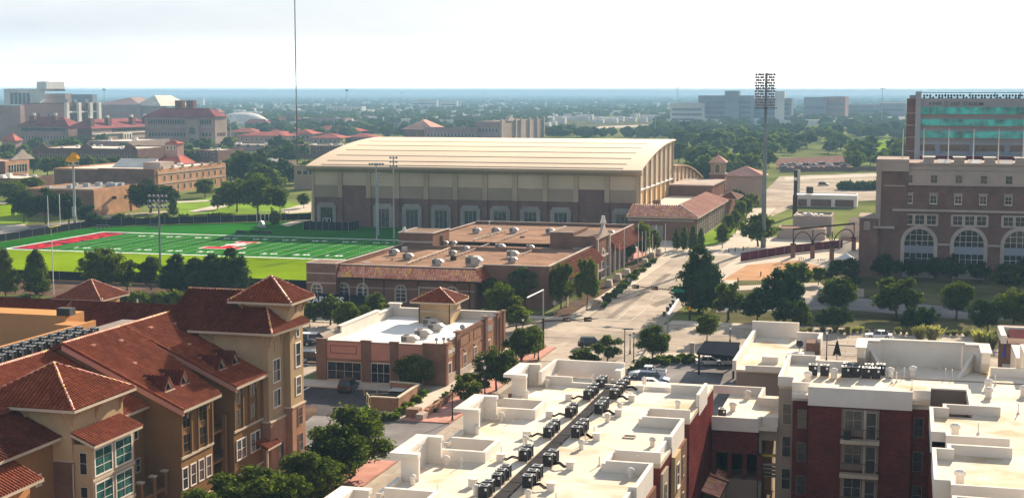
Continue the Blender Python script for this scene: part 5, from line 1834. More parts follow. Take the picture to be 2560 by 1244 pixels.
# entrance block with the ornate gable, right side
MB().box(-76.3, -71.0, 311, 326, 5, 10.9).build('tower_wall', M['brick_brown'], fo)
b = MB()
b.box(-76.45, -70.9, 310.85, 311.25, 10.9, 11.05)
b.box(-76.45, -76.05, 311.25, 326, 10.9, 11.05)
b.build('coping', M['stone'], fo)
MB().box(-71.0, -66.0, 311, 326.5, 0, 10.2).build('tower_wall', M['brick_brown'], fo)
MB().box(-71.05, -65.9, 310.9, 310.998, 7.3, 7.7).build('belt_course', M['stone'], fo)
# curved gable with volutes and finial on the street face
def curved_gable(par, X, y0, y1, z0, zt, m):
    yc, hw = (y0 + y1) / 2, (y1 - y0) / 2
    prof = []
    for i in range(9):
        t_ = i / 8
        prof.append((hw * (1 - t_) ** 1.9 + .6, z0 + (zt - z0) * t_))
    pts = [(X, yc - a, z) for a, z in prof] + [(X, yc + a, z) for a, z in prof[::-1]]
    return MB().extr(pts, (.55, 0, 0)).build('gable', m, par)
gb = curved_gable(fo, -66.2, 312.5, 325, 9.4, 12.6, M['stone'])
MB().cyl((-65.9, 318.7, 12.6), (-65.9, 318.7, 13.2), .75, .55, 10).cyl((-65.9, 318.7, 13.2), (-65.9, 318.7, 14.2), .55, .35, 10).build('finial', M['trim_w'], gb)
for y in (312.2, 325.4):
    MB().box(-66.1, -65.6, y - .5, y + .5, 0, 9.6).build('pilaster', M['stone'], fo)
for zz in (2, 5):
    MB().box(-66.0, -65.55, 313, 324.6, zz, zz + .35).build('belt_course', M['stone'], fo)
arch_window(fo, 'E', -65.98, 318.7, .2, 3.2, 6.2, .6, 2, 4)
# tiled skirts on the street side
r = tiled(fo, [(-63.9, 273, 5.2), (-63.9, 310.8, 5.2), (-66.6, 310.8, 8.0), (-66.6, 273, 8.0)], 'tile', 0, .12, 1.25)
r = tiled(fo, [(-63.7, 327, 5.4), (-63.7, 359, 5.4), (-66.6, 355.5, 8.2), (-66.6, 327, 8.2)], 'tile', 0, .12, 1.25)
for y in list(range(276, 309, 5)) + list(range(329, 358, 6)):
    arch_window(fo, 'E', -66.48, y, .3, 2.0, 4.2, .35, 2, 2)
MB().box(-63.9, -63.7, 274, 275, 0, 5.1).build('post', M['stone'], fo)
# conduits on short feet across the roof
def roofpipe(p0, p1, z, t_, m, lab):
    b = MB()
    b.bar((p0[0], p0[1], z + .45), (p1[0], p1[1], z + .45), t_)
    n = int(math.hypot(p1[0] - p0[0], p1[1] - p0[1]) / 2.6)
    for i in range(n):
        f = (i + .5) / n
        x, y = p0[0] + (p1[0] - p0[0]) * f, p0[1] + (p1[1] - p0[1]) * f
        b.box(x - .14, x + .14, y - .14, y + .14, z, z + .36)
    return tag(b.build('roof_pipe', M[m]), lab, 'pipe', 'long pipes across the brown roof')
def rp(a, z=7.3):
    return at(900 + a[0] / 5.818, 530 + a[1] / 5.818, z)
roofpipe(rp((690, 770)), rp((1390, 515)), ZB, .22, 'trim_c', 'long cream pipe on the brown roof, near half')
roofpipe(rp((1640, 425), 7.8), rp((2140, 285), 7.8), ZB + .5, .22, 'trim_c', 'long cream pipe on the brown roof, far half')
roofpipe(rp((1240, 715)), rp((2040, 425)), ZB, .16, 'stone', 'thinner dotted pipe right of the cream pipe, near half')
roofpipe(rp((2080, 415), 7.8), rp((2440, 280), 7.8), ZB + .5, .16, 'stone', 'thinner dotted pipe right of the cream pipe, far half')
roofpipe(rp((10, 690)), rp((410, 575)), ZB, .18, 'trim_c', 'pale pipe close to the left parapet of the brown roof')
roofpipe(rp((370, 700)), rp((960, 705)), ZB, .12, 'taupe_d', 'dark conduit running across the front of the brown roof')
roofpipe(rp((2350, 640)), rp((2550, 560)), ZB, .14, 'stone', 'short dotted pipe near the right edge of the brown roof')
UN = [((485, 625), 'pair member at the front left, rear one', 1.2), ((690, 690), 'pair member at the front left, nearer one', 1.25), ((1690, 305), 'left of the three at the back', 1.2), ((1970, 305), 'middle of the three at the back', 1.25),
      ((2230, 305), 'right of the three at the back', 1.25), ((1340, 625), 'beside the near cream pipe', .95), ((1530, 560), 'between the two roof curbs', .95), ((1120, 780), 'at the front by the dotted pipe', 1.3),
      ((1640, 790), 'long one behind the tiled corner', 1.9), ((2030, 550), 'just in front of the middle curb', 1.25), ((2470, 545), 'at the right in front of the curb', .95), ((2210, 665), 'rear of the right front pair', 1.4),
      ((2210, 735), 'nearer of the right front pair', 1.1), ((1230, 480), 'squeezed against the plant room', .9), ((1350, 480), 'right of the plant room', .9), ((2760, 320), 'beside the entrance tower', 1.3), ((3640, 330), 'behind the ornate gable', 1.0)]
for (p, s, k) in UN:
    zz = ZB + .5 if p[1] < 430 else ZB
    x, y = rp(p, zz)
    RTU.put((x, y, zz), 0 if k < 1.3 else .0, 'pale rooftop unit on the brown roof, ' + s, 'rooftop unit', 'rooftop units on the brown roof', (k * .72, k * .8, k * .95))
for (p, s) in (((1880, 215), 'thin mushroom vent by the back parapet'), ((2360, 370), 'flat dark hatch near the dotted pipe'), ((1360, 700), 'small brown box on the dotted pipe'), ((650, 560), 'square white box at the left parapet')):
    x, y = rp(p, 7.8 if p[1] < 430 else 7.3)
    z = 7.8 if p[1] < 430 else 7.3
    if 'vent' in s:
        o = MB().cyl((x, y, z), (x, y, z + 1.3), .12, .12, 6).cyl((x, y, z + 1.3), (x, y, z + 1.6), .4, .2, 8).build('roof_vent', M['pale_metal'])
    else:
        o = MB().box(x - .5, x + .5, y - .5, y + .5, z, z + (.25 if 'hatch' in s else .9)).build('roof_box', M['pale_metal' if 'white' in s else 'bronze'])
    tag(o, s + ' of the brown roofed building', 'roof box')

# ================================================================ indoor practice hall with the curved cream roof
ah = thing('arena', 'huge indoor practice hall with a curved cream roof and panelled walls', 'arena', (-130, 450, 0))
X0, X1, Y0, Y1 = -181.3, -77.0, 424.0, 487.0
def zroof(y):
    return 26.1 - .00166 * (487 - y) ** 2
# end walls under the curve, front wall
ys = [Y0 + (Y1 - Y0) * i / 10 for i in range(11)]
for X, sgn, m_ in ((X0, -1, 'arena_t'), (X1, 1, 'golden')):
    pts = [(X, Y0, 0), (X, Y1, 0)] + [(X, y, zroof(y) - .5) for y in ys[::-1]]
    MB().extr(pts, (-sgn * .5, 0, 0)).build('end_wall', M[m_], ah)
MB().box(X0 + .5, X1 - .5, Y0, Y0 + .5, 0, 18.6).build('front_wall', M['brick_st'], ah)
MB().box(X0 + .5, X1 - .5, Y1 - .5, Y1, 0, 25.4).build('back_wall', M['arena_t'], ah)
# roof shell, one strip per seam
seam = [421.6, 423.4, 428.5, 436.0, 444.5, 454.0, 465.0, 487.0]
for i in range(7):
    a, b_ = seam[i], seam[i + 1]
    k = 4
    yy = [a + (b_ - a) * j / k for j in range(k + 1)]
    pr_ = [(X0 - 1.2, y, zroof(y)) for y in yy] + [(X0 - 1.2, y, zroof(y) - .35) for y in yy[::-1]]
    rr = MB().extr(pr_, (X1 - X0 + 2.4, 0, 0)).build('roof', M['arena_roof'], ah)
    if 1 <= i:
        MB().box(X0 + 3.5, X1 - 4.5, a - .16, a + .16, zroof(a) - .02, zroof(a) + .1).build('seam', M['arena_p'], rr)
MB().extr([(X0 - 1.2, 421.5, 18.95), (X0 - 1.2, 421.9, 18.95), (X0 - 1.2, 423.98, 18.4), (X0 - 1.2, 423.98, 17.2), (X0 - 1.2, 422.6, 17.4), (X0 - 1.2, 421.5, 18.3)], (X1 - X0 + 2.4, 0, 0)).build('eave_beam', M['arena_p'], ah)
nb = 11
bw_ = (X1 - X0) / nb
for i in range(nb + 1):
    x = X0 + bw_ * i
    zl = 0 if i in (0, nb) else 9.1
    MB().box(x - .75 + (.75 if i == 0 else 0), x + .75 - (.75 if i == nb else 0), Y0 - .65, Y0 - .002, zl, 17.3).build('pilaster', M['arena_p'], ah)
    if zl:
        MB().box(x - .75, x + .75, Y0 - .6, Y0 - .002, 0, 9.098).build('brick_pier', M['brick_st'], ah)
for i in range(nb):
    xa, xb = X0 + bw_ * i + .78, X0 + bw_ * (i + 1) - .78
    MB().box(xa, xb, Y0 - .2, Y0 - .003, 12.9, 17.2).build('wall_panel', M['arena_c'], ah)
    if i not in (1, 9):
        MB().box(xa, xb, Y0 - .24, Y0 - .003, 9.1, 12.88).build('wall_panel', M['arena_t'], ah)
    if i in (0, 2, 3, 4, 5, 6, 7, 8, 10):
        xc = (xa + xb) / 2
        sm = MB()
        sm.box(xc - 3.2, xc - 2.1, Y0 - .4, Y0 - .004, 0, 5.9)
        sm.box(xc + 2.1, xc + 3.2, Y0 - .4, Y0 - .004, 0, 5.9)
        sm.box(xc - 3.2, xc + 3.2, Y0 - .4, Y0 - .004, 5.9, 6.7)
        sm.box(xc - 2.6, xc + 2.6, Y0 - .398, Y0 - .004, 6.7, 7.4)
        sm.build('stone_surround', M['stone_d'], ah)
        window(ah, 'S', xc, Y0 - .1, .2, 3.9 if i else 3.9, 5.4, 4 if i == 0 else 3, 2 if i == 0 else 9, .1, 'stone_d' if i == 0 else 'pale_metal', 'glass')
        if i == 0:
            dr = MB()
            for x in (xc - .75, xc + .75):
                dr.box(x - .62, x - .5, Y0 - .3, Y0 - .21, .02, 2.3)
                dr.box(x + .5, x + .62, Y0 - .3, Y0 - .21, .02, 2.3)
                dr.box(x - .62, x + .62, Y0 - .3, Y0 - .21, 2.3, 2.45)
            dr.build('door', M['paint'], ah)
# ribs and ledges on the sunlit end wall
for i in range(8):
    y = Y0 + .6 + (Y1 - Y0 - 1.2) * i / 7
    MB().box(X1, X1 + .55, y - .35, y + .35, 0, zroof(y) - .55).build('pilaster', M['arena_p'], ah)
    if i < 7:
        ya, yb = y + .36, Y0 + .6 + (Y1 - Y0 - 1.2) * (i + 1) / 7 - .36
        MB().box(X1, X1 + .5, ya, yb, 12.75, 13.15).build('ledge', M['paint'], ah)
        pts = [(X1, ya, 13.15), (X1, yb, 13.15), (X1, yb, zroof(yb) - .9), (X1, ya, zroof(ya) - .9)]
        MB().extr(pts, (.12, 0, 0)).build('glazed_panel', M['end_glass'], ah)
def zr2(y):
    return 17.4 - .0016 * (y - 487) ** 2
pts = [(X1 - 32, y, zr2(y)) for y in range(487, 558, 7)]
MB().extr(pts + [(a, b_, c - .5) for a, b_, c in pts[::-1]], (33, 0, 0)).build('roof', M['arena_p'], ah)
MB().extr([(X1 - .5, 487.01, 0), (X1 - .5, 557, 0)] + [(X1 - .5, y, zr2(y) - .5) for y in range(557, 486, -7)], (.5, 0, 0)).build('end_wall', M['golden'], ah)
for i in range(8):
    y = 489 + i * 9
    if zr2(y) > 4:
        MB().box(X1, X1 + .5, y - .35, y + .35, 0, zr2(y) - .55).build('pilaster', M['arena_p'], ah)
        MB().box(X1, X1 + .1, y + 2, y + 7, 6.5, max(7, zr2(y + 7) - 1)).build('glazed_panel', M['end_glass'], ah)

# low annex with a tiled rim and an arcade, and its bell tower
an = thing('arcade_building', 'low tile roofed annex with an arcade beside the sunlit end of the hall', 'building', (-66, 450, 0))
MB().box(-76.9, -57.7, 407.2, 505, 0, 6.6).build('wall', M['brick_brown'], an)
MB().box(-76.4, -63.6, 415, 505, 6.6, 7.6).build('roof', M['roof_pale'], an)
r = tiled(an, [(-77.4, 406.4, 6.7), (-56.9, 406.4, 6.7), (-63.2, 415.5, 9.3), (-77.4, 415.5, 9.3)], 'tile_mix', 0, .15, 1.6)
r2 = tiled(an, [(-56.9, 406.4, 6.7), (-56.9, 478, 6.7), (-63.2, 472, 9.3), (-63.2, 415.5, 9.3)], 'tile', 0, .15, 1.6)
r2.data.materials[0] = M['roof_pk']
for ch in r2.children:
    ch.data.materials[0] = M['roof_pk']
ridge(r, (-56.9, 406.4, 6.8), (-63.2, 415.5, 9.4), 'trim_c', .25)
ridge(r, (-63.2, 415.5, 9.35), (-63.2, 472, 9.35), 'trim_c', .25)
fascia(an, (-56.9, 406.4, 6.7), (-56.9, 478, 6.7), .4, .2)
fascia(an, (-77.4, 406.4, 6.7), (-56.9, 406.4, 6.7), .4, .2)
MB().box(-77, -58, 407.1, 407.198, 5.4, 5.9).build('belt_course', M['stone'], an)
for k in range(13):
    arch_window(an, 'E', -57.68, 412 + k * 5, .3, 2.4, 5.0, .45, 2, 3, 'stone')
MB().box(-70.2, -66.8, 407.1, 407.19, 0, 4.2).build('blank_panel', M['stone_d'], an)
MB().box(-72, -70, 420, 422, 7.6, 10.4).build('chimney', M['brick_brown'], an)
MB().box(-76.5, -62.5, 479, 512, 0, 11).build('wall', M['brick_brown'], an)
MB().box(-76.9, -62.1, 478.6, 512.4, 11, 11.4).build('coping', M['stone'], an)
pyramid(an, -57.5, 490, 3.2, 9, 6.8, 8.6, 'tile', 0, 'trim_c')
bt = thing('bell_tower', 'square brick bell tower with an arched belfry and a hipped roof', 'tower', (-66.5, 527, 0))
MB().box(-69.3, -63.7, 524.3, 529.9, 0, 12.4).build('shaft', M['brick_brown'], bt)
MB().box(-69.5, -63.5, 524.1, 530.1, 12.4, 12.8).build('belt_course', M['stone'], bt)
MB().box(-69.0, -64.0, 524.6, 529.6, 12.8, 16.6).build('belfry', M['arena_t'], bt)
arch_window(bt, 'S', -66.5, 524.58, 13.1, 1.6, 2.9, .35, 1, 0)
arch_window(bt, 'E', -63.98, 527.1, 13.1, 1.6, 2.9, .35, 1, 0)
MB().box(-69.7, -63.3, 523.9, 530.3, 16.6, 16.9).build('cornice', M['stone'], bt)
b = MB()
for i in range(4):
    c = [(-69.7, 523.9), (-63.3, 523.9), (-63.3, 530.3), (-69.7, 530.3)]
    b.poly([(*c[i], 16.9), (*c[(i + 1) % 4], 16.9), (-66.5, 527.1, 19.4)])
b.build('roof', M['roof_pk'], bt)
MB().cyl((-66.5, 527.1, 19.3), (-66.5, 527.1, 20.4), .25, .08, 6).blob((-66.5, 527.1, 20.5), (.3, .3, .3), 6, 4).build('finial', M['stone'], bt)
for k in range(6):
    MB().box(-63.7, -63.5, 524.3, 524.9, 2 + k * 1.7, 2.8 + k * 1.7).build('quoin', M['stone'], bt)
bk = thing('church_building', 'pale hip roofed building just behind the bell tower', 'building', (-58, 548, 0))
MB().box(-66, -52, 542, 556, 0, 11).build('wall', M['far_tan'], bk)
b = MB()
c = [(-67, 541), (-51, 541), (-51, 557), (-67, 557)]
for i in range(4):
    b.poly([(*c[i], 11), (*c[(i + 1) % 4], 11), (-59, 549, 14.5)])
b.build('roof', M['roof_pk'], bk)

# ================================================================ stadium front building and press box
st_ = thing('stadium_building', 'brown brick stadium front with tall stone arches and a tan top storey', 'stadium', (20, 345, 0))
SY = 340.0
XE_ = 66
MB().box(-6.2, XE_, SY, SY + 16, 0, 15.2).build('wall', M['brick_st'], st_)
MB().box(-6.2, XE_, SY + .05, SY + 16, 15.2, 21.0).build('wall', M['brick_st'], st_)
MB().box(.1, XE_, SY + .02, SY + 16, 21.0, 25.6).build('precast_wall', M['tan_wall'], st_)
MB().box(-.2, XE_, SY - .35, SY + 16, 25.6, 26.0).build('cornice', M['tan_wall'], st_)
MB().box(-.1, XE_, SY - .2, SY + .02, 24.4, 24.7).build('belt_course', M['tan_wall'], st_)
MB().box(-.1, XE_, SY - .25, SY + .02, 20.9, 21.15).build('belt_course', M['tan_wall'], st_)
MB().box(-3.2, XE_, SY - .5, SY - .002, 15.0, 15.5).build('belt_course', M['stone'], st_)
MB().box(-6.6, .1, SY - .4, SY + 16, 11.5, 24.0).build('tower_wall', M['brick_st'], st_)
MB().box(-6.9, -5.8, SY - .7, SY - .402, 11.3, 26.4).build('pilaster', M['tan_wall'], st_)
MB().box(-7.0, .2, SY - .75, SY + 16, 24.0, 26.7).build('tower_top', M['tan_wall'], st_)
MB().box(-5.2, -.6, SY - .76, SY - .7, 20.6, 20.9).build('belt_course', M['tan_wall'], st_)
MB().box(-10.4, -6.21, SY - 1.0, SY + 10, 0, 13.2).build('side_wall', M['brick_st'], st_)
MB().box(-10.6, -6.0, SY - 1.2, SY + 10, 13.2, 13.6).build('coping', M['tan_wall'], st_)
MB().box(-7.3, -2.6, SY - 1.1, SY - .41, 11.0, 11.5).build('ledge', M['stone'], st_)
MB().box(-9.4, -8.0, SY - 1.1, SY - 1.0, 10.6, 12.6).build('blank_panel', M['tan_wall'], st_)
for k in range(6):
    xc = 2.85 + 10.8 * k
    arch_window(st_, 'S', xc, SY - .02, 3.0, 6.4, 8.0, .85, 5, 5, 'stone', 'trim_w', 'glass', True)
    MB().box(xc - 3.6, xc + 3.6, SY - .5, SY - .003, 0, 2.7).build('base_course', M['stone_d'], st_)
    MB().box(xc + 4.1, xc + 6.7, SY - .3, SY - .003, 7.4, 7.8).build('belt_course', M['stone'], st_)
    fr = MB()
    for a in ((-3.95, 3.95, 11.75, 12.0), (-3.95, 3.95, 14.2, 14.45)):
        fr.box(xc + a[0], xc + a[1], SY - .2, SY - .003, a[2], a[3])
    for xx in (-3.85, -1.28, 1.28, 3.85):
        fr.box(xc + xx - .2, xc + xx + .2, SY - .198, SY - .003, 12.0, 14.2)
    fr.build('stone_surround', M['stone'], st_)
    for xx in (-2.55, 0, 2.55):
        window(st_, 'S', xc + xx, SY - .03, 12.1, 1.95, 2.0, 2, 2, .08, 'trim_w', 'glass')
for k in range(12):
    xc = .35 + 5.35 * k
    window(st_, 'S', xc, SY - .0, 21.5, 1.35, 1.7, 2, 2, .2, 'stone', 'glass', True)
    window(st_, 'S', xc, SY + .03, 16.9, 1.35, 1.7, 2, 2, .12, 'trim_w', 'glass', True)
    MB().box(xc - 1.0, xc + 1.0, SY - .08, SY + .045, 18.9, 19.2).build('lintel', M['stone'], st_)
# roof furniture: small flat roofed blocks, white skylights
for k in range(9):
    xb = 3.4 + 6.6 * k
    MB().box(xb, xb + 2.2, SY + 1.5, SY + 5, 26.0, 27.1).build('roof_block', M['tan_wall'], st_)
    MB().box(xb - .3, xb + 2.5, SY + 1.2, SY + 5.3, 27.1, 27.3).build('roof_slab', M['trim_w'], st_)
    MB().extr([(xb + 3.0, SY + .6, 26.0), (xb + 3.0, SY + 3.4, 26.7), (xb + 3.0, SY + 3.4, 26.0)], (2.9, 0, 0)).build('skylight', M['trim_w'], st_)
for k, px in enumerate((2256, 2308, 2370, 2432.6, 2495, 2557)):
    r_ = ray(px, 409)
    x = r_[0] * (SY + 6) / r_[1]
    o = MB().cyl((x, SY + 6, 26.0), (x, SY + 6, 33.6), .13, .09, 6).build('flagpole', M['pale_metal'])
    tag(o, 'bare pale flagpole on the stadium roof, %s from the left' % ORD[k], 'flagpole', 'flagpoles on the stadium roof')

pb_ = thing('press_box', 'tall grey stadium press box with three teal glass bands and rooftop lights', 'stadium', (30, 450, 0))
PY = 450.0
def pz(y, px=2302):
    r_ = ray(px, y)
    return H + r_[2] * PY / r_[1]
MB().box(3.2, 66, PY, PY + 14, 14, pz(246)).build('wall', M['press'], pb_)
MB().box(1.6, 3.2, PY - 1.2, PY + 14, 14, pz(229)).build('column', M['press'], pb_)
MB().box(-.9, 1.6, PY - .6, PY + 14, 0, pz(247)).build('brick_pier', M['brick_st'], pb_)
MB().box(-.2, 1.6, PY, PY + 14, pz(247), pz(238)).build('roof_block', M['press'], pb_)
for y in (284, 314, 344, 378):
    MB().box(-1.0, 1.58, PY - .7, PY - .6, pz(y), pz(y - 1.6)).build('belt_course', M['stone'], pb_)
for i, (ya, yb) in enumerate(((268, 285), (298, 314), (327.5, 344.5))):
    b = MB().box(3.3, 66, PY - .25, PY - .02, pz(yb), pz(ya)).build('glass_band', M['glass_t'], pb_)
    m_ = MB()
    for k in range(32):
        x = 3.3 + 2 * k
        m_.box(x - .035, x + .035, PY - .3, PY - .252, pz(yb), pz(ya))
    m_.build('mullions', M['grey_metal'], b)
    MB().box(3.2, 66, PY - .5, PY - .02, pz(yb + 4.5), pz(yb + 1.2)).build('spandrel', M['far_pink'], pb_)
MB().box(3.3, 66, PY - .2, PY - .02, pz(376), pz(361)).build('glass_band', M['glass'], pb_)
for k in range(6):
    MB().box(7.5 + 9.8 * k, 9.0 + 9.8 * k, PY - .8, PY - .02, 20, pz(361)).build('column', M['far_blue'], pb_)
MB().box(3.2, 66, PY - 6, PY - .5, 15, pz(385)).build('deck', M['press'], pb_)
MB().box(3.2, 66, PY - 6.2, PY - 6.01, 15, pz(387)).build('seat_screen', M['maroon'], pb_)
text('lettering', 'JONES', M['sign_d'], pb_, (1, 0, 0), (0, 0, 1), (5.3, PY - .06, pz(264)), 3.8, 1.05, .02)
text('lettering', 'AT&T', M['sign_d'], pb_, (1, 0, 0), (0, 0, 1), (11.6, PY - .06, pz(264)), 2.7, 1.05, .02)
text('lettering', 'STADIUM', M['sign_d'], pb_, (1, 0, 0), (0, 0, 1), (15.1, PY - .06, pz(264)), 5.7, 1.05, .02)
e_ = MB().cyl((10.3, PY - .07, pz(260)), (10.3, PY - .02, pz(260)), .75, .75, 18).build('globe_emblem', M['sign_d'], pb_)
b = MB()
for k in range(4):
    z = pz(260) - .5 + .3 * k
    hw = math.sqrt(max(.05, .72 ** 2 - (z - pz(260)) ** 2))
    b.box(10.3 - hw, 10.3 + hw, PY - .09, PY - .072, z, z + .1)
b.build('globe_stripe', M['far_white'], e_)
MB().box(3.2, 66, PY + .5, PY + .7, pz(232.5), pz(231)).build('rail', M['bronze'], pb_)
for k in range(9):
    MB().box(10 + 7 * k, 10.2 + 7 * k, PY + .45, PY + .75, pz(246), pz(231)).build('rail_post', M['bronze'], pb_)
lm = mesh_of(MB().cyl((0, 0, 0), (0, -.25, -.15), .28, .34, 8), 'floodlight', M['bronze'])
for row, y in ((0, 238), (1, 243.5)):
    for k in range(70):
        if (k * 7 + row * 3) % 11 > (9 if row == 0 else 6):
            continue
        part_at(lm, 'floodlight', pb_, (4 + .86 * k, PY + .4 + row * .1, pz(y)))

# ================================================================ tall stadium light mast
lamp_me = None
def lampmesh():
    global lamp_me
    if lamp_me is None:
        b = MB().cyl((0, 0, 0), (0, -.42, -.22), .17, .36, 8)
        lamp_me = mesh_of(b, 'floodlight', M['far_blue'])
    return lamp_me
MX, MY = at(1908, 618)
lmst = thing('light_mast', 'very tall grey stadium light mast with a wide bank of floodlights', 'light mast', (MX, MY, 0))
MB().cyl((MX, MY, 0), (MX, MY, 47.0), .72, .32, 12).build('pole', M['pole_g'], lmst, None, True)
for i in range(12):
    z = 38.3 + i * .74
    MB().box(MX - 2.75, MX + 2.75, MY - .5, MY - .36, z, z + .12).build('crossarm', M['pole_g'], lmst)
    for k in range(8):
        x = MX - 2.6 + k * .6 + (.4 if k > 3 else 0)
        part_at(lampmesh(), 'floodlight', lmst, (x, MY - .5, z + .3), .0 if (i + k) % 3 else .5)
MB().box(MX - 3.0, MX + 3.0, MY - .8, MY + .8, 37.5, 37.7).build('platform', M['bronze'], lmst)

def lightpole(px, pyb, pyt, label, rows, nl, hw, back=False, wide=.16):
    X, Y = at(px, pyb)
    h_ = zat(px, pyt, X, Y)
    t_ = thing('light_pole', label, 'light pole', (X, Y, 0))
    MB().cyl((X, Y, 0), (X, Y, h_), wide * 1.6, wide, 8).build('pole', M['pole_g'] if not back else M['grey_metal'], t_)
    for i in range(rows):
        z = h_ - .4 - i * 1.15
        MB().box(X - hw, X + hw, Y - .2, Y - .08, z, z + .12).build('crossarm', M['grey_metal'], t_)
        for k in range(nl):
            part_at(lampmesh(), 'floodlight', t_, (X - hw + .2 + (2 * hw - .4) * k / max(1, nl - 1), Y - .2, z + .35), .0 if not back else PI)
    return t_
lightpole(402, 716, 487, 'dark green light pole with three rows of white floodlights in front of the field', 3, 5, 2.2)
lightpole(985, 606, 392, 'pale steel light pole with stacked lamps by the right end of the field', 3, 3, 1.1, True)
lightpole(942, 598, 408, 'pale steel light pole with a wide top arm beside the hall wall', 1, 6, 2.2, True)
lightpole(946, 588, 432, 'shorter steel light pole with four rows of lamps before the hall wall', 4, 2, .7, True)
lightpole(188, 573, 402, 'tall pale pole with lamps under an orange tarpaulin left of the field', 2, 4, 1.9, True, .3)
X, Y = at(188, 573)
ht = zat(188, 402, X, Y)
og = MB()
for i in range(6):
    a = PI * i / 5
    og.v.append((X - 2.1 + 4.2 * i / 5, Y - .6, ht + .6 + 1.5 * math.sin(a) * (.6 if i % 2 else 1)))
for i in range(6):
    og.v.append((X - 1.9 + 4.0 * i / 5, Y + .7, ht + .9 + 1.7 * math.sin(PI * i / 5)))
for i in range(6):
    og.v.append((X - 1.9 + 3.9 * i / 5, Y - .9, ht - .3 + .3 * (i % 2)))
for i in range(5):
    og.f += [(i, i + 1, 7 + i, 6 + i), (12 + i, 13 + i, i + 1, i)]
tag(og.build('tarpaulin', M['orange']), 'crumpled bright orange tarpaulin wrapped round the top of a light pole', 'tarpaulin')
MB().box(X - .5, X + .5, Y - .75, Y - .35, 4, 7).build('control_box', M['grey_metal'], bpy.data.objects['light_pole.004'])

# goal post at the left end zone, thin pole in front, far goal
def goal(px, py, X=None):
    if X is None:
        X, Y = at(px, py)
    g_ = thing('goal_post', 'yellow based football goal post with white uprights behind the red end zone', 'goal post', (X, Y, 0))
    MB().cyl((X - 1.2, Y, 0), (X - 1.2, Y, 2.2), .13, .13, 8).cyl((X - 1.2, Y, 2.2), (X, Y, 3.0), .13, .13, 8).build('post', M['yellow'], g_)
    MB().box(X - .12, X + .12, Y - 3.0, Y + 3.0, 3.0, 3.24).build('crossbar', M['yellow'], g_)
    for s_ in (-1, 1):
        MB().cyl((X, Y + 3.0 * s_, 3.2), (X, Y + 3.0 * s_, 12.2), .09, .09, 6).build('upright', M['paint'], g_)
goal(137, 592)
X, Y = at(134, 735)
o = MB().cyl((X, Y, 0), (X, Y, zat(134, 600, X, Y)), .12, .08, 6).build('pole', M['pale_metal'])
tag(o, 'thin pale pole with two small brackets at the near edge of the practice field', 'pole')

# fences with dark windscreen round the practice field
def fence(p0, p1, h_, label, m_='black', group=None, posts=3.0):
    t_ = thing('fence', label, 'fence', (p0[0], p0[1], 0), group)
    n = max(1, int(math.hypot(p1[0] - p0[0], p1[1] - p0[1]) / posts))
    b = MB()
    wallseg(b, p0, p1, .1, h_, .06)
    b.build('windscreen', M[m_], t_)
    pm = MB().cyl((0, 0, 0), (0, 0, h_ + .15), .05, .05, 5)
    pme = mesh_of(pm, 'fence_post', M['grey_metal'])
    for i in range(n + 1):
        f = i / n
        part_at(pme, 'fence_post', t_, (p0[0] + (p1[0] - p0[0]) * f, p0[1] + (p1[1] - p0[1]) * f - .06, 0))
    return t_
fence((-246.2, 337), (-246.1, 401), 2.1, 'dark screened fence along the left end of the field', 'black', None, 6)
fence((-246.1, 401), (-217, 422), 2.3, 'dark screened fence behind the far left corner of the field', 'black', None, 4)
fence((-217, 422), (-189.5, 441.8), 2.3, 'dark screened fence running towards the left corner of the hall', 'black', None, 4)
fence((-330, 283), (-114.5, 283), 2.1, 'long dark fence along the near edge of the bright practice grass', 'black', None, 6)
bf = fence((-114.2, 261.2), (-100.9, 261.2), 2.6, 'black banner fence with pale block capitals by the corner tower', 'black')
text('lettering', 'FEARLESS', M['sign_w'], bf, (1, 0, 0), (0, 0, 1), (-114.0, 261.1, .75), 8.6, 1.35, .02)
fence((-163.5, 409.5), (-178.3, 409.5), 2.6, 'dark screened enclosure on the turf in front of the hall door', 'black', None, 2)
fence((-163.5, 409.6), (-163.5, 418), 2.6, 'short dark screen returning to the hall wall', 'black', None, 2)
fence((-28.5, 381.5), (-16.5, 398.5), 2.3, 'maroon screened wall behind the gate arches', 'maroon', None, 4)
fence((-39.4, 358.9), (-28.5, 381.5), 2.3, 'maroon screened wall beside the orange paving', 'maroon', None, 4)
# training frames: row of pale posts by the fence
tf = thing('training_rig', 'row of pale posts with a top rail in front of the far fence', 'frame', (-200, 425, 0))
pme = mesh_of(MB().cyl((0, 0, 0), (0, 0, 3.4), .11, .11, 6), 'post', M['pale_metal'])
pa, pb2 = at(642, 556), at(722, 551)
for i in range(9):
    f = i / 8
    part_at(pme, 'post', tf, (pa[0] + (pb2[0] - pa[0]) * f, pa[1] + (pb2[1] - pa[1]) * f, 0))
MB().bar((pa[0], pa[1], 3.4), (pb2[0], pb2[1], 3.4), .12).build('rail', M['pale_metal'], tf)
for i, (px, py, lab) in enumerate(((600, 583, 'dark low sled lying on the turf, leftmost of three'), (636, 583, 'dark low sled lying on the turf, middle of three'), (664, 584, 'dark low sled on the turf at the edge of the shadow'))):
    X, Y = at(px, py)
    o = MB().extr([(X - 1.6, Y, 0), (X + 1.6, Y, 0), (X + 1.3, Y, .8), (X - 1.2, Y, .9)], (0, 1.0, 0)).build('blocking_sled', M['dark'])
    tag(o, lab, 'sled', 'training sleds on the turf')
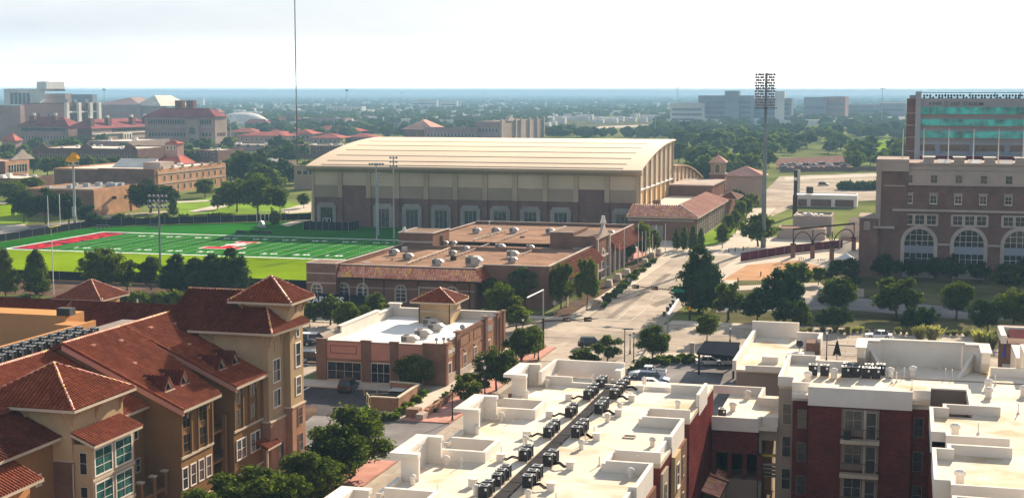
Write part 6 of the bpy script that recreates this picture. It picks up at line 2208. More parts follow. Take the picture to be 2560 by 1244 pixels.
for (px, py, lab) in ((256, 572, 'dark bench with legs on the turf by the left fence'), (388, 570, 'small dark chair like frame on the turf before the fence')):
    X, Y = at(px, py)
    b = MB().box(X - 2.2, X + 2.2, Y - .3, Y + .3, .8, 1.2)
    for k in (-2, -.7, .7, 2):
        b.box(X + k - .1, X + k + .1, Y - .3, Y + .3, 0, .8)
    tag(b.build('bench', M['dark']), lab, 'bench')
X, Y = at(650, 568)
b = MB().extr([(X - 1.2, Y, 0), (X + 1.6, Y, 0), (X + .6, Y, 1.9), (X, Y, 2.1), (X - .4, Y, 1.2)], (0, 1.2, 0))
tag(b.build('training_ramp', M['grey_metal']), 'grey sloped training device standing on the far turf', 'equipment')

# ================================================================ gate plaza between the hall and the stadium
gt = thing('gate_arches', 'dark steel gate frame with arches carried on brick pillars', 'gate', (-20, 377, 0))
gp = [at(1982, 643), at(2031, 645), at(2079, 650), at(2134, 626)]
hp = 4.6
for i, (x, y) in enumerate(gp):
    MB().box(x - .55, x + .55, y - .55, y + .55, 0, 3.3).build('brick_pillar', M['brick_brown'], gt)
    MB().box(x - .7, x + .7, y - .7, y + .7, 3.3, 3.55).build('pillar_cap', M['bronze'], gt)
tops = [at(1984, 581, 7.3), at(2032, 585, 7.3), at(2080, 588, 7.3), at(2130, 592, 7.3)]
MB().bar((gp[0][0], gp[0][1], 7.2), (gp[3][0], gp[3][1], 7.2), .4).build('top_beam', M['bronze'], gt)
for i in range(4):
    MB().bar((gp[i][0], gp[i][1], 3.5), (gp[i][0], gp[i][1], 7.2), .25).build('post', M['bronze'], gt)
for i in range(3):
    b = MB()
    p, q = gp[i], gp[i + 1]
    prev = None
    for k in range(11):
        a = PI * k / 10
        f = .5 - .46 * math.cos(a)
        c = (p[0] + (q[0] - p[0]) * f, p[1] + (q[1] - p[1]) * f, 3.6 + 3.0 * math.sin(a))
        if prev:
            b.bar(prev, c, .22)
        prev = c
    b.build('arch', M['bronze'], gt)
    MB().bar((p[0], p[1], 2.9), (q[0], q[1], 2.9), .14).build('rail', M['bronze'], gt)
for i, (px, py) in enumerate(((1998, 652), (2003, 651), (2014, 655), (2045, 656), (2052, 655), (2062, 659), (2008, 653), (2057, 657))):
    X, Y = at(px, py)
    o = MB().cyl((X, Y, 0), (X, Y, 1.0), .12, .12, 6).build('bollard', M['pale_metal'])
    tag(o, 'short pale turnstile bollard on the paving under the gate arches', 'bollard', 'bollards under the gate arches')
for i, (px, py) in enumerate(((1803, 700), (1902, 690), (1845, 706), (1822, 630), (1838, 629), (1858, 626))):
    X, Y = at(px, py)
    o = MB().cyl((X, Y, 0), (X, Y, 1.1), .14, .14, 6).build('bollard', M['dark'])
    tag(o, 'short dark bollard %s' % ('on the edge of the orange paving' if py > 680 else 'where the pale walk meets the street'), 'bollard', 'dark bollards by the plaza' if py > 680 else 'dark bollards by the walk')
# canopy tent
X, Y = at(2114, 672)
tn = thing('tent', 'small white peaked canopy between the gate and the stadium', 'tent', (X, Y, 0))
b = MB()
c = [(X - 1.9, Y - 1.9), (X + 1.9, Y - 1.9), (X + 1.9, Y + 1.9), (X - 1.9, Y + 1.9)]
for i in range(4):
    b.poly([(*c[i], 2.6), (*c[(i + 1) % 4], 2.6), (X, Y, 3.9)])
b.build('canopy', M['paint'], tn)
for x, y in c:
    MB().cyl((x, y, 0), (x, y, 2.6), .05, .05, 5).build('leg', M['pale_metal'], tn)

# ---------------------------------------------------------------- generic grid aligned building given by its silhouette
def pxX(px, Y):
    r_ = ray(px, HY)
    return r_[0] / r_[1] * Y
def pxY(px, X):
    r_ = ray(px, HY)
    return r_[1] / r_[0] * X
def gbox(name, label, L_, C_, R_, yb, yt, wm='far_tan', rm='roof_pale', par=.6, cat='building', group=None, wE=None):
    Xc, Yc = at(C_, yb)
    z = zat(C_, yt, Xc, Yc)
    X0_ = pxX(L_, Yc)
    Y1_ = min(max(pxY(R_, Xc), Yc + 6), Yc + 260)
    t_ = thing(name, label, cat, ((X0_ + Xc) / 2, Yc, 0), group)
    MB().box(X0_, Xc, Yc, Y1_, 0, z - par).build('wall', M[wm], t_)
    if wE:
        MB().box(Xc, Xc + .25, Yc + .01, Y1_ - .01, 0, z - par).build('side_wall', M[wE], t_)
    if par:
        b = MB()
        b.box(X0_, Xc, Yc, Yc + .5, z - par, z)
        b.box(X0_, Xc, Y1_ - .5, Y1_, z - par, z)
        b.box(X0_, X0_ + .5, Yc + .5, Y1_ - .5, z - par, z)
        b.box(Xc - .5, Xc, Yc + .5, Y1_ - .5, z - par, z)
        b.build('parapet', M[wm if wE is None else wE], t_)
        MB().box(X0_ + .5, Xc - .5, Yc + .5, Y1_ - .5, z - par, z - par + .05).build('roof', M[rm], t_)
    return t_, X0_, Xc, Yc, Y1_, z

def wins(t_, face, a0, a1, pos, zs, n, w, h, fm='trim_c', gm='glass', nx=1, ny=2, fw=.2):
    for z in zs:
        for i in range(n):
            a = a0 + (a1 - a0) * (i + .5) / n
            if face == 'S':
                window(t_, 'S', a, pos, z, w, h, nx, ny, fw, fm, gm)
            else:
                window(t_, 'E', pos, a, z, w, h, nx, ny, fw, fm, gm)

k1 = gbox('kiosk_building', 'pale flat roofed kiosk with rooftop clutter beside the gate arches', 1989, 2078, 2093, 588, 541, 'tan_wall', 'roof_grey')
t_, a0, a1, b0, b1, z = k1
MB().extr([(a0 + 2.2, b0 + .6, z - .5), (a0 + 6.8, b0 + .6, z - .5), (a0 + 4.5, b0 + .6, z + 1.1)], (0, 1.2, 0)).build('gable', M['trim_w'], t_)
for i in range(5):
    MB().box(a0 + 1 + i * 1.6, a0 + 2 + i * 1.6, b0 + 3 + (i % 3) * 2, b0 + 4.5 + (i % 3) * 2, z - .6, z + .2 + .25 * (i % 2)).build('rooftop_unit', M['pale_metal'], t_)
gbox('kiosk_building', 'low pale building with a brown flat roof in front of the kiosk', 1950, 2062, 2075, 600, 572, 'tan_wall', 'roof_brown', .35)
k2 = gbox('ticket_building', 'white roofed building with recessed brown bays behind the kiosk', 1988, 2142, 2152, 519, 489, 'trim_w', 'paint', .3)
t_, a0, a1, b0, b1, z = k2
for i, (xa, xb) in enumerate(((.08, .22), (.28, .6), (.66, .95))):
    MB().box(a0 + (a1 - a0) * xa, a0 + (a1 - a0) * xb, b0 - .1, b0 - .004, .2, z - 1.6).build('recessed_bay', M['brick_st'], t_)
MB().cyl((a0 + 5.5, b0 + 8, z), (a0 + 5.5, b0 + 8, z + 2.4), 1.3, 1.3, 10).build('roof_tank', M['bronze'], t_)
X, Y = at(1987, 541)
vb = thing('sign_tower', 'tall narrow dark sign tower with a white band near its top', 'sign', (X, Y, 0))
hz_ = zat(1987, 424, X, Y)
MB().box(X - .75, X + .75, Y - .4, Y + .4, 0, hz_ * .45).build('base', M['bronze'], vb)
MB().box(X - .55, X + .55, Y - .35, Y + .35, hz_ * .45, hz_).build('panel', M['dark'], vb)
MB().box(X - .56, X + .56, Y - .36, Y - .351, hz_ * .77, hz_ * .84).build('white_band', M['paint'], vb)
MB().box(X + .56, X + 1.5, Y + .2, Y + .4, hz_ * .5, hz_).build('frame', M['pale_metal'], vb)
sheet('terrain_bed_or_shade', M['mulch_or_shade'], pix([(2096, 600), (2151, 606), (2151, 556), (2122, 556)]), .02)  # dark ground sheet standing in for the shade beneath the pergola slats
# slatted pergola right of the kiosk
pg = thing('pergola', 'pale slatted pergola roof against the stadium wall', 'pergola', (-12, 400, 0))
pa, pb2, pc, pd = at(2100, 588, 3.6), at(2151, 594, 3.6), at(2150, 546, 3.6), at(2127, 546, 3.6)
for i in range(22):
    f = i / 21
    p = (pa[0] + (pd[0] - pa[0]) * f, pa[1] + (pd[1] - pa[1]) * f, 3.6)
    q = (pb2[0] + (pc[0] - pb2[0]) * f, pb2[1] + (pc[1] - pb2[1]) * f, 3.6)
    MB().bar(p, q, .42).build('slat', M['stone'], pg)
for p in (pa, pb2, pc, pd):
    MB().box(p[0] - .2, p[0] + .2, p[1] - .2, p[1] + .2, 0, 3.3).build('post', M['stone'], pg)
# dark garden fence, maroon parked area beyond the road
fence(at(1950, 431), at(2195, 427), 2.2, 'long dark fence beyond the pale road', 'brick_st', None, 8)
sheet('parking_lot', M['brick_st'], pix([(1935, 396), (2120, 390), (2128, 424), (1945, 424)]), .03)

# ================================================================ campus buildings on the left and behind
def units(t_, a0, a1, b0, b1, z, n, m_='pale_metal'):
    rr = random.Random(n + int(a0))
    for i in range(n):
        x, y = rr.uniform(a0 + 2, a1 - 3), rr.uniform(b0 + 2, b1 - 3)
        s_ = rr.uniform(.7, 1.4)
        MB().box(x, x + 1.8 * s_, y, y + 1.4 * s_, z - .6, z + .7 * s_).build('rooftop_unit', M[m_], t_)
def hip(t_, x0, x1, y0, y1, z, zt, m_='roof_red', ov=.8, inset=None):
    x0, x1, y0, y1 = x0 - ov, x1 + ov, y0 - ov, y1 + ov
    d = min(x1 - x0, y1 - y0) / 2 if inset is None else inset
    if x1 - x0 > y1 - y0:
        yc = (y0 + y1) / 2
        A, B = (x0 + d, yc, zt), (x1 - d, yc, zt)
        b = MB().poly([(x0, y0, z), (x1, y0, z), B, A]).poly([(x1, y0, z), (x1, y1, z), B]).poly([(x1, y1, z), (x0, y1, z), A, B]).poly([(x0, y1, z), (x0, y0, z), A])
    else:
        xc = (x0 + x1) / 2
        A, B = (xc, y0 + d, zt), (xc, y1 - d, zt)
        b = MB().poly([(x0, y0, z), (x1, y0, z), A]).poly([(x1, y0, z), (x1, y1, z), B, A]).poly([(x1, y1, z), (x0, y1, z), B]).poly([(x0, y1, z), (x0, y0, z), A, B])
    b.poly([(x0, y0, z - .02), (x0, y1, z - .02), (x1, y1, z - .02), (x1, y0, z - .02)])
    return b.build('roof', M[m_], t_)

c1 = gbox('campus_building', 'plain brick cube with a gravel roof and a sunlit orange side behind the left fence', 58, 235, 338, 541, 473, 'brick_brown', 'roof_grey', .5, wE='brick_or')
t_, a0, a1, b0, b1, z = c1
units(t_, a0, a1, b0, b1, z, 9, 'grey_metal')
MB().box(a1 + .26, a1 + .4, (b0 + b1) / 2 + 9, (b0 + b1) / 2 + 9.5, 0, z - .6).build('downpipe', M['bronze'], t_)
MB().box(a1 + .26, a1 + 1.5, (b0 + b1) / 2 - 3, (b0 + b1) / 2 - 2.4, z * .55, z * .66).build('wall_lamp', M['bronze'], t_)
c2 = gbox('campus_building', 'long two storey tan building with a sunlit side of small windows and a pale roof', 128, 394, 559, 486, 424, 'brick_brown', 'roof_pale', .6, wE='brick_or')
t_, a0, a1, b0, b1, z = c2
wins(t_, 'E', b0 + 3, b1 - 2, a1 + .25, (z * .52,), 10, 1.2, 2.0, 'trim_c')
wins(t_, 'E', b0 + 3, b1 - 2, a1 + .25, (z * .12,), 10, 1.2, 2.0, 'trim_c')
MB().box(a1 + .25, a1 + .5, b0, b1, z * .80, z * .84).build('belt_course', M['stone'], t_)
MB().box(a1 + .25, a1 + .5, b0, b1, z * .40, z * .43).build('belt_course', M['stone'], t_)
MB().box(a1 - 26, a1 + .1, b0 - 2.5, b0 - .01, 0, z + .3).build('front_bay', M['brick_brown'], t_)
for i in range(7):
    MB().box(a1 - .6, a1 + .5, b0 + (b1 - b0) * (i + .5) / 7 - .3, b0 + (b1 - b0) * (i + .5) / 7 + .3, z + .01, z + 1.2).build('finial', M['stone'], t_)
MB().extr([(a1 - 34, b0 + 22, z - .5), (a1 - 34, b0 + 30, z - .5), (a1 - 34, b0 + 30, z + 3)], (18, 0, 0)).build('skylight', M['trim_w'], t_)
MB().box(a1 - 12, a1 - 4, b0 + 10, b0 + 22, z - .5, z + 2.4).build('roof_block', M['stone'], t_)
units(t_, a0, a1, b0, b1, z, 6)
c3 = gbox('campus_building', 'red hip roofed hall with a small white cupola behind the tan building', 385, 452, 480, 466, 410, 'brick_or', 'roof_pale', 0, wE='stucco_b')
t_, a0, a1, b0, b1, z = c3
hip(t_, a0, a1, b0, b1, z, z + 6, 'roof_red', 1.0, 9)
cx, cy = (a0 + a1) / 2, (b0 + b1) / 2
MB().box(cx - 3, cx + 3, cy - 3, cy + 3, z + 3, z + 9).build('cupola', M['far_pink'], t_)
wins(t_, 'S', cx - 2.6, cx + 2.6, cy - 3, (z + 6.4,), 3, .9, 1.4, 'trim_w')
hip(t_, cx - 3, cx + 3, cy - 3, cy + 3, z + 9, z + 10.6, 'roof_red', .6)
wins(t_, 'E', b0 + 2, b1 - 2, a1 + .25, (z - 3.4,), 4, 1.2, 1.8, 'trim_c')
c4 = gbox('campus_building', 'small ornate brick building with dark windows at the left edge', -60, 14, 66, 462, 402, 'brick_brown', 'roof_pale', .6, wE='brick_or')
t_, a0, a1, b0, b1, z = c4
wins(t_, 'E', b0 + 2, b1 - 2, a1 + .25, (z - 5.5,), 7, 1.7, 3.4, 'trim_c')
MB().extr([(a1 - .6, b0 + 4, z), (a1 - .6, b0 + 24, z), (a1 - .6, b0 + 17, z + 3), (a1 - .6, b0 + 14, z + 5), (a1 - .6, b0 + 11, z + 3)], (.8, 0, 0)).build('gable', M['stone'], t_)
c5 = gbox('campus_building', 'low brick building with a cluttered white roof below the ornate one', -140, 52, 124, 480, 446, 'brick_brown', 'roof_pale', .4, wE='brick_brown')
units(c5[0], c5[1], c5[2], c5[3], c5[4], c5[5], 14)
c6 = gbox('campus_building', 'long low brown building with a pale coping behind the row of dark trees', 75, 345, 440, 418, 372, 'brick_st', 'roof_pale', .6)
t_, a0, a1, b0, b1, z = c6
for f in (.1, .52, .93):
    xg = a0 + (a1 - a0) * f
    MB().extr([(xg - 5, b0 - .3, z - 1), (xg + 5, b0 - .3, z - 1), (xg + 3, b0 - .3, z + 1.2), (xg, b0 - .3, z + 3), (xg - 3, b0 - .3, z + 1.2)], (0, .8, 0)).build('gable', M['brick_st'], t_)
wins(t_, 'S', a0 + 4, a1 - 4, b0, (z - 6, z - 11), 18, 1.4, 2.2)
units(t_, a0, a1, b0, b1, z, 6)
c7 = gbox('campus_building', 'tan building with a pale roof edge in front of the long red roofed hall', 215, 322, 421, 384, 353, 'far_pink', 'roof_pale', .6, wE='far_tan')
units(c7[0], c7[1], c7[2], c7[3], c7[4], c7[5], 6)
c8 = gbox('campus_building', 'red roofed hall wing with two dark chimneys in the left distance', 42, 172, 196, 366, 315, 'far_pink', 'roof_red', 0)
t_, a0, a1, b0, b1, z = c8
hip(t_, a0, a1, b0, b1 + 6, z, z + 7, 'roof_plum', 1.2)
wins(t_, 'S', a0 + 3, a1 - 3, b0, (z - 4.2,), 16, 2.6, 2.6, 'far_pink', 'glass', 1, 1, .1)
wins(t_, 'S', a0 + 3, a1 - 3, b0, (z - 11,), 14, 1.2, 3.2, 'trim_c')
for f in (.25, .68):
    x = a0 + (a1 - a0) * f
    MB().box(x - 2, x + 2, b0 + 2, b0 + 6, z, z + 8).build('chimney', M['brick_st'], t_)
    MB().box(x + .3, x + 2, b0 + 3, b0 + 5, z + 8, z + 10).build('chimney_pot', M['trim_w'], t_)
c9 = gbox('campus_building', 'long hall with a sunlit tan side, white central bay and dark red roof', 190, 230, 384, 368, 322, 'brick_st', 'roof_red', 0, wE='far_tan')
t_, a0, a1, b0, b1, z = c9
hip(t_, a0 - 10, a1, b0, b1, z, z + 7, 'roof_plum', 1.4)
L_ = b1 - b0
wins(t_, 'E', b0 + 30, b1 - 4, a1 + .25, (z - 3.2,), 22, 3.6, 2.4, 'far_tan', 'glass', 1, 1, .1)
wins(t_, 'E', b0 + 6, b1 - 4, a1 + .25, (z - 12,), 22, 1.5, 3.4, 'trim_c')
MB().box(a1 + .25, a1 + 1.2, b0, b1, z - 4.6, z - 4.0).build('belt_course', M['trim_w'], t_)
MB().box(a1 + .25, a1 + 1.4, b0 + L_ * .46, b0 + L_ * .60, z - 15, z - 4.6).build('white_bay', M['trim_w'], t_)
for k in range(3):
    window(t_, 'E', a1 + 1.4, b0 + L_ * (.49 + .04 * k), z - 13.5, 1.8, 8, 1, 3, .2, 'trim_w')
for f in (.02, .28, .66, .88):
    y = b0 + L_ * f
    MB().box(a1 - 5, a1 - 1.5, y, y + 5, z + 1, z + 8).build('chimney', M['brick_st'], t_)
    MB().box(a1 - 4.5, a1 - 2.5, y + 1, y + 3.5, z + 8, z + 10).build('chimney_pot', M['trim_w'], t_)
c10 = gbox('campus_building', 'tall windowless brick slab block with pale vertical fins', 56, 163, 244, 345, 258, 'far_pink', 'roof_grey', .8, wE='brick_st')
t_, a0, a1, b0, b1, z = c10
for f in (.03, .38, .72, .98):
    y = b0 + (b1 - b0) * f
    MB().box(a1 + .25, a1 + 3.0, y - 2.2, y + 2.2, 0, z + .5).build('fin', M['far_white'], t_)
for f in (.2, .55, .86):
    y = b0 + (b1 - b0) * f
    for d in (-9, 0, 9):
        MB().box(a1 + .26, a1 + .6, y + d - 1.2, y + d + 1.2, 0, z - 9).build('window', M['glass'], t_)
    MB().box(a1 + .26, a1 + 1.4, y - 12, y + 12, z - 9, z - 7.6).build('belt_course', M['far_white'], t_)
for f in (.38, .62):
    x = a0 + (a1 - a0) * f
    MB().box(x - .8, x + .8, b0 - .4, b0 - .004, 0, z - 10).build('window', M['glass'], t_)
c11 = gbox('campus_building', 'dull purple grey slab block at the far left edge', -120, 53, 60, 352, 264, 'far_pink', 'roof_grey', .8)
c12 = gbox('tower_building', 'far pale high rise with dark windows and a stepped top at the left', 10, 82, 112, 318, 222, 'far_white', 'roof_grey', .8)
t_, a0, a1, b0, b1, z = c12
w_ = a1 - a0
MB().box(a0 + w_ * .85, a1 + 8, b0 + 20, b0 + 60, z, z + 9).build('roof_block', M['far_white'], t_)
MB().box(a0 + w_ * .36, a0 + w_ * .98, b0 - .8, b0 - .01, 10, z - 22).build('window', M['glass_b'], t_)
for k in range(5):
    x = a0 + w_ * (.28 + .15 * k)
    MB().box(x - w_ * .045, x + w_ * .045, b0 - .8, b0 - .01, z - 19, z - 5).build('window', M['glass'], t_)
MB().box(a0 + w_ * .24, a0 + w_ * .99, b0 - .6, b0 - .01, z - 21.5, z - 19.2).build('belt_course', M['paint'], t_)
c13 = gbox('campus_building', 'far buff block with horizontal bands beside the pale high rise', 112, 166, 180, 316, 234, 'far_tan', 'roof_grey', .8)
for k in range(5):
    MB().box(c13[1], c13[2], c13[3] - .5, c13[3] - .01, 8 + 9 * k, 11 + 9 * k).build('window_band', M['far_pink'], c13[0])
c14 = gbox('campus_building', 'far blue grey block with two pale stripes', 178, 233, 242, 316, 236, 'far_blue', 'roof_grey', .8)
for f in (.2, .75):
    x = c14[1] + (c14[2] - c14[1]) * f
    MB().box(x - 2, x + 2, c14[3] - .6, c14[3] - .01, 0, c14[5] - 6).build('pale_stripe', M['far_white'], c14[0])
c15 = gbox('campus_building', 'wide rose block with a grey roof in the left distance', 232, 352, 362, 318, 262, 'far_pink', 'roof_grey', .8)
hip(c15[0], c15[1], c15[2], c15[3], c15[3] + 90, c15[5] - .2, c15[5] + 9, 'far_pink', 0)
c16 = gbox('arena', 'far round cornered hall with a low pale hipped roof', 345, 400, 416, 318, 265, 'far_tan', 'roof_pale', 0)
hip(c16[0], c16[1], c16[2], c16[3], c16[3] + 70, c16[5], c16[5] + 13, 'roof_pale', 4)
for k in range(5):
    MB().box(c16[2] + .01, c16[2] + .5, c16[3] + 8 + 14 * k, c16[3] + 15 + 14 * k, 6, c16[5] - 5).build('window', M['glass'], c16[0])
c17 = gbox('campus_building', 'large brick hall with a long plum roof, arches and rows of windows', 360, 538, 565, 366, 290, 'far_pink', 'roof_red', 0, wE='far_tan')
t_, a0, a1, b0, b1, z = c17
hip(t_, a0, a1, b0, b1, z - .5, z + 6, 'roof_plum', 1.5)
for i, (zz, n, ww, hh) in enumerate(((z - 6.5, 26, 1.6, 3.4), (z - 16, 20, 1.8, 2.6), (z - 23, 20, 1.8, 2.6), (z - 31, 20, 1.8, 3.0))):
    wins(t_, 'S', a0 + 3, a1 - 3, b0, (zz,), n, ww, hh, 'far_tan', 'glass')
wins(t_, 'E', b0 + 3, b1 - 3, a1 + .25, (z - 16, z - 24), 6, 1.6, 2.6, 'far_tan', 'glass')
MB().box(a0 + (a1 - a0) * .62, a0 + (a1 - a0) * .8, b0 - 4, b0 - .01, 0, z - 3).build('front_bay', M['far_tan'], t_)
for zz in (z - 14, z - 23, z - 31):
    arch_window(t_, 'S', a0 + (a1 - a0) * .71, b0 - 4.02, zz, 5, 5.5, .8, 3, 1, 'far_tan')
MB().box(a0, a1, b0 - .5, b0 - .01, z - 9.2, z - 8.4).build('belt_course', M['stone'], t_)
for f in (.42, .58):
    x = a0 + (a1 - a0) * f
    MB().box(x - 3, x + 3, b0 + 8, b0 + 14, z + 1, z + 12).build('chimney', M['brick_st'], t_)
# red roofed residence halls in the middle distance
RH = [(590, 716, 352, 340, 331, 'pale residence hall with a long pink red roof, nearest of the red roofed group'), (566, 640, 336, 330, 320, 'red roofed residence hall left of the white dome trees'), (668, 742, 334, 327, 317, 'red roofed residence hall right of the middle of the group'),
      (722, 780, 348, 335, 323, 'grey walled hall with a red pyramid roof'), (776, 850, 352, 345, 333, 'pale residence hall whose red roof runs behind the curved cream roof'), (776, 862, 334, 325, 314, 'long dark red roof at the right end of the group'),
      (640, 720, 343, 336, 327, 'red roofed hall tucked behind the nearest one'), (862, 930, 350, 343, 333, 'reddish hall seen just above the left shoulder of the curved roof'), (840, 900, 336, 328, 318, 'brick hall with a red roof farther right of the group')]
for (l, c, yb, yt, ya, lab) in RH:
    g_ = gbox('residence_hall', lab, l, c, c + 4, yb + 6, yt, 'far_tan', 'roof_red', 0, group='red roofed residence halls')
    t_, a0, a1, b0, b1, z = g_
    zr = zat((l + c) / 2, ya, (a0 + a1) / 2, b0 + 12)
    hip(t_, a0, a1, b0, b0 + 24, z, max(z + 3, zr), 'roof_red', 1.2)
    wins(t_, 'S', a0 + 2, a1 - 2, b0, (z - 4,), max(4, int((a1 - a0) / 5)), 1.5, 2.4, 'trim_c')
# white inflated dome
X, Y = at(606, 312)
dm = MB()
n, m = 20, 8
rx, ry, rz_ = 36, 28, 16
for i in range(m + 1):
    a = PI / 2 * i / m
    for j in range(n):
        c = 2 * PI * j / n
        dm.v.append((X + rx * math.cos(c) * math.cos(a) ** .8, Y + ry * math.sin(c) * math.cos(a) ** .8, rz_ * math.sin(a)))
for i in range(m):
    for j in range(n):
        dm.f.append((i * n + j, i * n + (j + 1) % n, (i + 1) * n + (j + 1) % n, (i + 1) * n + j))
tag(dm.build('inflatable_dome', M['far_white'], None, None, True), 'white inflated sports dome beyond the large brick hall', 'dome')
# more blocks behind the hall
for (l, c, r_, yb, yt, wm, lab, nu) in ((596, 704, 738, 446, 404, 'far_pink', 'taupe flat roofed building with white roof equipment left of the hall', 8), (732, 792, 800, 474, 414, 'arena_t', 'plain taupe building with square dark windows beside the hall', 0),
                                       (480, 545, 605, 412, 376, 'brick_st', 'dark brown flat building among trees left of centre', 2), (728, 860, 890, 396, 364, 'brick_st', 'dark flat building with white coping just behind the left shoulder of the hall', 5),
                                       (530, 660, 700, 378, 362, 'far_pink', 'low pale roofed building in front of the residence halls', 3), (720, 800, 806, 300, 279, 'far_blue', 'blue grey building with a thin pink roof left of the radio mast base', 0),
                                       (758, 862, 880, 318, 296, 'far_pink', 'dull flat building with a white coping right of the residence halls', 0), (815, 905, 915, 286, 266, 'far_white', 'far pale block with faint windows right of the radio mast', 0)):
    g_ = gbox('campus_building', lab, l, c, r_, yb, yt, wm, 'roof_pale', .6)
    t_, a0, a1, b0, b1, z = g_
    if nu:
        units(t_, a0, a1, b0, b1, z, nu)
    if a1 - a0 < 120:
        wins(t_, 'S', a0 + 1, a1 - 1, b0, (z * .62,), max(3, int((a1 - a0) / 7)), 2.0, 1.8, 'trim_c', 'glass', 2, 1)
for (l, c, r_, yb, yt, wm, rmm, lab) in ((246, 330, 352, 318, 286, 'far_pink', 'roof_red', 'rose walled hall with a red roof between the slab block and the plum roofed hall'), (505, 548, 560, 304, 280, 'far_tan', 'roof_red', 'small red roofed block peeping over the plum roofed hall'),
                                        (610, 668, 676, 318, 308, 'far_pink', 'roof_red', 'low red roofed hall right of the white dome'), (684, 752, 760, 312, 302, 'far_tan', 'roof_red', 'far low hall with a red roof below the radio mast'), (0, 38, 50, 392, 352, 'far_pink', 'roof_red', 'red roofed house cut by the left edge below the slab block'),
                                        (905, 1002, 1006, 334, 318, 'far_pink', 'roof_pale', 'long low rose building left of the castle like hall'), (930, 1000, 1004, 318, 306, 'far_blue', 'roof_grey', 'grey flat building above the long low rose one')):
    t_, a0, a1, b0, b1, z = gbox('campus_building', lab, l, c, r_, yb, yt, wm, rmm, 0 if rmm == 'roof_red' else .6)
    if rmm == 'roof_red':
        hip(t_, a0, a1, b0, min(b1, b0 + 30), z, z + 5, 'roof_red', 1.0)
    wins(t_, 'S', a0 + 2, a1 - 2, b0, (z * .55,), max(4, int((a1 - a0) / 6)), 1.5, 2.2, 'trim_c')
# castle like brick hall behind the curved roof
k_ = gbox('campus_building', 'brick hall with stone arched windows and stepped gables behind the curved roof', 1060, 1192, 1200, 356, 319, 'far_pink', 'roof_grey', .6)
t_, a0, a1, b0, b1, z = k_
wins(t_, 'S', a0 + 2, a1 - 2, b0, (z - 8, z - 15), 14, 1.6, 2.6, 'far_white')
k_ = gbox('campus_building', 'taller brick end of the castle like hall with pale buttresses on its sunlit side', 1190, 1251, 1360, 356, 304, 'far_pink', 'roof_grey', .8, wE='far_tan')
t_, a0, a1, b0, b1, z = k_
wins(t_, 'S', a0 + 2, a1 - 2, b0, (z - 9, z - 17), 6, 1.8, 3.0, 'far_white')
for f in (.0, .3, .42, .62, .8, .97):
    y = b0 + (b1 - b0) * f
    MB().box(a1 + .25, a1 + 1.8, y - 1.5, y + 1.5, 0, z + 2.2).build('buttress', M['stone'], t_)
MB().extr([(a1 - 2, b0 + (b1 - b0) * .12, z), (a1 - 2, b0 + (b1 - b0) * .3, z), (a1 - 2, b0 + (b1 - b0) * .21, z + 5)], (3, 0, 0)).build('gable', M['stone'], t_)
k_ = gbox('campus_building', 'hall with a steep pink red roof and a brick gable behind the curved roof', 1008, 1040, 1066, 352, 324, 'brick_st', 'roof_red', 0, wE='far_tan')
t_, a0, a1, b0, b1, z = k_
hip(t_, a0 - 2, a1 + 16, b0, b0 + 40, z, zat(1065, 299, a1, b0 + 20), 'roof_pk', .6)
# far right: hospital blocks and offices beyond the trees
for (l, c, r_, yb, yt, wm, lab, nb_) in ((1676, 1760, 1768, 312, 258, 'far_white', 'far pale office block with glass bands, leftmost of the hazy group right of the hall', 3), (1746, 1884, 1892, 312, 239, 'far_blue', 'far wide blue grey hospital block with a dark top storey', 4),
                                         (1812, 1846, 1852, 312, 227, 'far_blue', 'square penthouse block rising from the far hospital', 0), (1886, 1978, 1984, 312, 246, 'far_blue', 'hazy grey block just right of the tall light mast', 4), (1938, 1960, 1964, 312, 228, 'far_white', 'slim pale tower close to the right of the light mast', 0),
                                         (2010, 2064, 2070, 306, 243, 'far_blue', 'hazy grey block with dark strips left of the rose one', 2), (2060, 2112, 2122, 306, 242, 'far_pink', 'hazy rose tower block with pale edges', 3), (2120, 2200, 2206, 300, 262, 'far_blue', 'low hazy office block left of the press box', 2),
                                         (2200, 2264, 2270, 300, 258, 'far_blue', 'low hazy block touching the brick edge of the press box', 2), (1030, 1092, 1096, 274, 250, 'far_white', 'far pale apartment block on the horizon, left one of two', 2), (1100, 1142, 1146, 276, 252, 'far_white', 'far pale apartment block on the horizon, right one of two', 2),
                                         (1160, 1226, 1228, 244, 237.5, 'paint', 'thin white warehouse roof on the horizon', 0), (2162, 2262, 2266, 310, 299, 'trim_w', 'long low white roof among the trees left of the press box', 0), (1226, 1266, 1270, 292, 284, 'roof_pk', 'small pink roof among the far trees', 0),
                                         (450, 508, 512, 268, 247, 'far_white', 'far pale block with a white roof beyond the left halls', 0), (950, 985, 988, 300, 288, 'far_white', 'far low pale building left of the castle like hall', 0), (1850, 1915, 1918, 312, 296, 'paint', 'white gabled canopy among trees below the hospital', 0)):
    g_ = gbox('distant_building', lab, l, c, r_, yb, yt, wm, 'roof_grey', .8 if yt < 280 else .3)
    t_, a0, a1, b0, b1, z = g_
    for k in range(nb_):
        MB().box(a0 + (a1 - a0) * .06, a1 - (a1 - a0) * .06, b0 - .8, b0 - .01, z * (.2 + .7 * k / max(1, nb_)), z * (.2 + .7 * k / max(1, nb_)) + z * .09).build('window_band', M['glass_b'], t_)
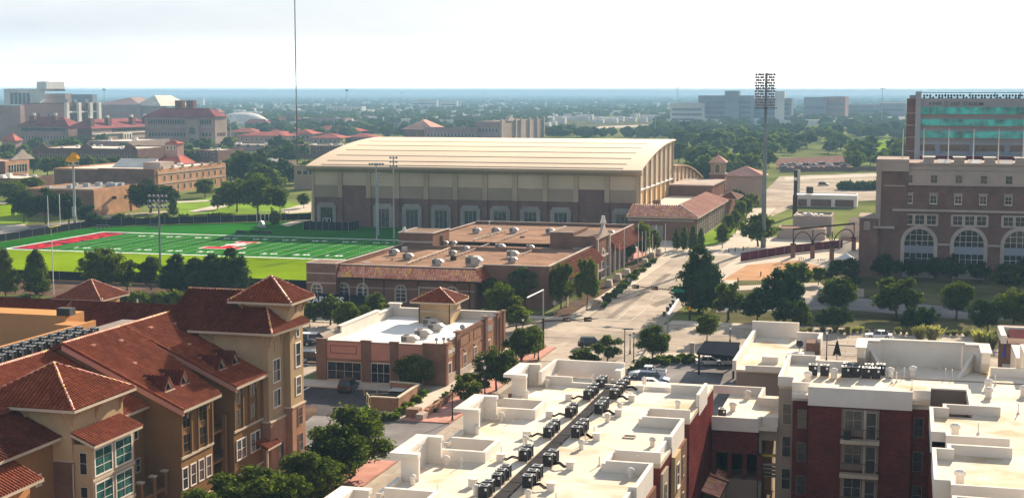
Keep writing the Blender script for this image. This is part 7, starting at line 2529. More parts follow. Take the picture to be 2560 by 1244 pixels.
# radio mast, high lamps, pylons
X, Y = -300, 950
r_ = ray(740.5, 233)
d_ = 740
X, Y = r_[0] * d_, r_[1] * d_
rmst = thing('radio_mast', 'very thin radio mast rising out of the top of the picture', 'radio mast', (X, Y, 0))
n = 10
for i in range(n):
    MB().cyl((X, Y, i * 9.05), (X, Y, i * 9.05 + 9.05), .3, .3, 4).build('section', M['bark' if i < 4 else 'pole_g'], rmst)
for (px, yb, yt, lab, big) in ((1693, 300, 218, 'high mast road lamp standing on the horizon right of centre', 1), (2204, 312, 221, 'high mast road lamp left of the press box', 1), (868, 290, 224, 'far light mast on the horizon above the hall', 0),
                               (1004, 262, 231, 'far light mast on the horizon, a little right of the other', 0), (262, 290, 222, 'far lamp mast behind the left halls', 0), (1494, 330, 250, 'dark utility pole beyond the hall', 2), (1524, 318, 290, 'short dark utility pole beyond the hall', 2),
                               (1638, 340, 258, 'tall utility pole above the right shoulder of the hall', 2), (1066, 330, 280, 'dark utility pole before the castle like hall', 2), (1312, 300, 266, 'pale pole behind the castle like hall', 2), (1552, 300, 262, 'pale pole by the far road', 2), (577, 345, 288, 'dark utility pole before the white dome', 2)):
    X, Y = at(px, yb)
    h_ = zat(px, yt, X, Y)
    t_ = thing('utility_pole' if big == 2 else 'lamp_mast', lab, 'pole', (X, Y, 0))
    MB().cyl((X, Y, 0), (X, Y, h_), .45, .3, 6).build('pole', M['grey_metal' if big else 'dark'], t_)
    if big == 1:
        MB().cyl((X, Y, h_ - .6), (X, Y, h_), 3.2, 3.6, 10).build('lamp_ring', M['grey_metal'], t_)
    elif big == 0:
        MB().box(X - 3, X + 3, Y - .5, Y + .5, h_ - 3, h_).build('lamp_bank', M['dark'], t_)
    else:
        MB().box(X - 1.6, X + 1.6, Y - .15, Y + .15, h_ - 1.6, h_ - 1.3).build('crossarm', M['dark'], t_)

# ================================================================ trees
def crown_mesh(kind, n, size, seed, m, zs=.5):
    """many small leaf cards gathered in clumps; radius 1, height from cb to 1"""
    R = np.random.RandomState(seed)
    cl = []
    if kind == 'oak':
        cb = .15
        for i in range(42):
            a, e = R.uniform(0, 2 * PI), R.uniform(-.9, 1)
            q = math.sqrt(max(0, 1 - min(1, abs(e)) ** 2.2)) * R.uniform(.3, .9)
            cl.append((q * math.cos(a), q * math.sin(a), .55 + .36 * e * R.uniform(.7, 1.0), R.uniform(.12, .30), R.uniform(.06, .13)))
        core = ((0, 0, .54), (.42, .42, .22))
    elif kind == 'round':
        cb = .3
        for i in range(26):
            a, e = R.uniform(0, 2 * PI), R.uniform(-.9, 1)
            q = math.sqrt(max(0, 1 - e * e)) * R.uniform(.45, .78)
            cl.append((q * math.cos(a), q * math.sin(a), .60 + .31 * e, R.uniform(.22, .34), R.uniform(.08, .13)))
        core = ((0, 0, .60), (.5, .5, .25))
    elif kind == 'pine':
        cb = .1
        for i in range(90):
            t_ = R.uniform(0, 1) ** 1.2
            a = R.uniform(0, 2 * PI)
            prof = (1 - t_) ** .5 * (.72 + .28 * min(1, t_ * 4 + .1))
            q = prof * R.uniform(.45, .92)
            cl.append((q * math.cos(a), q * math.sin(a), (.1 + .86 * t_), .15 + .13 * (1 - t_), R.uniform(.05, .085)))
        core = ((0, 0, .42), (.62, .62, .36))
    elif kind == 'loose':
        cb = .2
        for i in range(20):
            a, e = R.uniform(0, 2 * PI), R.uniform(-.8, 1)
            q = math.sqrt(max(0, 1 - e * e * .8)) * R.uniform(.35, .82)
            cl.append((q * math.cos(a), q * math.sin(a), .58 + .33 * e, R.uniform(.18, .3), R.uniform(.08, .12)))
        core = None
    else:  # bush
        cb = 0
        for i in range(18):
            a, e = R.uniform(0, 2 * PI), R.uniform(0, .75)
            q = math.sqrt(max(0, 1 - e * e)) * R.uniform(.3, .72)
            cl.append((q * math.cos(a), q * math.sin(a), .12 + .78 * e, R.uniform(.26, .38), R.uniform(.15, .26)))
        core = ((0, 0, .35), (.65, .65, .42))
    cl = np.array(cl)
    k = R.randint(0, len(cl), n)
    d = R.normal(size=(n, 3))
    d[:, 2] += .25
    d /= np.linalg.norm(d, axis=1)[:, None]
    rad_ = R.uniform(.35, 1.25, n)
    c = cl[k]
    p = np.stack([c[:, 0] + d[:, 0] * c[:, 3] * rad_, c[:, 1] + d[:, 1] * c[:, 3] * rad_, c[:, 2] + d[:, 2] * c[:, 4] * rad_], 1)
    nn = d + R.normal(size=(n, 3)) * .7
    nn /= np.linalg.norm(nn, axis=1)[:, None]
    u = np.cross(nn, R.normal(size=(n, 3)))
    u /= np.linalg.norm(u, axis=1)[:, None]
    v = np.cross(nn, u)
    s_ = size * R.uniform(.6, 1.3, n)[:, None]
    S = np.array([1, 1, zs])
    quad = np.stack([p + u * s_ * S, p + v * s_ * .6 * S, p - u * s_ * S, p - v * s_ * .6 * S], 1).reshape(-1, 3)
    vv, ff = [quad], np.arange(4 * n)
    me = bpy.data.meshes.new('crown')
    nv = 4 * n
    fs = [tuple(range(4 * i, 4 * i + 4)) for i in range(n)]
    if core:
        b = MB()
        b.blob(core[0], core[1], 9, 6)
        bv = np.array(b.v)
        bv += R.normal(size=bv.shape) * np.array([.06, .06, .025])
        fs += [tuple(x + nv for x in f) for f in b.f]
        quad = np.concatenate([quad, bv])
    me.from_pydata(quad.tolist(), [], fs)
    me.update()
    me.materials.append(m)
    return me

def trunk_mesh(kind, seed, rr=.05):
    R = random.Random(seed)
    b = MB()
    top = dict(oak=.36, round=.42, pine=.75, loose=.4, bush=.3)[kind]
    x = y = 0
    z, r = 0, rr
    for i in range(3):
        x2, y2, z2, r2 = x + R.uniform(-.03, .03), y + R.uniform(-.03, .03), z + top / 3, r * .84
        b.cyl((x, y, z), (x2, y2, z2), r, r2, 6, False)
        x, y, z, r = x2, y2, z2, r2
    if kind != 'pine':
        for i in range(5):
            a = i * 2 * PI / 5 + R.uniform(-.4, .4)
            q = R.uniform(.35, .6)
            b.cyl((x, y, z - .08), (x + q * math.cos(a), y + q * math.sin(a), z + R.uniform(.12, .3)), r * .6, r * .2, 5, False)
    return mesh_of(b, 'trunk', M['bark'])

PT = {}
SPEC = dict(oak=('oak', 'leaf'), oakl=('oak', 'leaf_l'), round=('round', 'leaf'), roundl=('round', 'leaf_l'), pine=('pine', 'leaf_d'), cedar=('pine', 'leaf'), loose=('loose', 'leaf_l'),
            looseg=('loose', 'leaf_g'), bush=('bush', 'leaf'), bushg=('bush', 'leaf_g'), bushl=('bush', 'leaf_l'), oakd=('oak', 'leaf_d'), oakf=('oak', 'leaf_f'))
LOD = ((9000, .056), (2600, .10), (620, .19), (200, .30))
def tree_meshes(kind, lod, var):
    key = (kind, lod, var)
    if key not in PT:
        k, m_ = SPEC[kind]
        n, s_ = LOD[lod]
        if k == 'bush':
            n, s_ = n // 2, s_ * 1.25
        PT[key] = (crown_mesh(k, n, s_, 17 + var * 31 + lod * 7 + sum(map(ord, kind)), M[m_], .95 if k == 'bush' else (.42 if k != 'pine' else .36)), trunk_mesh(k, var + 3))
    return PT[key]
TR = random.Random(11)
def tree_at(X, Y, h_, w_, kind, label, group=None, cat='tree', name=None):
    d = depth(X, Y)
    px_h = h_ * F / d / 2.5
    lod = 0 if px_h > 34 else (1 if px_h > 17 else (2 if px_h > 8 else 3))
    cm, tm = tree_meshes(kind, lod, TR.randint(0, 3))
    if name is None:
        name = {'pine': 'pine_tree', 'cedar': 'cedar_tree', 'bush': 'shrub', 'bushg': 'shrub', 'bushl': 'shrub'}.get(kind, 'tree')
    o = bpy.data.objects.new(name, None)
    COL.objects.link(o)
    o.location = (X, Y, 0)
    o.rotation_euler = (0, 0, TR.uniform(0, 6.28))
    o.scale = (w_ / 2, w_ / 2, h_)
    tag(o, label, cat, group)
    c = link('crown', cm, None, o)
    if not kind.startswith('bush'):
        link('trunk', tm, None, o)
    return o
def tree(bx, by, top, w_, kind, label, group=None, cat='tree', dx=0):
    X, Y = at(bx, by)
    return tree_at(X, Y, zat(bx, top, X, Y), w_ * depth(X, Y) / F, kind, label, group, cat)

T = tree
# foreground, between the tiled block and the street
T(884, 1190, 1008, 215, 'oak', 'large leafy street oak behind the other trees by the tiled block')
T(842, 1224, 1058, 200, 'oak', 'leafy oak over a round planting ring on the red pavement')
T(772, 1275, 1122, 190, 'oak', 'dark oak in front of the brick base of the far tiled tower')
T(628, 1330, 1162, 270, 'oakl', 'broad green tree at the bottom edge under the brown gables')
T(505, 1370, 1215, 150, 'oak', 'low dark tree top at the bottom edge left of the broad green one')
T(715, 1330, 1185, 150, 'oakl', 'lighter leafy tree at the bottom edge before the tower base')
# around the store
T(1037, 972, 888, 118, 'round', 'dense dark tree standing against the front of the store')
T(1165, 1010, 934, 84, 'loose', 'small yellow green tree beside the path and the street lamp')
T(1205, 985, 930, 55, 'loose', 'thin yellow green sapling just behind the small street tree')
T(1241, 976, 862, 116, 'oak', 'rounded oak at the side of the store nearest the white roof')
T(1304, 908, 818, 100, 'oak', 'street oak with airy crown, middle one beside the store')
T(1336, 896, 806, 66, 'oak', 'slim street tree at the corner of the red pavement')
T(1465, 915, 868, 84, 'oak', 'low wide tree just behind the white corner parapet')
T(1518, 906, 838, 84, 'looseg', 'thin crowned olive tree before the dark parked car')
T(1632, 908, 812, 98, 'round', 'round lollipop tree beside the tall dark street lamp')
T(1767, 852, 784, 78, 'round', 'round tree on the kerb above the dark carport')
T(1822, 800, 700, 88, 'oak', 'slender oak to the right of the great pine')
T(1748, 778, 616, 150, 'pine', 'great dark pine standing at the road junction')
T(1952, 796, 668, 128, 'oakd', 'large dark tree at the corner of the stadium lawn')
T(1893, 806, 722, 100, 'oakd', 'lower dark tree in front of the large corner tree')
T(1958, 816, 742, 72, 'oakd', 'small dark tree under the large corner tree')
T(2003, 812, 750, 62, 'cedar', 'small cone shaped cedar right of the corner trees')
T(1992, 722, 650, 82, 'oakl', 'yellowish tree on the edge of the orange paving')
T(2046, 712, 664, 46, 'oakl', 'small olive tree between the orange paving and the white canopy')
T(2112, 730, 642, 118, 'looseg', 'grey green tree in front of the stadium corner')
T(2096, 785, 692, 114, 'oak', 'green tree beside the lined parking bays on the stadium lawn')
T(2093, 826, 762, 84, 'oakd', 'dark twin tree on the dry bank below the parking bays')
T(2060, 822, 770, 50, 'oakd', 'small dark tree left of the dark twin tree')
T(2242, 798, 688, 136, 'oak', 'wide feathery tree alone on the stadium lawn')
T(2390, 800, 705, 108, 'round', 'dense dome shaped tree on the stadium lawn')
T(2470, 832, 744, 104, 'oakd', 'dark spreading tree at the roadside near the right edge')
T(2535, 826, 716, 104, 'oak', 'tall green tree at the right edge of the stadium lawn')
T(2276, 834, 766, 56, 'oakd', 'small dark tree on the bank, left of a pair')
T(2314, 824, 764, 70, 'oakd', 'small dark tree on the bank, right of a pair')
T(2211, 702, 632, 78, 'oakd', 'dark tree against the stadium left of the first arch')
T(2282, 700, 640, 72, 'oakd', 'dark tree under the first stadium arch')
T(2335, 702, 640, 60, 'oakd', 'dark tree between the first and second stadium arches')
T(2378, 706, 634, 76, 'oakd', 'dark tree under the second stadium arch')
T(2450, 707, 652, 66, 'oakd', 'dark tree right of the stadium doorway')
T(2523, 732, 652, 96, 'oakl', 'light green tree under the third stadium arch')
T(2560, 712, 640, 60, 'oak', 'green tree cut by the right edge beside the stadium')
# beside the football offices
T(1250, 818, 700, 104, 'oak', 'dark leafy tree behind the right corner of the store')
T(1312, 770, 668, 100, 'looseg', 'tall silvery green tree at the corner of the brown building')
T(1232, 770, 690, 86, 'oakl', 'pale green tree between the store tower and the brown building')
T(1290, 826, 760, 96, 'oakl', 'low green tree by the left kerb of the junction')
T(1402, 772, 648, 84, 'oak', 'dark street tree, left of a pair by the brown building')
T(1467, 775, 634, 70, 'oak', 'green street tree, right of a pair by the brown building')
T(1480, 690, 606, 48, 'looseg', 'thin reddish green tree in front of the ornate gable')
T(1531, 668, 588, 42, 'oak', 'slim dark tree behind the first flagpoles')
T(1570, 655, 582, 50, 'oak', 'dark tree in the planting bed in the middle of the flagpoles')
T(1606, 648, 552, 52, 'oakl', 'tall tree at the far end of the flagpoles')
T(1636, 636, 570, 34, 'oakl', 'slim tree beside the blank panel of the annex')
for i, (x, y, t_, w_) in enumerate(((1690, 624, 572, 26), (1710, 626, 566, 28), (1732, 628, 562, 30), (1752, 624, 570, 26))):
    T(x, y, t_, w_, 'cedar', 'slim evergreen against the annex wall, %s from the left' % ORD[i], 'slim evergreens by the annex')
T(1806, 620, 556, 46, 'oakl', 'pale green tree in a square bed beside the curved walk')
T(1895, 616, 532, 108, 'oak', 'broad umbrella shaped tree at the foot of the tall light mast')
for i, (x, y, t_, w_) in enumerate(((1838, 585, 520, 40), (1850, 560, 498, 38), (1820, 600, 530, 36), (1866, 545, 490, 40), (1842, 520, 470, 44), (1880, 525, 480, 40), (1856, 500, 450, 46))):
    T(x, y, t_, w_, 'oakl', 'pale green tree along the curved walk, %s from the near end' % ORD[i] if i < 3 else 'pale green tree farther along the curved walk among several', None if i < 3 else 'trees farther along the curved walk')
# along the practice field
T(14, 738, 622, 76, 'cedar', 'dark evergreen at the left edge before the practice grass')
T(90, 735, 624, 86, 'cedar', 'dark bushy evergreen, second from the left before the practice grass')
T(258, 730, 616, 132, 'oak', 'spreading dark tree in front of the practice grass')
T(318, 726, 646, 80, 'oak', 'rounder dark tree next to the spreading one')
T(378, 724, 638, 74, 'oak', 'dark tree just left of the green light pole')
T(442, 730, 636, 104, 'pine', 'dark evergreen just right of the green light pole')
T(490, 734, 646, 108, 'pine', 'low dark evergreen in the middle of the row right of the pole')
T(530, 736, 636, 110, 'pine', 'dark evergreen, second from the right of the row')
T(580, 740, 622, 124, 'pine', 'tallest dark evergreen at the right end of the row')
for i, (x, y, t_, w_, k) in enumerate(((300, 775, 722, 70, 'bushg'), (350, 778, 726, 70, 'bushl'), (395, 778, 724, 70, 'bushl'), (440, 776, 722, 76, 'bushl'), (478, 772, 726, 60, 'bushl'), (530, 752, 714, 60, 'bushg'), (60, 758, 730, 70, 'bushg'), (95, 770, 735, 60, 'bushg'))):
    T(x, y, t_, w_, k, 'shrub behind the tiled roofs, %s of the row along the drive' % ORD[i], 'shrubs behind the tiled roofs', 'shrub')
for i, (x, y, t_, w_) in enumerate(((752, 800, 742, 56), (775, 815, 752, 60), (826, 812, 736, 96), (866, 840, 752, 86), (944, 800, 728, 80), (905, 812, 760, 50))):
    T(x, y, t_, w_, 'oak', 'leafy car park tree left of the store, %s from the left' % ORD[i], 'car park trees left of the store')
# campus left
for (x, y, t_, w_, k, s_) in ((376, 532, 446, 140, 'oakd', 'broad dark oak right of the brick cube'), (433, 540, 492, 34, 'cedar', 'small cone tree at the foot of the broad oak'), (60, 556, 470, 90, 'oakd', 'dark tree in the mass left of the brick cube, leftmost'),
                             (115, 560, 466, 110, 'oakd', 'dark tree in the mass before the brick cube, middle'), (172, 562, 482, 90, 'oakd', 'dark tree in the mass before the brick cube, nearest its corner'), (220, 566, 510, 60, 'oakd', 'low dark tree under the corner of the brick cube'),
                             (30, 508, 446, 84, 'oakl', 'olive tree at the left edge behind the dark mass'), (75, 498, 440, 80, 'oakl', 'olive tree right of the one at the left edge'), (512, 494, 444, 60, 'oakl', 'olive tree before the sunlit side of the tan building'),
                             (544, 524, 484, 48, 'oak', 'small tree on the bright lawn'), (592, 530, 444, 100, 'oak', 'large dark tree right of the bright lawn, first of the clump'), (645, 536, 430, 110, 'oak', 'large dark tree in the middle of the clump left of the hall'),
                             (700, 533, 470, 54, 'round', 'small round tree at the right end of the clump'), (665, 490, 412, 110, 'oak', 'bright topped tree rising behind the clump'), (615, 470, 380, 90, 'oakd', 'tall dark tree far behind the clump'),
                             (650, 452, 372, 80, 'oakd', 'dark tree above the clump, before the low pale roof'), (714, 412, 356, 50, 'oakd', 'dark tree standing by the dark flat building'), (175, 392, 340, 64, 'oakf', 'green tree in front of the long hall with chimneys'),
                             (455, 380, 350, 60, 'oakf', 'green tree before the large brick hall'), (520, 372, 346, 46, 'oakf', 'green tree at the corner of the large brick hall'), (470, 412, 372, 60, 'oak', 'green tree right of the cupola'), (556, 392, 360, 50, 'oakf', 'green tree right of the large brick hall'),
                             (20, 420, 378, 60, 'oakf', 'green tree above the ornate building at the left edge'), (60, 400, 362, 60, 'oakf', 'green tree behind the ornate building'), (760, 520, 480, 36, 'oak', 'tree close to the left corner of the hall'), (690, 560, 522, 40, 'bush', 'dark shrub before the far fence')):
    T(x, y, t_, w_, k, s_)
for i in range(9):
    T(84 + 34 * i, 434 + (i % 3) * 4, 386 + (i * 5) % 9, 56, 'oak', 'dark tree in the long row before the low brown building, %s from the left' % ORD[i], 'row of dark trees before the low brown building')
for i in range(12):
    T(250 + 40 * i + (i % 2) * 9, 562 - i * 1.4, 538 - (i * 7) % 10, 46, 'bush', 'dark shrub along the outside of the far fence, %s from the left' % ORD[i], 'shrubs outside the far fence', 'shrub')
T(1335, 556, 516, 60, 'oakd', 'dark foliage before the hall wall, left of three')
T(1372, 556, 512, 64, 'oakd', 'dark foliage before the hall wall, middle of three')
T(1300, 556, 522, 50, 'oakd', 'dark foliage before the hall wall, right hand neighbour of the windows')
# tree belts: individuals beyond the plaza
BELT = random.Random(5)
def blocked(px, py):
    for (a, b_, c, d) in ((2116, 2268, 348, 382), (1930, 2132, 388, 428), (1880, 2200, 427, 520), (1405, 1625, 308, 338)):
        if a < px < b_ and c < py < d:
            return True
    return False
def belt(x0, x1, y0, y1, n, label, group, hs=(8, 13), k=('oakf', 'oak', 'oakd')):
    pts = []
    tries = 0
    while len(pts) < n and tries < n * 40:
        tries += 1
        px, py = BELT.uniform(x0, x1), BELT.uniform(y0, y1)
        if blocked(px, py):
            continue
        X, Y = at(px, py)
        h_ = BELT.uniform(*hs)
        w_ = h_ * BELT.uniform(.95, 1.45)
        if any((X - a) ** 2 + (Y - b_) ** 2 < (.33 * (w_ + c)) ** 2 for a, b_, c in pts) or infoot(X, Y, 4):
            continue
        pts.append((X, Y, w_))
        tree_at(X, Y, h_, w_, BELT.choice(k + ('looseg', 'oakl')), label, group)
FOOT = []
for o in list(COL.objects):
    if o.name.split('.')[0] == 'wall' and o.parent is not None:
        xs = [v.co for v in o.data.vertices]
        q = ORG.get(o.parent.name, (0, 0, 0))
        FOOT.append((min(v.x for v in xs) + q[0], max(v.x for v in xs) + q[0], min(v.y for v in xs) + q[1], max(v.y for v in xs) + q[1]))
def infoot(X, Y, mg):
    return any(a - mg < X < b_ + mg and c - mg < Y < d + mg for a, b_, c, d in FOOT)
belt(1690, 1900, 352, 470, 44, 'green tree in the belt between the bell tower and the light mast', 'trees between the bell tower and the light mast')
belt(1900, 2268, 378, 430, 30, 'green tree beyond the plaza road and the dark garden fence', 'trees beyond the plaza road')
belt(1690, 2268, 330, 378, 60, 'round green tree in the wide belt below the hazy hospital blocks', 'trees below the hospital blocks', (9, 14))
belt(1400, 1690, 320, 344, 16, 'small green tree in the dry fields above the curved roof', 'trees in the dry fields', (6, 10))
belt(560, 900, 322, 362, 16, 'green tree among the red roofed residence halls', 'trees among the residence halls', (7, 11))
belt(0, 560, 366, 404, 26, 'dark green tree among the brown campus buildings', 'trees among the campus buildings', (7, 11))
belt(560, 780, 380, 480, 20, 'dark green tree in the clump left of the hall', 'trees in the clump left of the hall', (9, 13), ('oak', 'oakd'))
for i, (x, y) in enumerate(((2105, 474), (2125, 475), (2146, 475), (2166, 475), (2184, 474))):
    T(x, y, 448, 34, 'bushg', 'pale rounded shrub of the hedge beside the stadium, %s from the left' % ORD[i], 'hedge shrubs beside the stadium', 'shrub')
# far woodland: nobody could count it
W_ = np.random.RandomState(3)
ic = MB().blob((0, 0, .55), (1, 1, .5), 6, 4)
bv, bf_ = np.array(ic.v), ic.f
def woodland(n, y0, y1, hs, pw_, name):
    py = y0 + (y1 - y0) * W_.uniform(0, 1, n) ** pw_
    px = W_.uniform(-260, 2860, n)
    vs, fs, k = [], [], 0
    for i in range(n):
        if blocked(px[i], py[i]) or (560 < px[i] < 660 and 286 < py[i] < 330) or (1370 < px[i] < 1640 and 296 < py[i] < 322) or (640 < px[i] < 760 and 268 < py[i] < 284 and i % 3):
            continue
        X, Y = at(px[i], py[i])
        if infoot(X, Y, 3):
            continue
        h_ = W_.uniform(*hs)
        w_ = h_ * W_.uniform(.55, .95)
        q = bv + W_.normal(size=bv.shape) * np.array([.16, .16, .08])
        vs.append(q * np.array([w_, w_, h_]) + np.array([X, Y, 0]))
        fs += [tuple(a + k for a in f) for f in bf_]
        k += len(bv)
    me = bpy.data.meshes.new(name)
    me.from_pydata(np.concatenate(vs).tolist(), [], fs)
    me.update()
    me.materials.append(M['leaf_f'])
    return link(name, me, None, None, 'stuff')
woodland(5600, 238.6, 262, (7, 14), 1.0, 'far_woodland')
woodland(3800, 262, 312, (7, 12), 1.0, 'woodland')
woodland(520, 312, 345, (7, 12), 1.0, 'woodland')
# pale roofs of far houses seen between the trees
hs_ = MB()
for i in range(1700):
    px, py = W_.uniform(-200, 2800), 240 + 76 * W_.uniform(0, 1) ** 1.4
    X, Y = at(px, py)
    if infoot(X, Y, 5) or blocked(px, py):
        continue
    hs_.box(X, X + W_.uniform(8, 26), Y, Y + 12, 0, W_.uniform(4, 9))
hs_.build('far_houses', M['far_white'], None, 'stuff')

# ================================================================ vehicles
def car_body(kind, paint):
    r = proto(dict(suv='parked_suv', sedan='parked_car', van='parked_van', pickup='pickup_truck')[kind])
    l, w_, h_ = dict(suv=(4.8, 1.9, 1.75), sedan=(4.6, 1.8, 1.42), van=(4.9, 1.95, 1.75), pickup=(5.6, 1.95, 1.8))[kind]
    a = l / 2
    belt_ = .95 if kind != 'sedan' else .85
    low = [(-a, .45), (-a + .08, .30), (a - .1, .30), (a, .5), (a - .05, .72), (a - .9, belt_), (-a + .1, belt_ + .02)]
    b = MB().extr([(x, -w_ / 2, z) for x, z in low], (0, w_, 0))
    b.build('body', M[paint], r)
    top = dict(suv=[(-a + .12, belt_), (-a + .45, h_ - .05), (.35, h_), (1.0, belt_)], sedan=[(-a + .75, belt_), (-a + 1.35, h_), (.2, h_), (1.0, belt_)],
               van=[(-a + .12, belt_), (-a + .35, h_ - .03), (.8, h_), (1.55, belt_)], pickup=[(-.75, belt_), (-.65, h_ - .02), (.55, h_), (1.15, belt_)])[kind]
    tz = [z for _, z in top]
    g_ = MB()
    n = len(top)
    k = len(g_.v)
    for s_ in (-1, 1):
        for x, z in top:
            ins = .03 if z <= belt_ + .01 else .2
            g_.v.append((x, s_ * (w_ / 2 - ins), z))
    g_.f += [tuple(range(n - 1, -1, -1)), tuple(range(n, 2 * n))]
    for i in range(n):
        j = (i + 1) % n
        g_.f.append((i, j, n + j, n + i))
    g_.build('windows', M['glass'], r)
    x0, x1 = top[1][0], top[2][0]
    MB().box(x0 + .02, x1 - .02, -w_ / 2 + .19, w_ / 2 - .19, h_ - .05, h_ + .03).build('roof_panel', M[paint], r)
    for x in ((x0 + x1) / 2,):
        for s_ in (-1, 1):
            MB().extr([(x - .05, s_ * (w_ / 2 - .02), belt_), (x + .05, s_ * (w_ / 2 - .02), belt_), (x + .05, s_ * (w_ / 2 - .19), h_), (x - .05, s_ * (w_ / 2 - .19), h_)], (0, -s_ * .03, 0)).build('door_pillar', M[paint], r)
    if kind == 'pickup':
        MB().box(-a + .15, -.85, -w_ / 2 + .12, w_ / 2 - .12, belt_ + .02, belt_ + .05).build('bed', M['black'], r)
        MB().box(-a + .1, -.8, -w_ / 2, -w_ / 2 + .1, belt_ + .02, belt_ + .28).build('bed_side', M[paint], r)
        MB().box(-a + .1, -.8, w_ / 2 - .1, w_ / 2, belt_ + .02, belt_ + .28).build('bed_side', M[paint], r)
        MB().box(-a + .1, -a + .2, -w_ / 2 + .1, w_ / 2 - .1, belt_ + .02, belt_ + .28).build('tailgate', M[paint], r)
    for x in (-a + .95, a - .95):
        for s_ in (-1, 1):
            wh = MB().cyl((x, s_ * (w_ / 2 - .2), .34), (x, s_ * (w_ / 2 + .02), .34), .34, .34, 12).build('wheel', M['tyre'], r)
            MB().cyl((x, s_ * (w_ / 2 + .02), .34), (x, s_ * (w_ / 2 + .035), .34), .2, .2, 10).build('rim', M['chrome'], wh)
    for s_ in (-1, 1):
        MB().box(a - .16, a + .01, s_ * (w_ / 2 - .3) - .2, s_ * (w_ / 2 - .3) + .2, .58, .72).build('headlight', M['lampw'], r)
        MB().box(-a - .02, -a + .1, s_ * (w_ / 2 - .2) - .12, s_ * (w_ / 2 - .2) + .12, .68, .92).build('tail_light', M['lampr'], r)
    MB().box(-a - .06, -a + .12, -w_ / 2 + .05, w_ / 2 - .05, .36, .56).build('bumper', M['dark'], r)
    MB().box(a - .12, a + .05, -w_ / 2 + .1, w_ / 2 - .1, .32, .5).build('bumper', M['dark'], r)
    return Stamp(r)
CARS = {}
def car(px, py, rz, kind, paint, label, group=None, z=0.01):
    if (kind, paint) not in CARS:
        CARS[(kind, paint)] = car_body(kind, paint)
    X, Y = at(px, py)
    return CARS[(kind, paint)].put((X, Y, z), rz, label, {'suv': 'suv', 'sedan': 'car', 'van': 'van', 'pickup': 'pickup truck'}[kind], group)
car(871, 975, PI / 2 + .1, 'suv', 'car_k', 'black suv parked nose in before the store windows')
car(783, 858, .15, 'van', 'car_w', 'white minivan behind the left tower of the tiled block')
car(752, 862, .1, 'sedan', 'car_k', 'dark car half hidden behind the tiled tower, beside the white minivan')
car(786, 905, .1, 'suv', 'car_k', 'black suv parked at the left side of the store')
car(735, 905, .1, 'sedan', 'car_s', 'silver car mostly hidden behind the tiled tower')
car(1620, 944, PI + .05, 'pickup', 'car_w', 'white pickup truck parked behind the long white roof')
car(1633, 958, .05, 'suv', 'car_b', 'dark blue suv parked in front of the white pickup')
car(1630, 970, .05, 'sedan', 'car_w', 'white car just showing over the roof edge beside the blue suv')
car(1775, 912, .2, 'sedan', 'car_w', 'white car parked in the shade of the carport, left one')
car(1800, 905, .2, 'suv', 'car_k', 'dark suv parked under the carport')
car(1825, 912, .2, 'sedan', 'car_w', 'white car parked in the shade of the carport, right one')
car(1482, 868, .3, 'suv', 'car_k', 'dark suv on the junction behind the olive tree')
car(2197, 846, PI, 'sedan', 'car_w', 'white car on the street just above the sloped white parapet')
car(2059, 464, .0, 'suv', 'car_k', 'dark suv alone on the pale road beyond the plaza')
car(2072, 742, .0, 'suv', 'car_s', 'silver suv among trees on the stadium lawn parking')
car(1985, 752, .0, 'sedan', 'car_k', 'dark car under the trees at the stadium lawn corner')
car(952, 592, .0, 'pickup', 'car_k', 'dark vehicle parked against the hall wall by the light poles') if False else None
car(735, 836, .1, 'suv', 'car_k', 'dark suv far left in the car park behind the tower')
cc = random.Random(4)
for i in range(26):
    px = 1952 + 6.4 * i
    car(px, 424 - cc.uniform(0, 3) - (9 if i % 2 else 0), 0 if i % 3 else PI, ('suv', 'sedan', 'pickup')[i % 3], ('car_r', 'car_k', 'car_r', 'car_s')[i % 4], 'car in the distant lot behind the dark garden fence', 'cars in the distant lot')
for i in range(30):
    px = 1408 + 8.6 * i
    car(px, 294 + cc.uniform(-1.2, 1.2), .2, ('suv', 'sedan', 'van')[i % 3], ('car_w', 'car_s', 'car_w', 'car_k')[i % 4], 'tiny car on the far road beyond the dry fields', 'cars beyond the dry fields')

# ================================================================ street furniture
def streetlamp(px, pyb, pyt, label, kind='globe', ang=0.0, m_='dark'):
    X, Y = at(px, pyb)
    h_ = zat(px, pyt, X, Y)
    t_ = thing('street_lamp', label, 'street lamp', (X, Y, 0))
    MB().cyl((X, Y, 0), (X, Y, .6), .16, .12, 8).build('base', M[m_], t_)
    MB().cyl((X, Y, .6), (X, Y, h_ - .5), .09, .06, 8).build('pole', M[m_], t_)
    if kind == 'globe':
        MB().cyl((X, Y, h_ - .55), (X, Y, h_ - .1), .14, .22, 8).build('lantern', M['lampw'], t_)
        MB().cyl((X, Y, h_ - .1), (X, Y, h_ + .12), .26, .06, 8).build('cap', M[m_], t_)
    else:
        MB().bar((X, Y, h_ - .5), (X, Y, h_), .12).build('pole_top', M[m_], t_)
        MB().obox(X + .55 * math.cos(ang), Y + .55 * math.sin(ang), 1.4, .5, h_ - .05, h_ + .14, ang).build('lamp_head', M[m_], t_)
    return t_
streetlamp(1561, 942, 822, 'tall dark street lamp with a flat head behind the white corner parapet', 'box', .2)
streetlamp(1584, 908, 832, 'dark post lamp left of the round lollipop tree')
streetlamp(1575, 884, 836, 'thin pole on the pavement behind the tall lamp')
streetlamp(1131, 1052, 962, 'black ornamental lamp on the red pavement before the store path')
streetlamp(1212, 990, 912, 'lamp beside the rounded oak at the side of the store')
streetlamp(1307, 832, 795, 'pale topped post lamp at the near side of the junction')
streetlamp(1346, 900, 842, 'thin post at the corner of the red pavement')
streetlamp(1825, 856, 815, 'post lamp on the kerb above the carport')
streetlamp(2066, 902, 826, 'dark post lamp right of the stepped white parapet building')
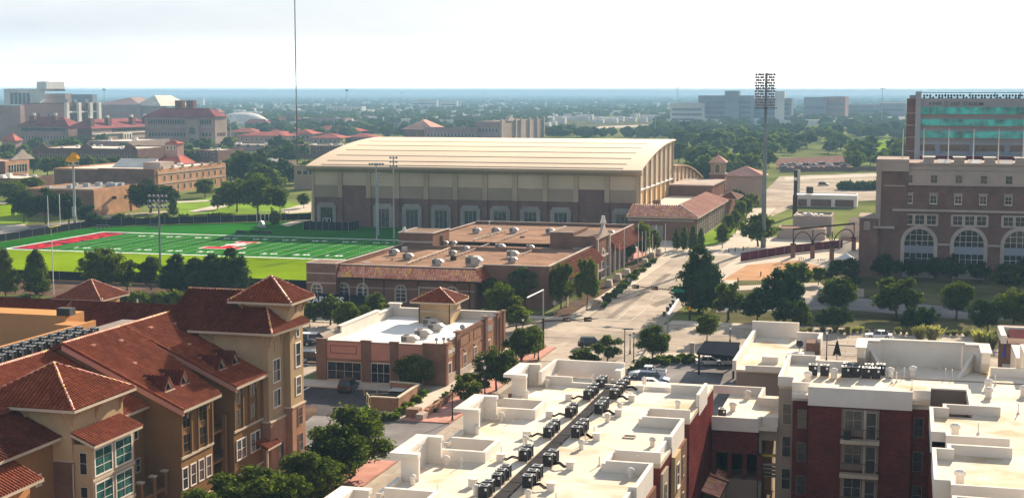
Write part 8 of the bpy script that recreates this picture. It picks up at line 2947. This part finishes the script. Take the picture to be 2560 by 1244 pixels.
streetlamp(1858, 976, 918, 'lamp on the dark wall of the small office building')
streetlamp(752, 1012, 912, 'lamp with a drooping head beside the far tiled tower', 'box', 0)
streetlamp(910, 770, 656, 'pale light pole in front of the brown building', 'box', .3, 'pale_metal')
streetlamp(1818, 805, 768, 'thin dark post by the slender oak')
streetlamp(2292, 692, 610, 'thin double lamp before the first stadium arch', 'globe', 0, 'pale_metal')
# traffic signals
def signal_head(b, x, y, z, ang):
    return MB().obox(x, y, 1.15, .28, z - .18, z + .22, ang)
def mast_signal(px, pyb, pyt, arm_px, arm_py, label, heads, sign=None, m_='bronze'):
    X, Y = at(px, pyb)
    h_ = zat(px, pyt, X, Y)
    t_ = thing('traffic_signal', label, 'traffic light', (X, Y, 0))
    MB().cyl((X, Y, 0), (X, Y, h_), .2, .15, 8).build('pole', M[m_], t_)
    ex, ey = at(arm_px, arm_py, h_ - .3)
    MB().cyl((X, Y, h_ - .5), (ex, ey, h_ - .15), .12, .07, 6).build('arm', M[m_], t_)
    ang = math.atan2(ey - Y, ex - X)
    for f in heads:
        x, y = X + (ex - X) * f, Y + (ey - Y) * f
        hd = MB().obox(x, y, 1.25, .3, h_ - .62, h_ + .12, ang).build('signal_head', M['dark'], t_)
        c, s_ = math.cos(ang), math.sin(ang)
        for k, m2 in ((-.38, 'lampr'), (0, 'yellow'), (.38, 'lampw')):
            for sd in (-1, 1):
                MB().cyl((x + k * c - s_ * .15 * sd, y + k * s_ + c * .15 * sd, h_ - .25), (x + k * c - s_ * .2 * sd, y + k * s_ + c * .2 * sd, h_ - .25), .13, .13, 8).build('lens', M[m2], hd)
    if sign:
        f0, f1 = sign
        MB().bar((X + (ex - X) * f0, Y + (ey - Y) * f0 - .15, h_ - .45), (X + (ex - X) * f1, Y + (ey - Y) * f1 - .15, h_ - .45), .5).build('street_name_sign', M['green_sign'], t_)
    return t_, X, Y, h_
t_, X, Y, h_ = mast_signal(1724, 800, 722, 1566, 715, 'traffic signal mast with two heads and a green street sign over the upper road', (.55, .85), (.08, .28))
tag(MB().extr([(X - .5, Y - .3, 1.9), (X + .5, Y - .3, 1.9), (X, Y - .3, 2.7)], (0, .05, 0)).build('warning_sign', M['orange']), 'small orange warning sign on the signal pole under the great pine', 'sign')
t_, X, Y, h_ = mast_signal(1358, 872, 795, 1497, 798, 'traffic signal mast with two dark heads reaching over the junction from the left', (.42, .80))
MB().cyl((X, Y, h_), (X, Y, zat(1358, 724, X, Y)), .14, .1, 8).build('lamp_pole', M['grey_metal'], t_)
zt_ = zat(1358, 724, X, Y)
lx, ly = at(1318, 746, zt_ - .1)
MB().cyl((X, Y, zt_), (lx, ly, zt_ + .05), .09, .12, 6).build('lamp_arm', M['pale_metal'], t_)
ex, ey = at(1268, 816, h_ - .4)
MB().cyl((X, Y, h_ - .6), (ex, ey, h_ - .4), .1, .07, 6).build('arm', M['bronze'], t_)
X, Y = at(1669, 872)
h_ = zat(1669, 786, X, Y)
t_ = thing('traffic_signal', 'traffic signal mast with a white lamp arm and four heads at the near right corner', 'traffic light', (X, Y, 0))
MB().cyl((X, Y, 0), (X, Y, h_), .17, .12, 8).build('pole', M['pole_g'], t_)
ex, ey = at(1696, 748, h_ + .1)
MB().bar((X, Y, h_), (ex, ey, h_ + .1), .3).build('arm', M['paint'], t_)
for f in (.1, .4, .65, .9):
    x, y = X + (ex - X) * f - .75, Y + (ey - Y) * f
    MB().box(x - .25, x + .25, y - .4, y + .4, h_ - .5, h_ + .3).build('signal_head', M['dark'], t_)
for (px, pb_y, pt_y, lab) in ((1386, 796, 752, 'thin sign post among the trees at the left kerb of the junction'), (1440, 792, 752, 'thin sign post at the stop line'), (1478, 775, 748, 'small square sign on a post by the upper road kerb'), (1572, 734, 694, 'thin sign post on the pavement of the upper road')):
    X, Y = at(px, pb_y)
    t_ = thing('road_sign', lab, 'sign', (X, Y, 0))
    hh = zat(px, pt_y, X, Y)
    MB().cyl((X, Y, 0), (X, Y, hh), .05, .05, 6).build('post', M['grey_metal'], t_)
    MB().box(X - .3, X + .3, Y - .07, Y - .05, hh - .75, hh).build('plate', M['grey_metal'], t_)
# flagpoles with concrete feet and shrubs along the upper road
FP = [(885, 1010, 730), (962, 1215, 650), (1035, 1165, 610), (1103, 1120, 575), (1172, 1085, 550), (1245, 1045, 330), (1463, 905, 250), (1525, 880, 365), (1580, 830, 355), (1638, 775, 415), (1688, 740, 400), (1740, 720, 260), (1885, 695, 240)]
for i, (zx, zb, zt_) in enumerate(FP):
    px, pb_y, pt_y = 1360 + zx / 6.22, 520 + zb / 6.22, 520 + zt_ / 6.22
    X, Y = at(px, pb_y)
    o = MB().cyl((X, Y, 0), (X, Y, zat(px, pt_y, X, Y)), .14, .09, 6).build('flagpole', M['pale_metal'])
    tag(o, 'bare flagpole along the upper road, %s from the near end' % ORD[i], 'flagpole', 'flagpoles along the upper road')
    if i % 2:
        o = MB().extr([(X - .1, Y - .8, 0), (X + 1.5, Y - .8, 0), (X + 1.25, Y - .8, 1.5), (X + .2, Y - .8, 1.5)], (0, 1.6, 0)).build('concrete_plinth', M['concrete_w'])
        tag(o, 'tapered concrete plinth beside the %s flagpole from the near end' % ORD[i], 'plinth', 'plinths along the flagpoles')
o = MB().extr([(at(1492, 771)[0] - 1.2, at(1492, 771)[1], 0), (at(1492, 771)[0] + 1.2, at(1492, 771)[1], 0), (at(1492, 771)[0] + .8, at(1492, 771)[1], 1.7), (at(1492, 771)[0] - .7, at(1492, 771)[1], 1.8)], (0, 1.4, 0)).build('stone_block', M['stone'])
tag(o, 'pale stone block at the near end of the flagpole planting', 'stone')
for i, (px, py) in enumerate(((1512, 770), (1522, 757), (1536, 745), (1550, 734), (1563, 722), (1574, 712), (1586, 700), (1598, 690), (1612, 680), (1626, 668), (1640, 658))):
    X, Y = at(px, py)
    tree_at(X - .6, Y, TR.uniform(1.0, 1.7), TR.uniform(2.2, 3.2), 'bushg' if i % 2 else 'bush', 'dark low shrub along the flagpoles, %s from the near end' % ORD[i], 'shrubs along the flagpoles', 'shrub')
# shrubs by the car park, store and carport
for i, (px, py) in enumerate(((1584, 932), (1600, 918), (1616, 908), (1640, 906), (1652, 902), (1664, 912), (1676, 904), (1690, 906), (1704, 900), (1716, 908), (1728, 902), (1740, 906))):
    X, Y = at(px, py)
    tree_at(X, Y, 1.1, 2.0, 'bush', 'clipped round shrub of the car park bed, %s from the left' % ORD[i], 'clipped shrubs of the car park bed', 'shrub')
for i, (px, py) in enumerate(((1005, 1036), (1020, 1022), (1038, 1006), (1052, 992), (985, 1048))):
    X, Y = at(px, py)
    tree_at(X, Y, 1.1, 2.4, 'bushl', 'yellow green shrub beside the path to the store, %s of the strip' % ORD[i], 'yellow green shrubs beside the path', 'shrub')
for i, (px, py) in enumerate(((1080, 1030), (1100, 1010), (1120, 992), (1180, 945), (1200, 930))):
    X, Y = at(px, py)
    tree_at(X, Y, .8, 2.0, 'bush', 'low hedge shrub between the path and the planter wall, %s from the near end' % ORD[i], 'hedge shrubs by the planter wall', 'shrub')
T(955, 1052, 1028, 34, 'bush', 'clipped dark ball shrub at the corner of the bin yard', None, 'shrub')
T(1935, 985, 930, 60, 'bush', 'green shrub in the gap beside the small office building', None, 'shrub')
# ornamental grass along the far kerb of the street
def tuft_mesh(seed):
    R = np.random.RandomState(seed)
    v, f = [], []
    for i in range(110):
        a, q = R.uniform(0, 2 * PI), R.uniform(.1, 1)
        x0, y0 = R.normal(0, .12), R.normal(0, .12)
        x1, y1, z1 = x0 + q * .8 * math.cos(a), y0 + q * .8 * math.sin(a), R.uniform(.6, 1.05)
        k = len(v)
        v += [(x0 - .04, y0, 0), (x0 + .04, y0, 0), (x1 + .05, y1, z1), (x1 - .05, y1, z1)]
        f.append((k, k + 1, k + 2, k + 3))
    me = bpy.data.meshes.new('blades')
    me.from_pydata(v, [], f)
    me.update()
    me.materials.append(M['pampas'])
    return me
TU = [tuft_mesh(k) for k in range(3)]
def tuft(px, py, h_, w_, label, group):
    X, Y = at(px, py)
    o = link('ornamental_grass', TU[TR.randint(0, 2)])
    o.location = (X, Y, 0)
    o.rotation_euler = (0, 0, TR.uniform(0, 6))
    o.scale = (w_, w_, h_)
    return tag(o, label, 'ornamental grass', group)
for i in range(34):
    px = 2010 + 15.6 * i
    tuft(px, 829 + .028 * (px - 2000) + TR.uniform(-3, 3), TR.uniform(.7, 1.3), TR.uniform(.7, 1.1), 'low tuft of straw coloured grass in the roadside bed below the stadium lawn', 'grass tufts in the roadside bed')
for i, (px, py, h_, s_) in enumerate(((2298, 850, 2.4, 'left'), (2330, 852, 2.6, 'right'))):
    tuft(px, py, h_, 2.2, 'big pale pampas clump above the sloped white parapet, %s one' % s_, 'pampas clumps')
for i, (px, py, h_, s_) in enumerate(((2450, 868, 2.8, 'left'), (2478, 872, 2.6, 'right'))):
    tuft(px, py, h_, 2.3, 'big pale pampas clump at the roadside near the right edge, %s one' % s_, 'pampas clumps')
# folded parasols on the terrace edge
for (px, py, h_, m_, lab) in ((2092, 900, 2.6, 'dark', 'closed dark parasol standing beyond the brick block parapet'), (2515, 905, 2.8, 'blue', 'closed blue parasol on the terrace at the right edge')):
    X, Y = at(px, py, 12 if m_ == 'blue' else 10)
    z0 = 12 if m_ == 'blue' else 10
    t_ = thing('parasol', lab, 'parasol', (X, Y, z0))
    MB().cyl((X, Y, z0), (X, Y, z0 + h_), .05).build('pole', M['grey_metal'], t_)
    b = MB()
    for i in range(8):
        a0, a1 = 2 * PI * i / 8, 2 * PI * (i + 1) / 8
        am = (a0 + a1) / 2
        b.poly([(X, Y, z0 + h_), (X + .55 * math.cos(a0), Y + .55 * math.sin(a0), z0 + .5), (X + .25 * math.cos(am), Y + .25 * math.sin(am), z0 + .8)])
        b.poly([(X, Y, z0 + h_), (X + .25 * math.cos(am), Y + .25 * math.sin(am), z0 + .8), (X + .55 * math.cos(a1), Y + .55 * math.sin(a1), z0 + .5)])
    b.build('canopy', M[m_], t_)
MB_t = MB().box(-11.5, -7.5, 152, 160, 9.7, 10)
tag(MB_t.build('terrace', M['concrete']), 'pale terrace slab carrying the closed dark parasol', 'terrace')
tag(MB().box(10.6, 15, 151, 166, 11.7, 12).build('terrace', M['concrete']), 'narrow terrace with a blue parasol at the right edge', 'terrace')

# ---------------------------------------------------------------- haze
hz = MB()
hz.box(-26500, 26500, -26500, 26500, -1.03, 92)
hz = hz.build('haze', None, None, 'stuff')
hm_ = bpy.data.materials.new('haze')
hm_.use_nodes = True
t = hm_.node_tree
for n in list(t.nodes):
    if n.type == 'BSDF_PRINCIPLED':
        t.nodes.remove(n)
vol = t.nodes.new('ShaderNodeVolumePrincipled')
vol.inputs['Density'].default_value = HAZE
vol.inputs['Color'].default_value = (.26, .44, .60, 1)
vol.inputs['Anisotropy'].default_value = 0.0
t.links.new(vol.outputs[0], t.nodes['Material Output'].inputs['Volume'])
hz.data.materials.append(hm_)
hz.display_type = 'WIRE'
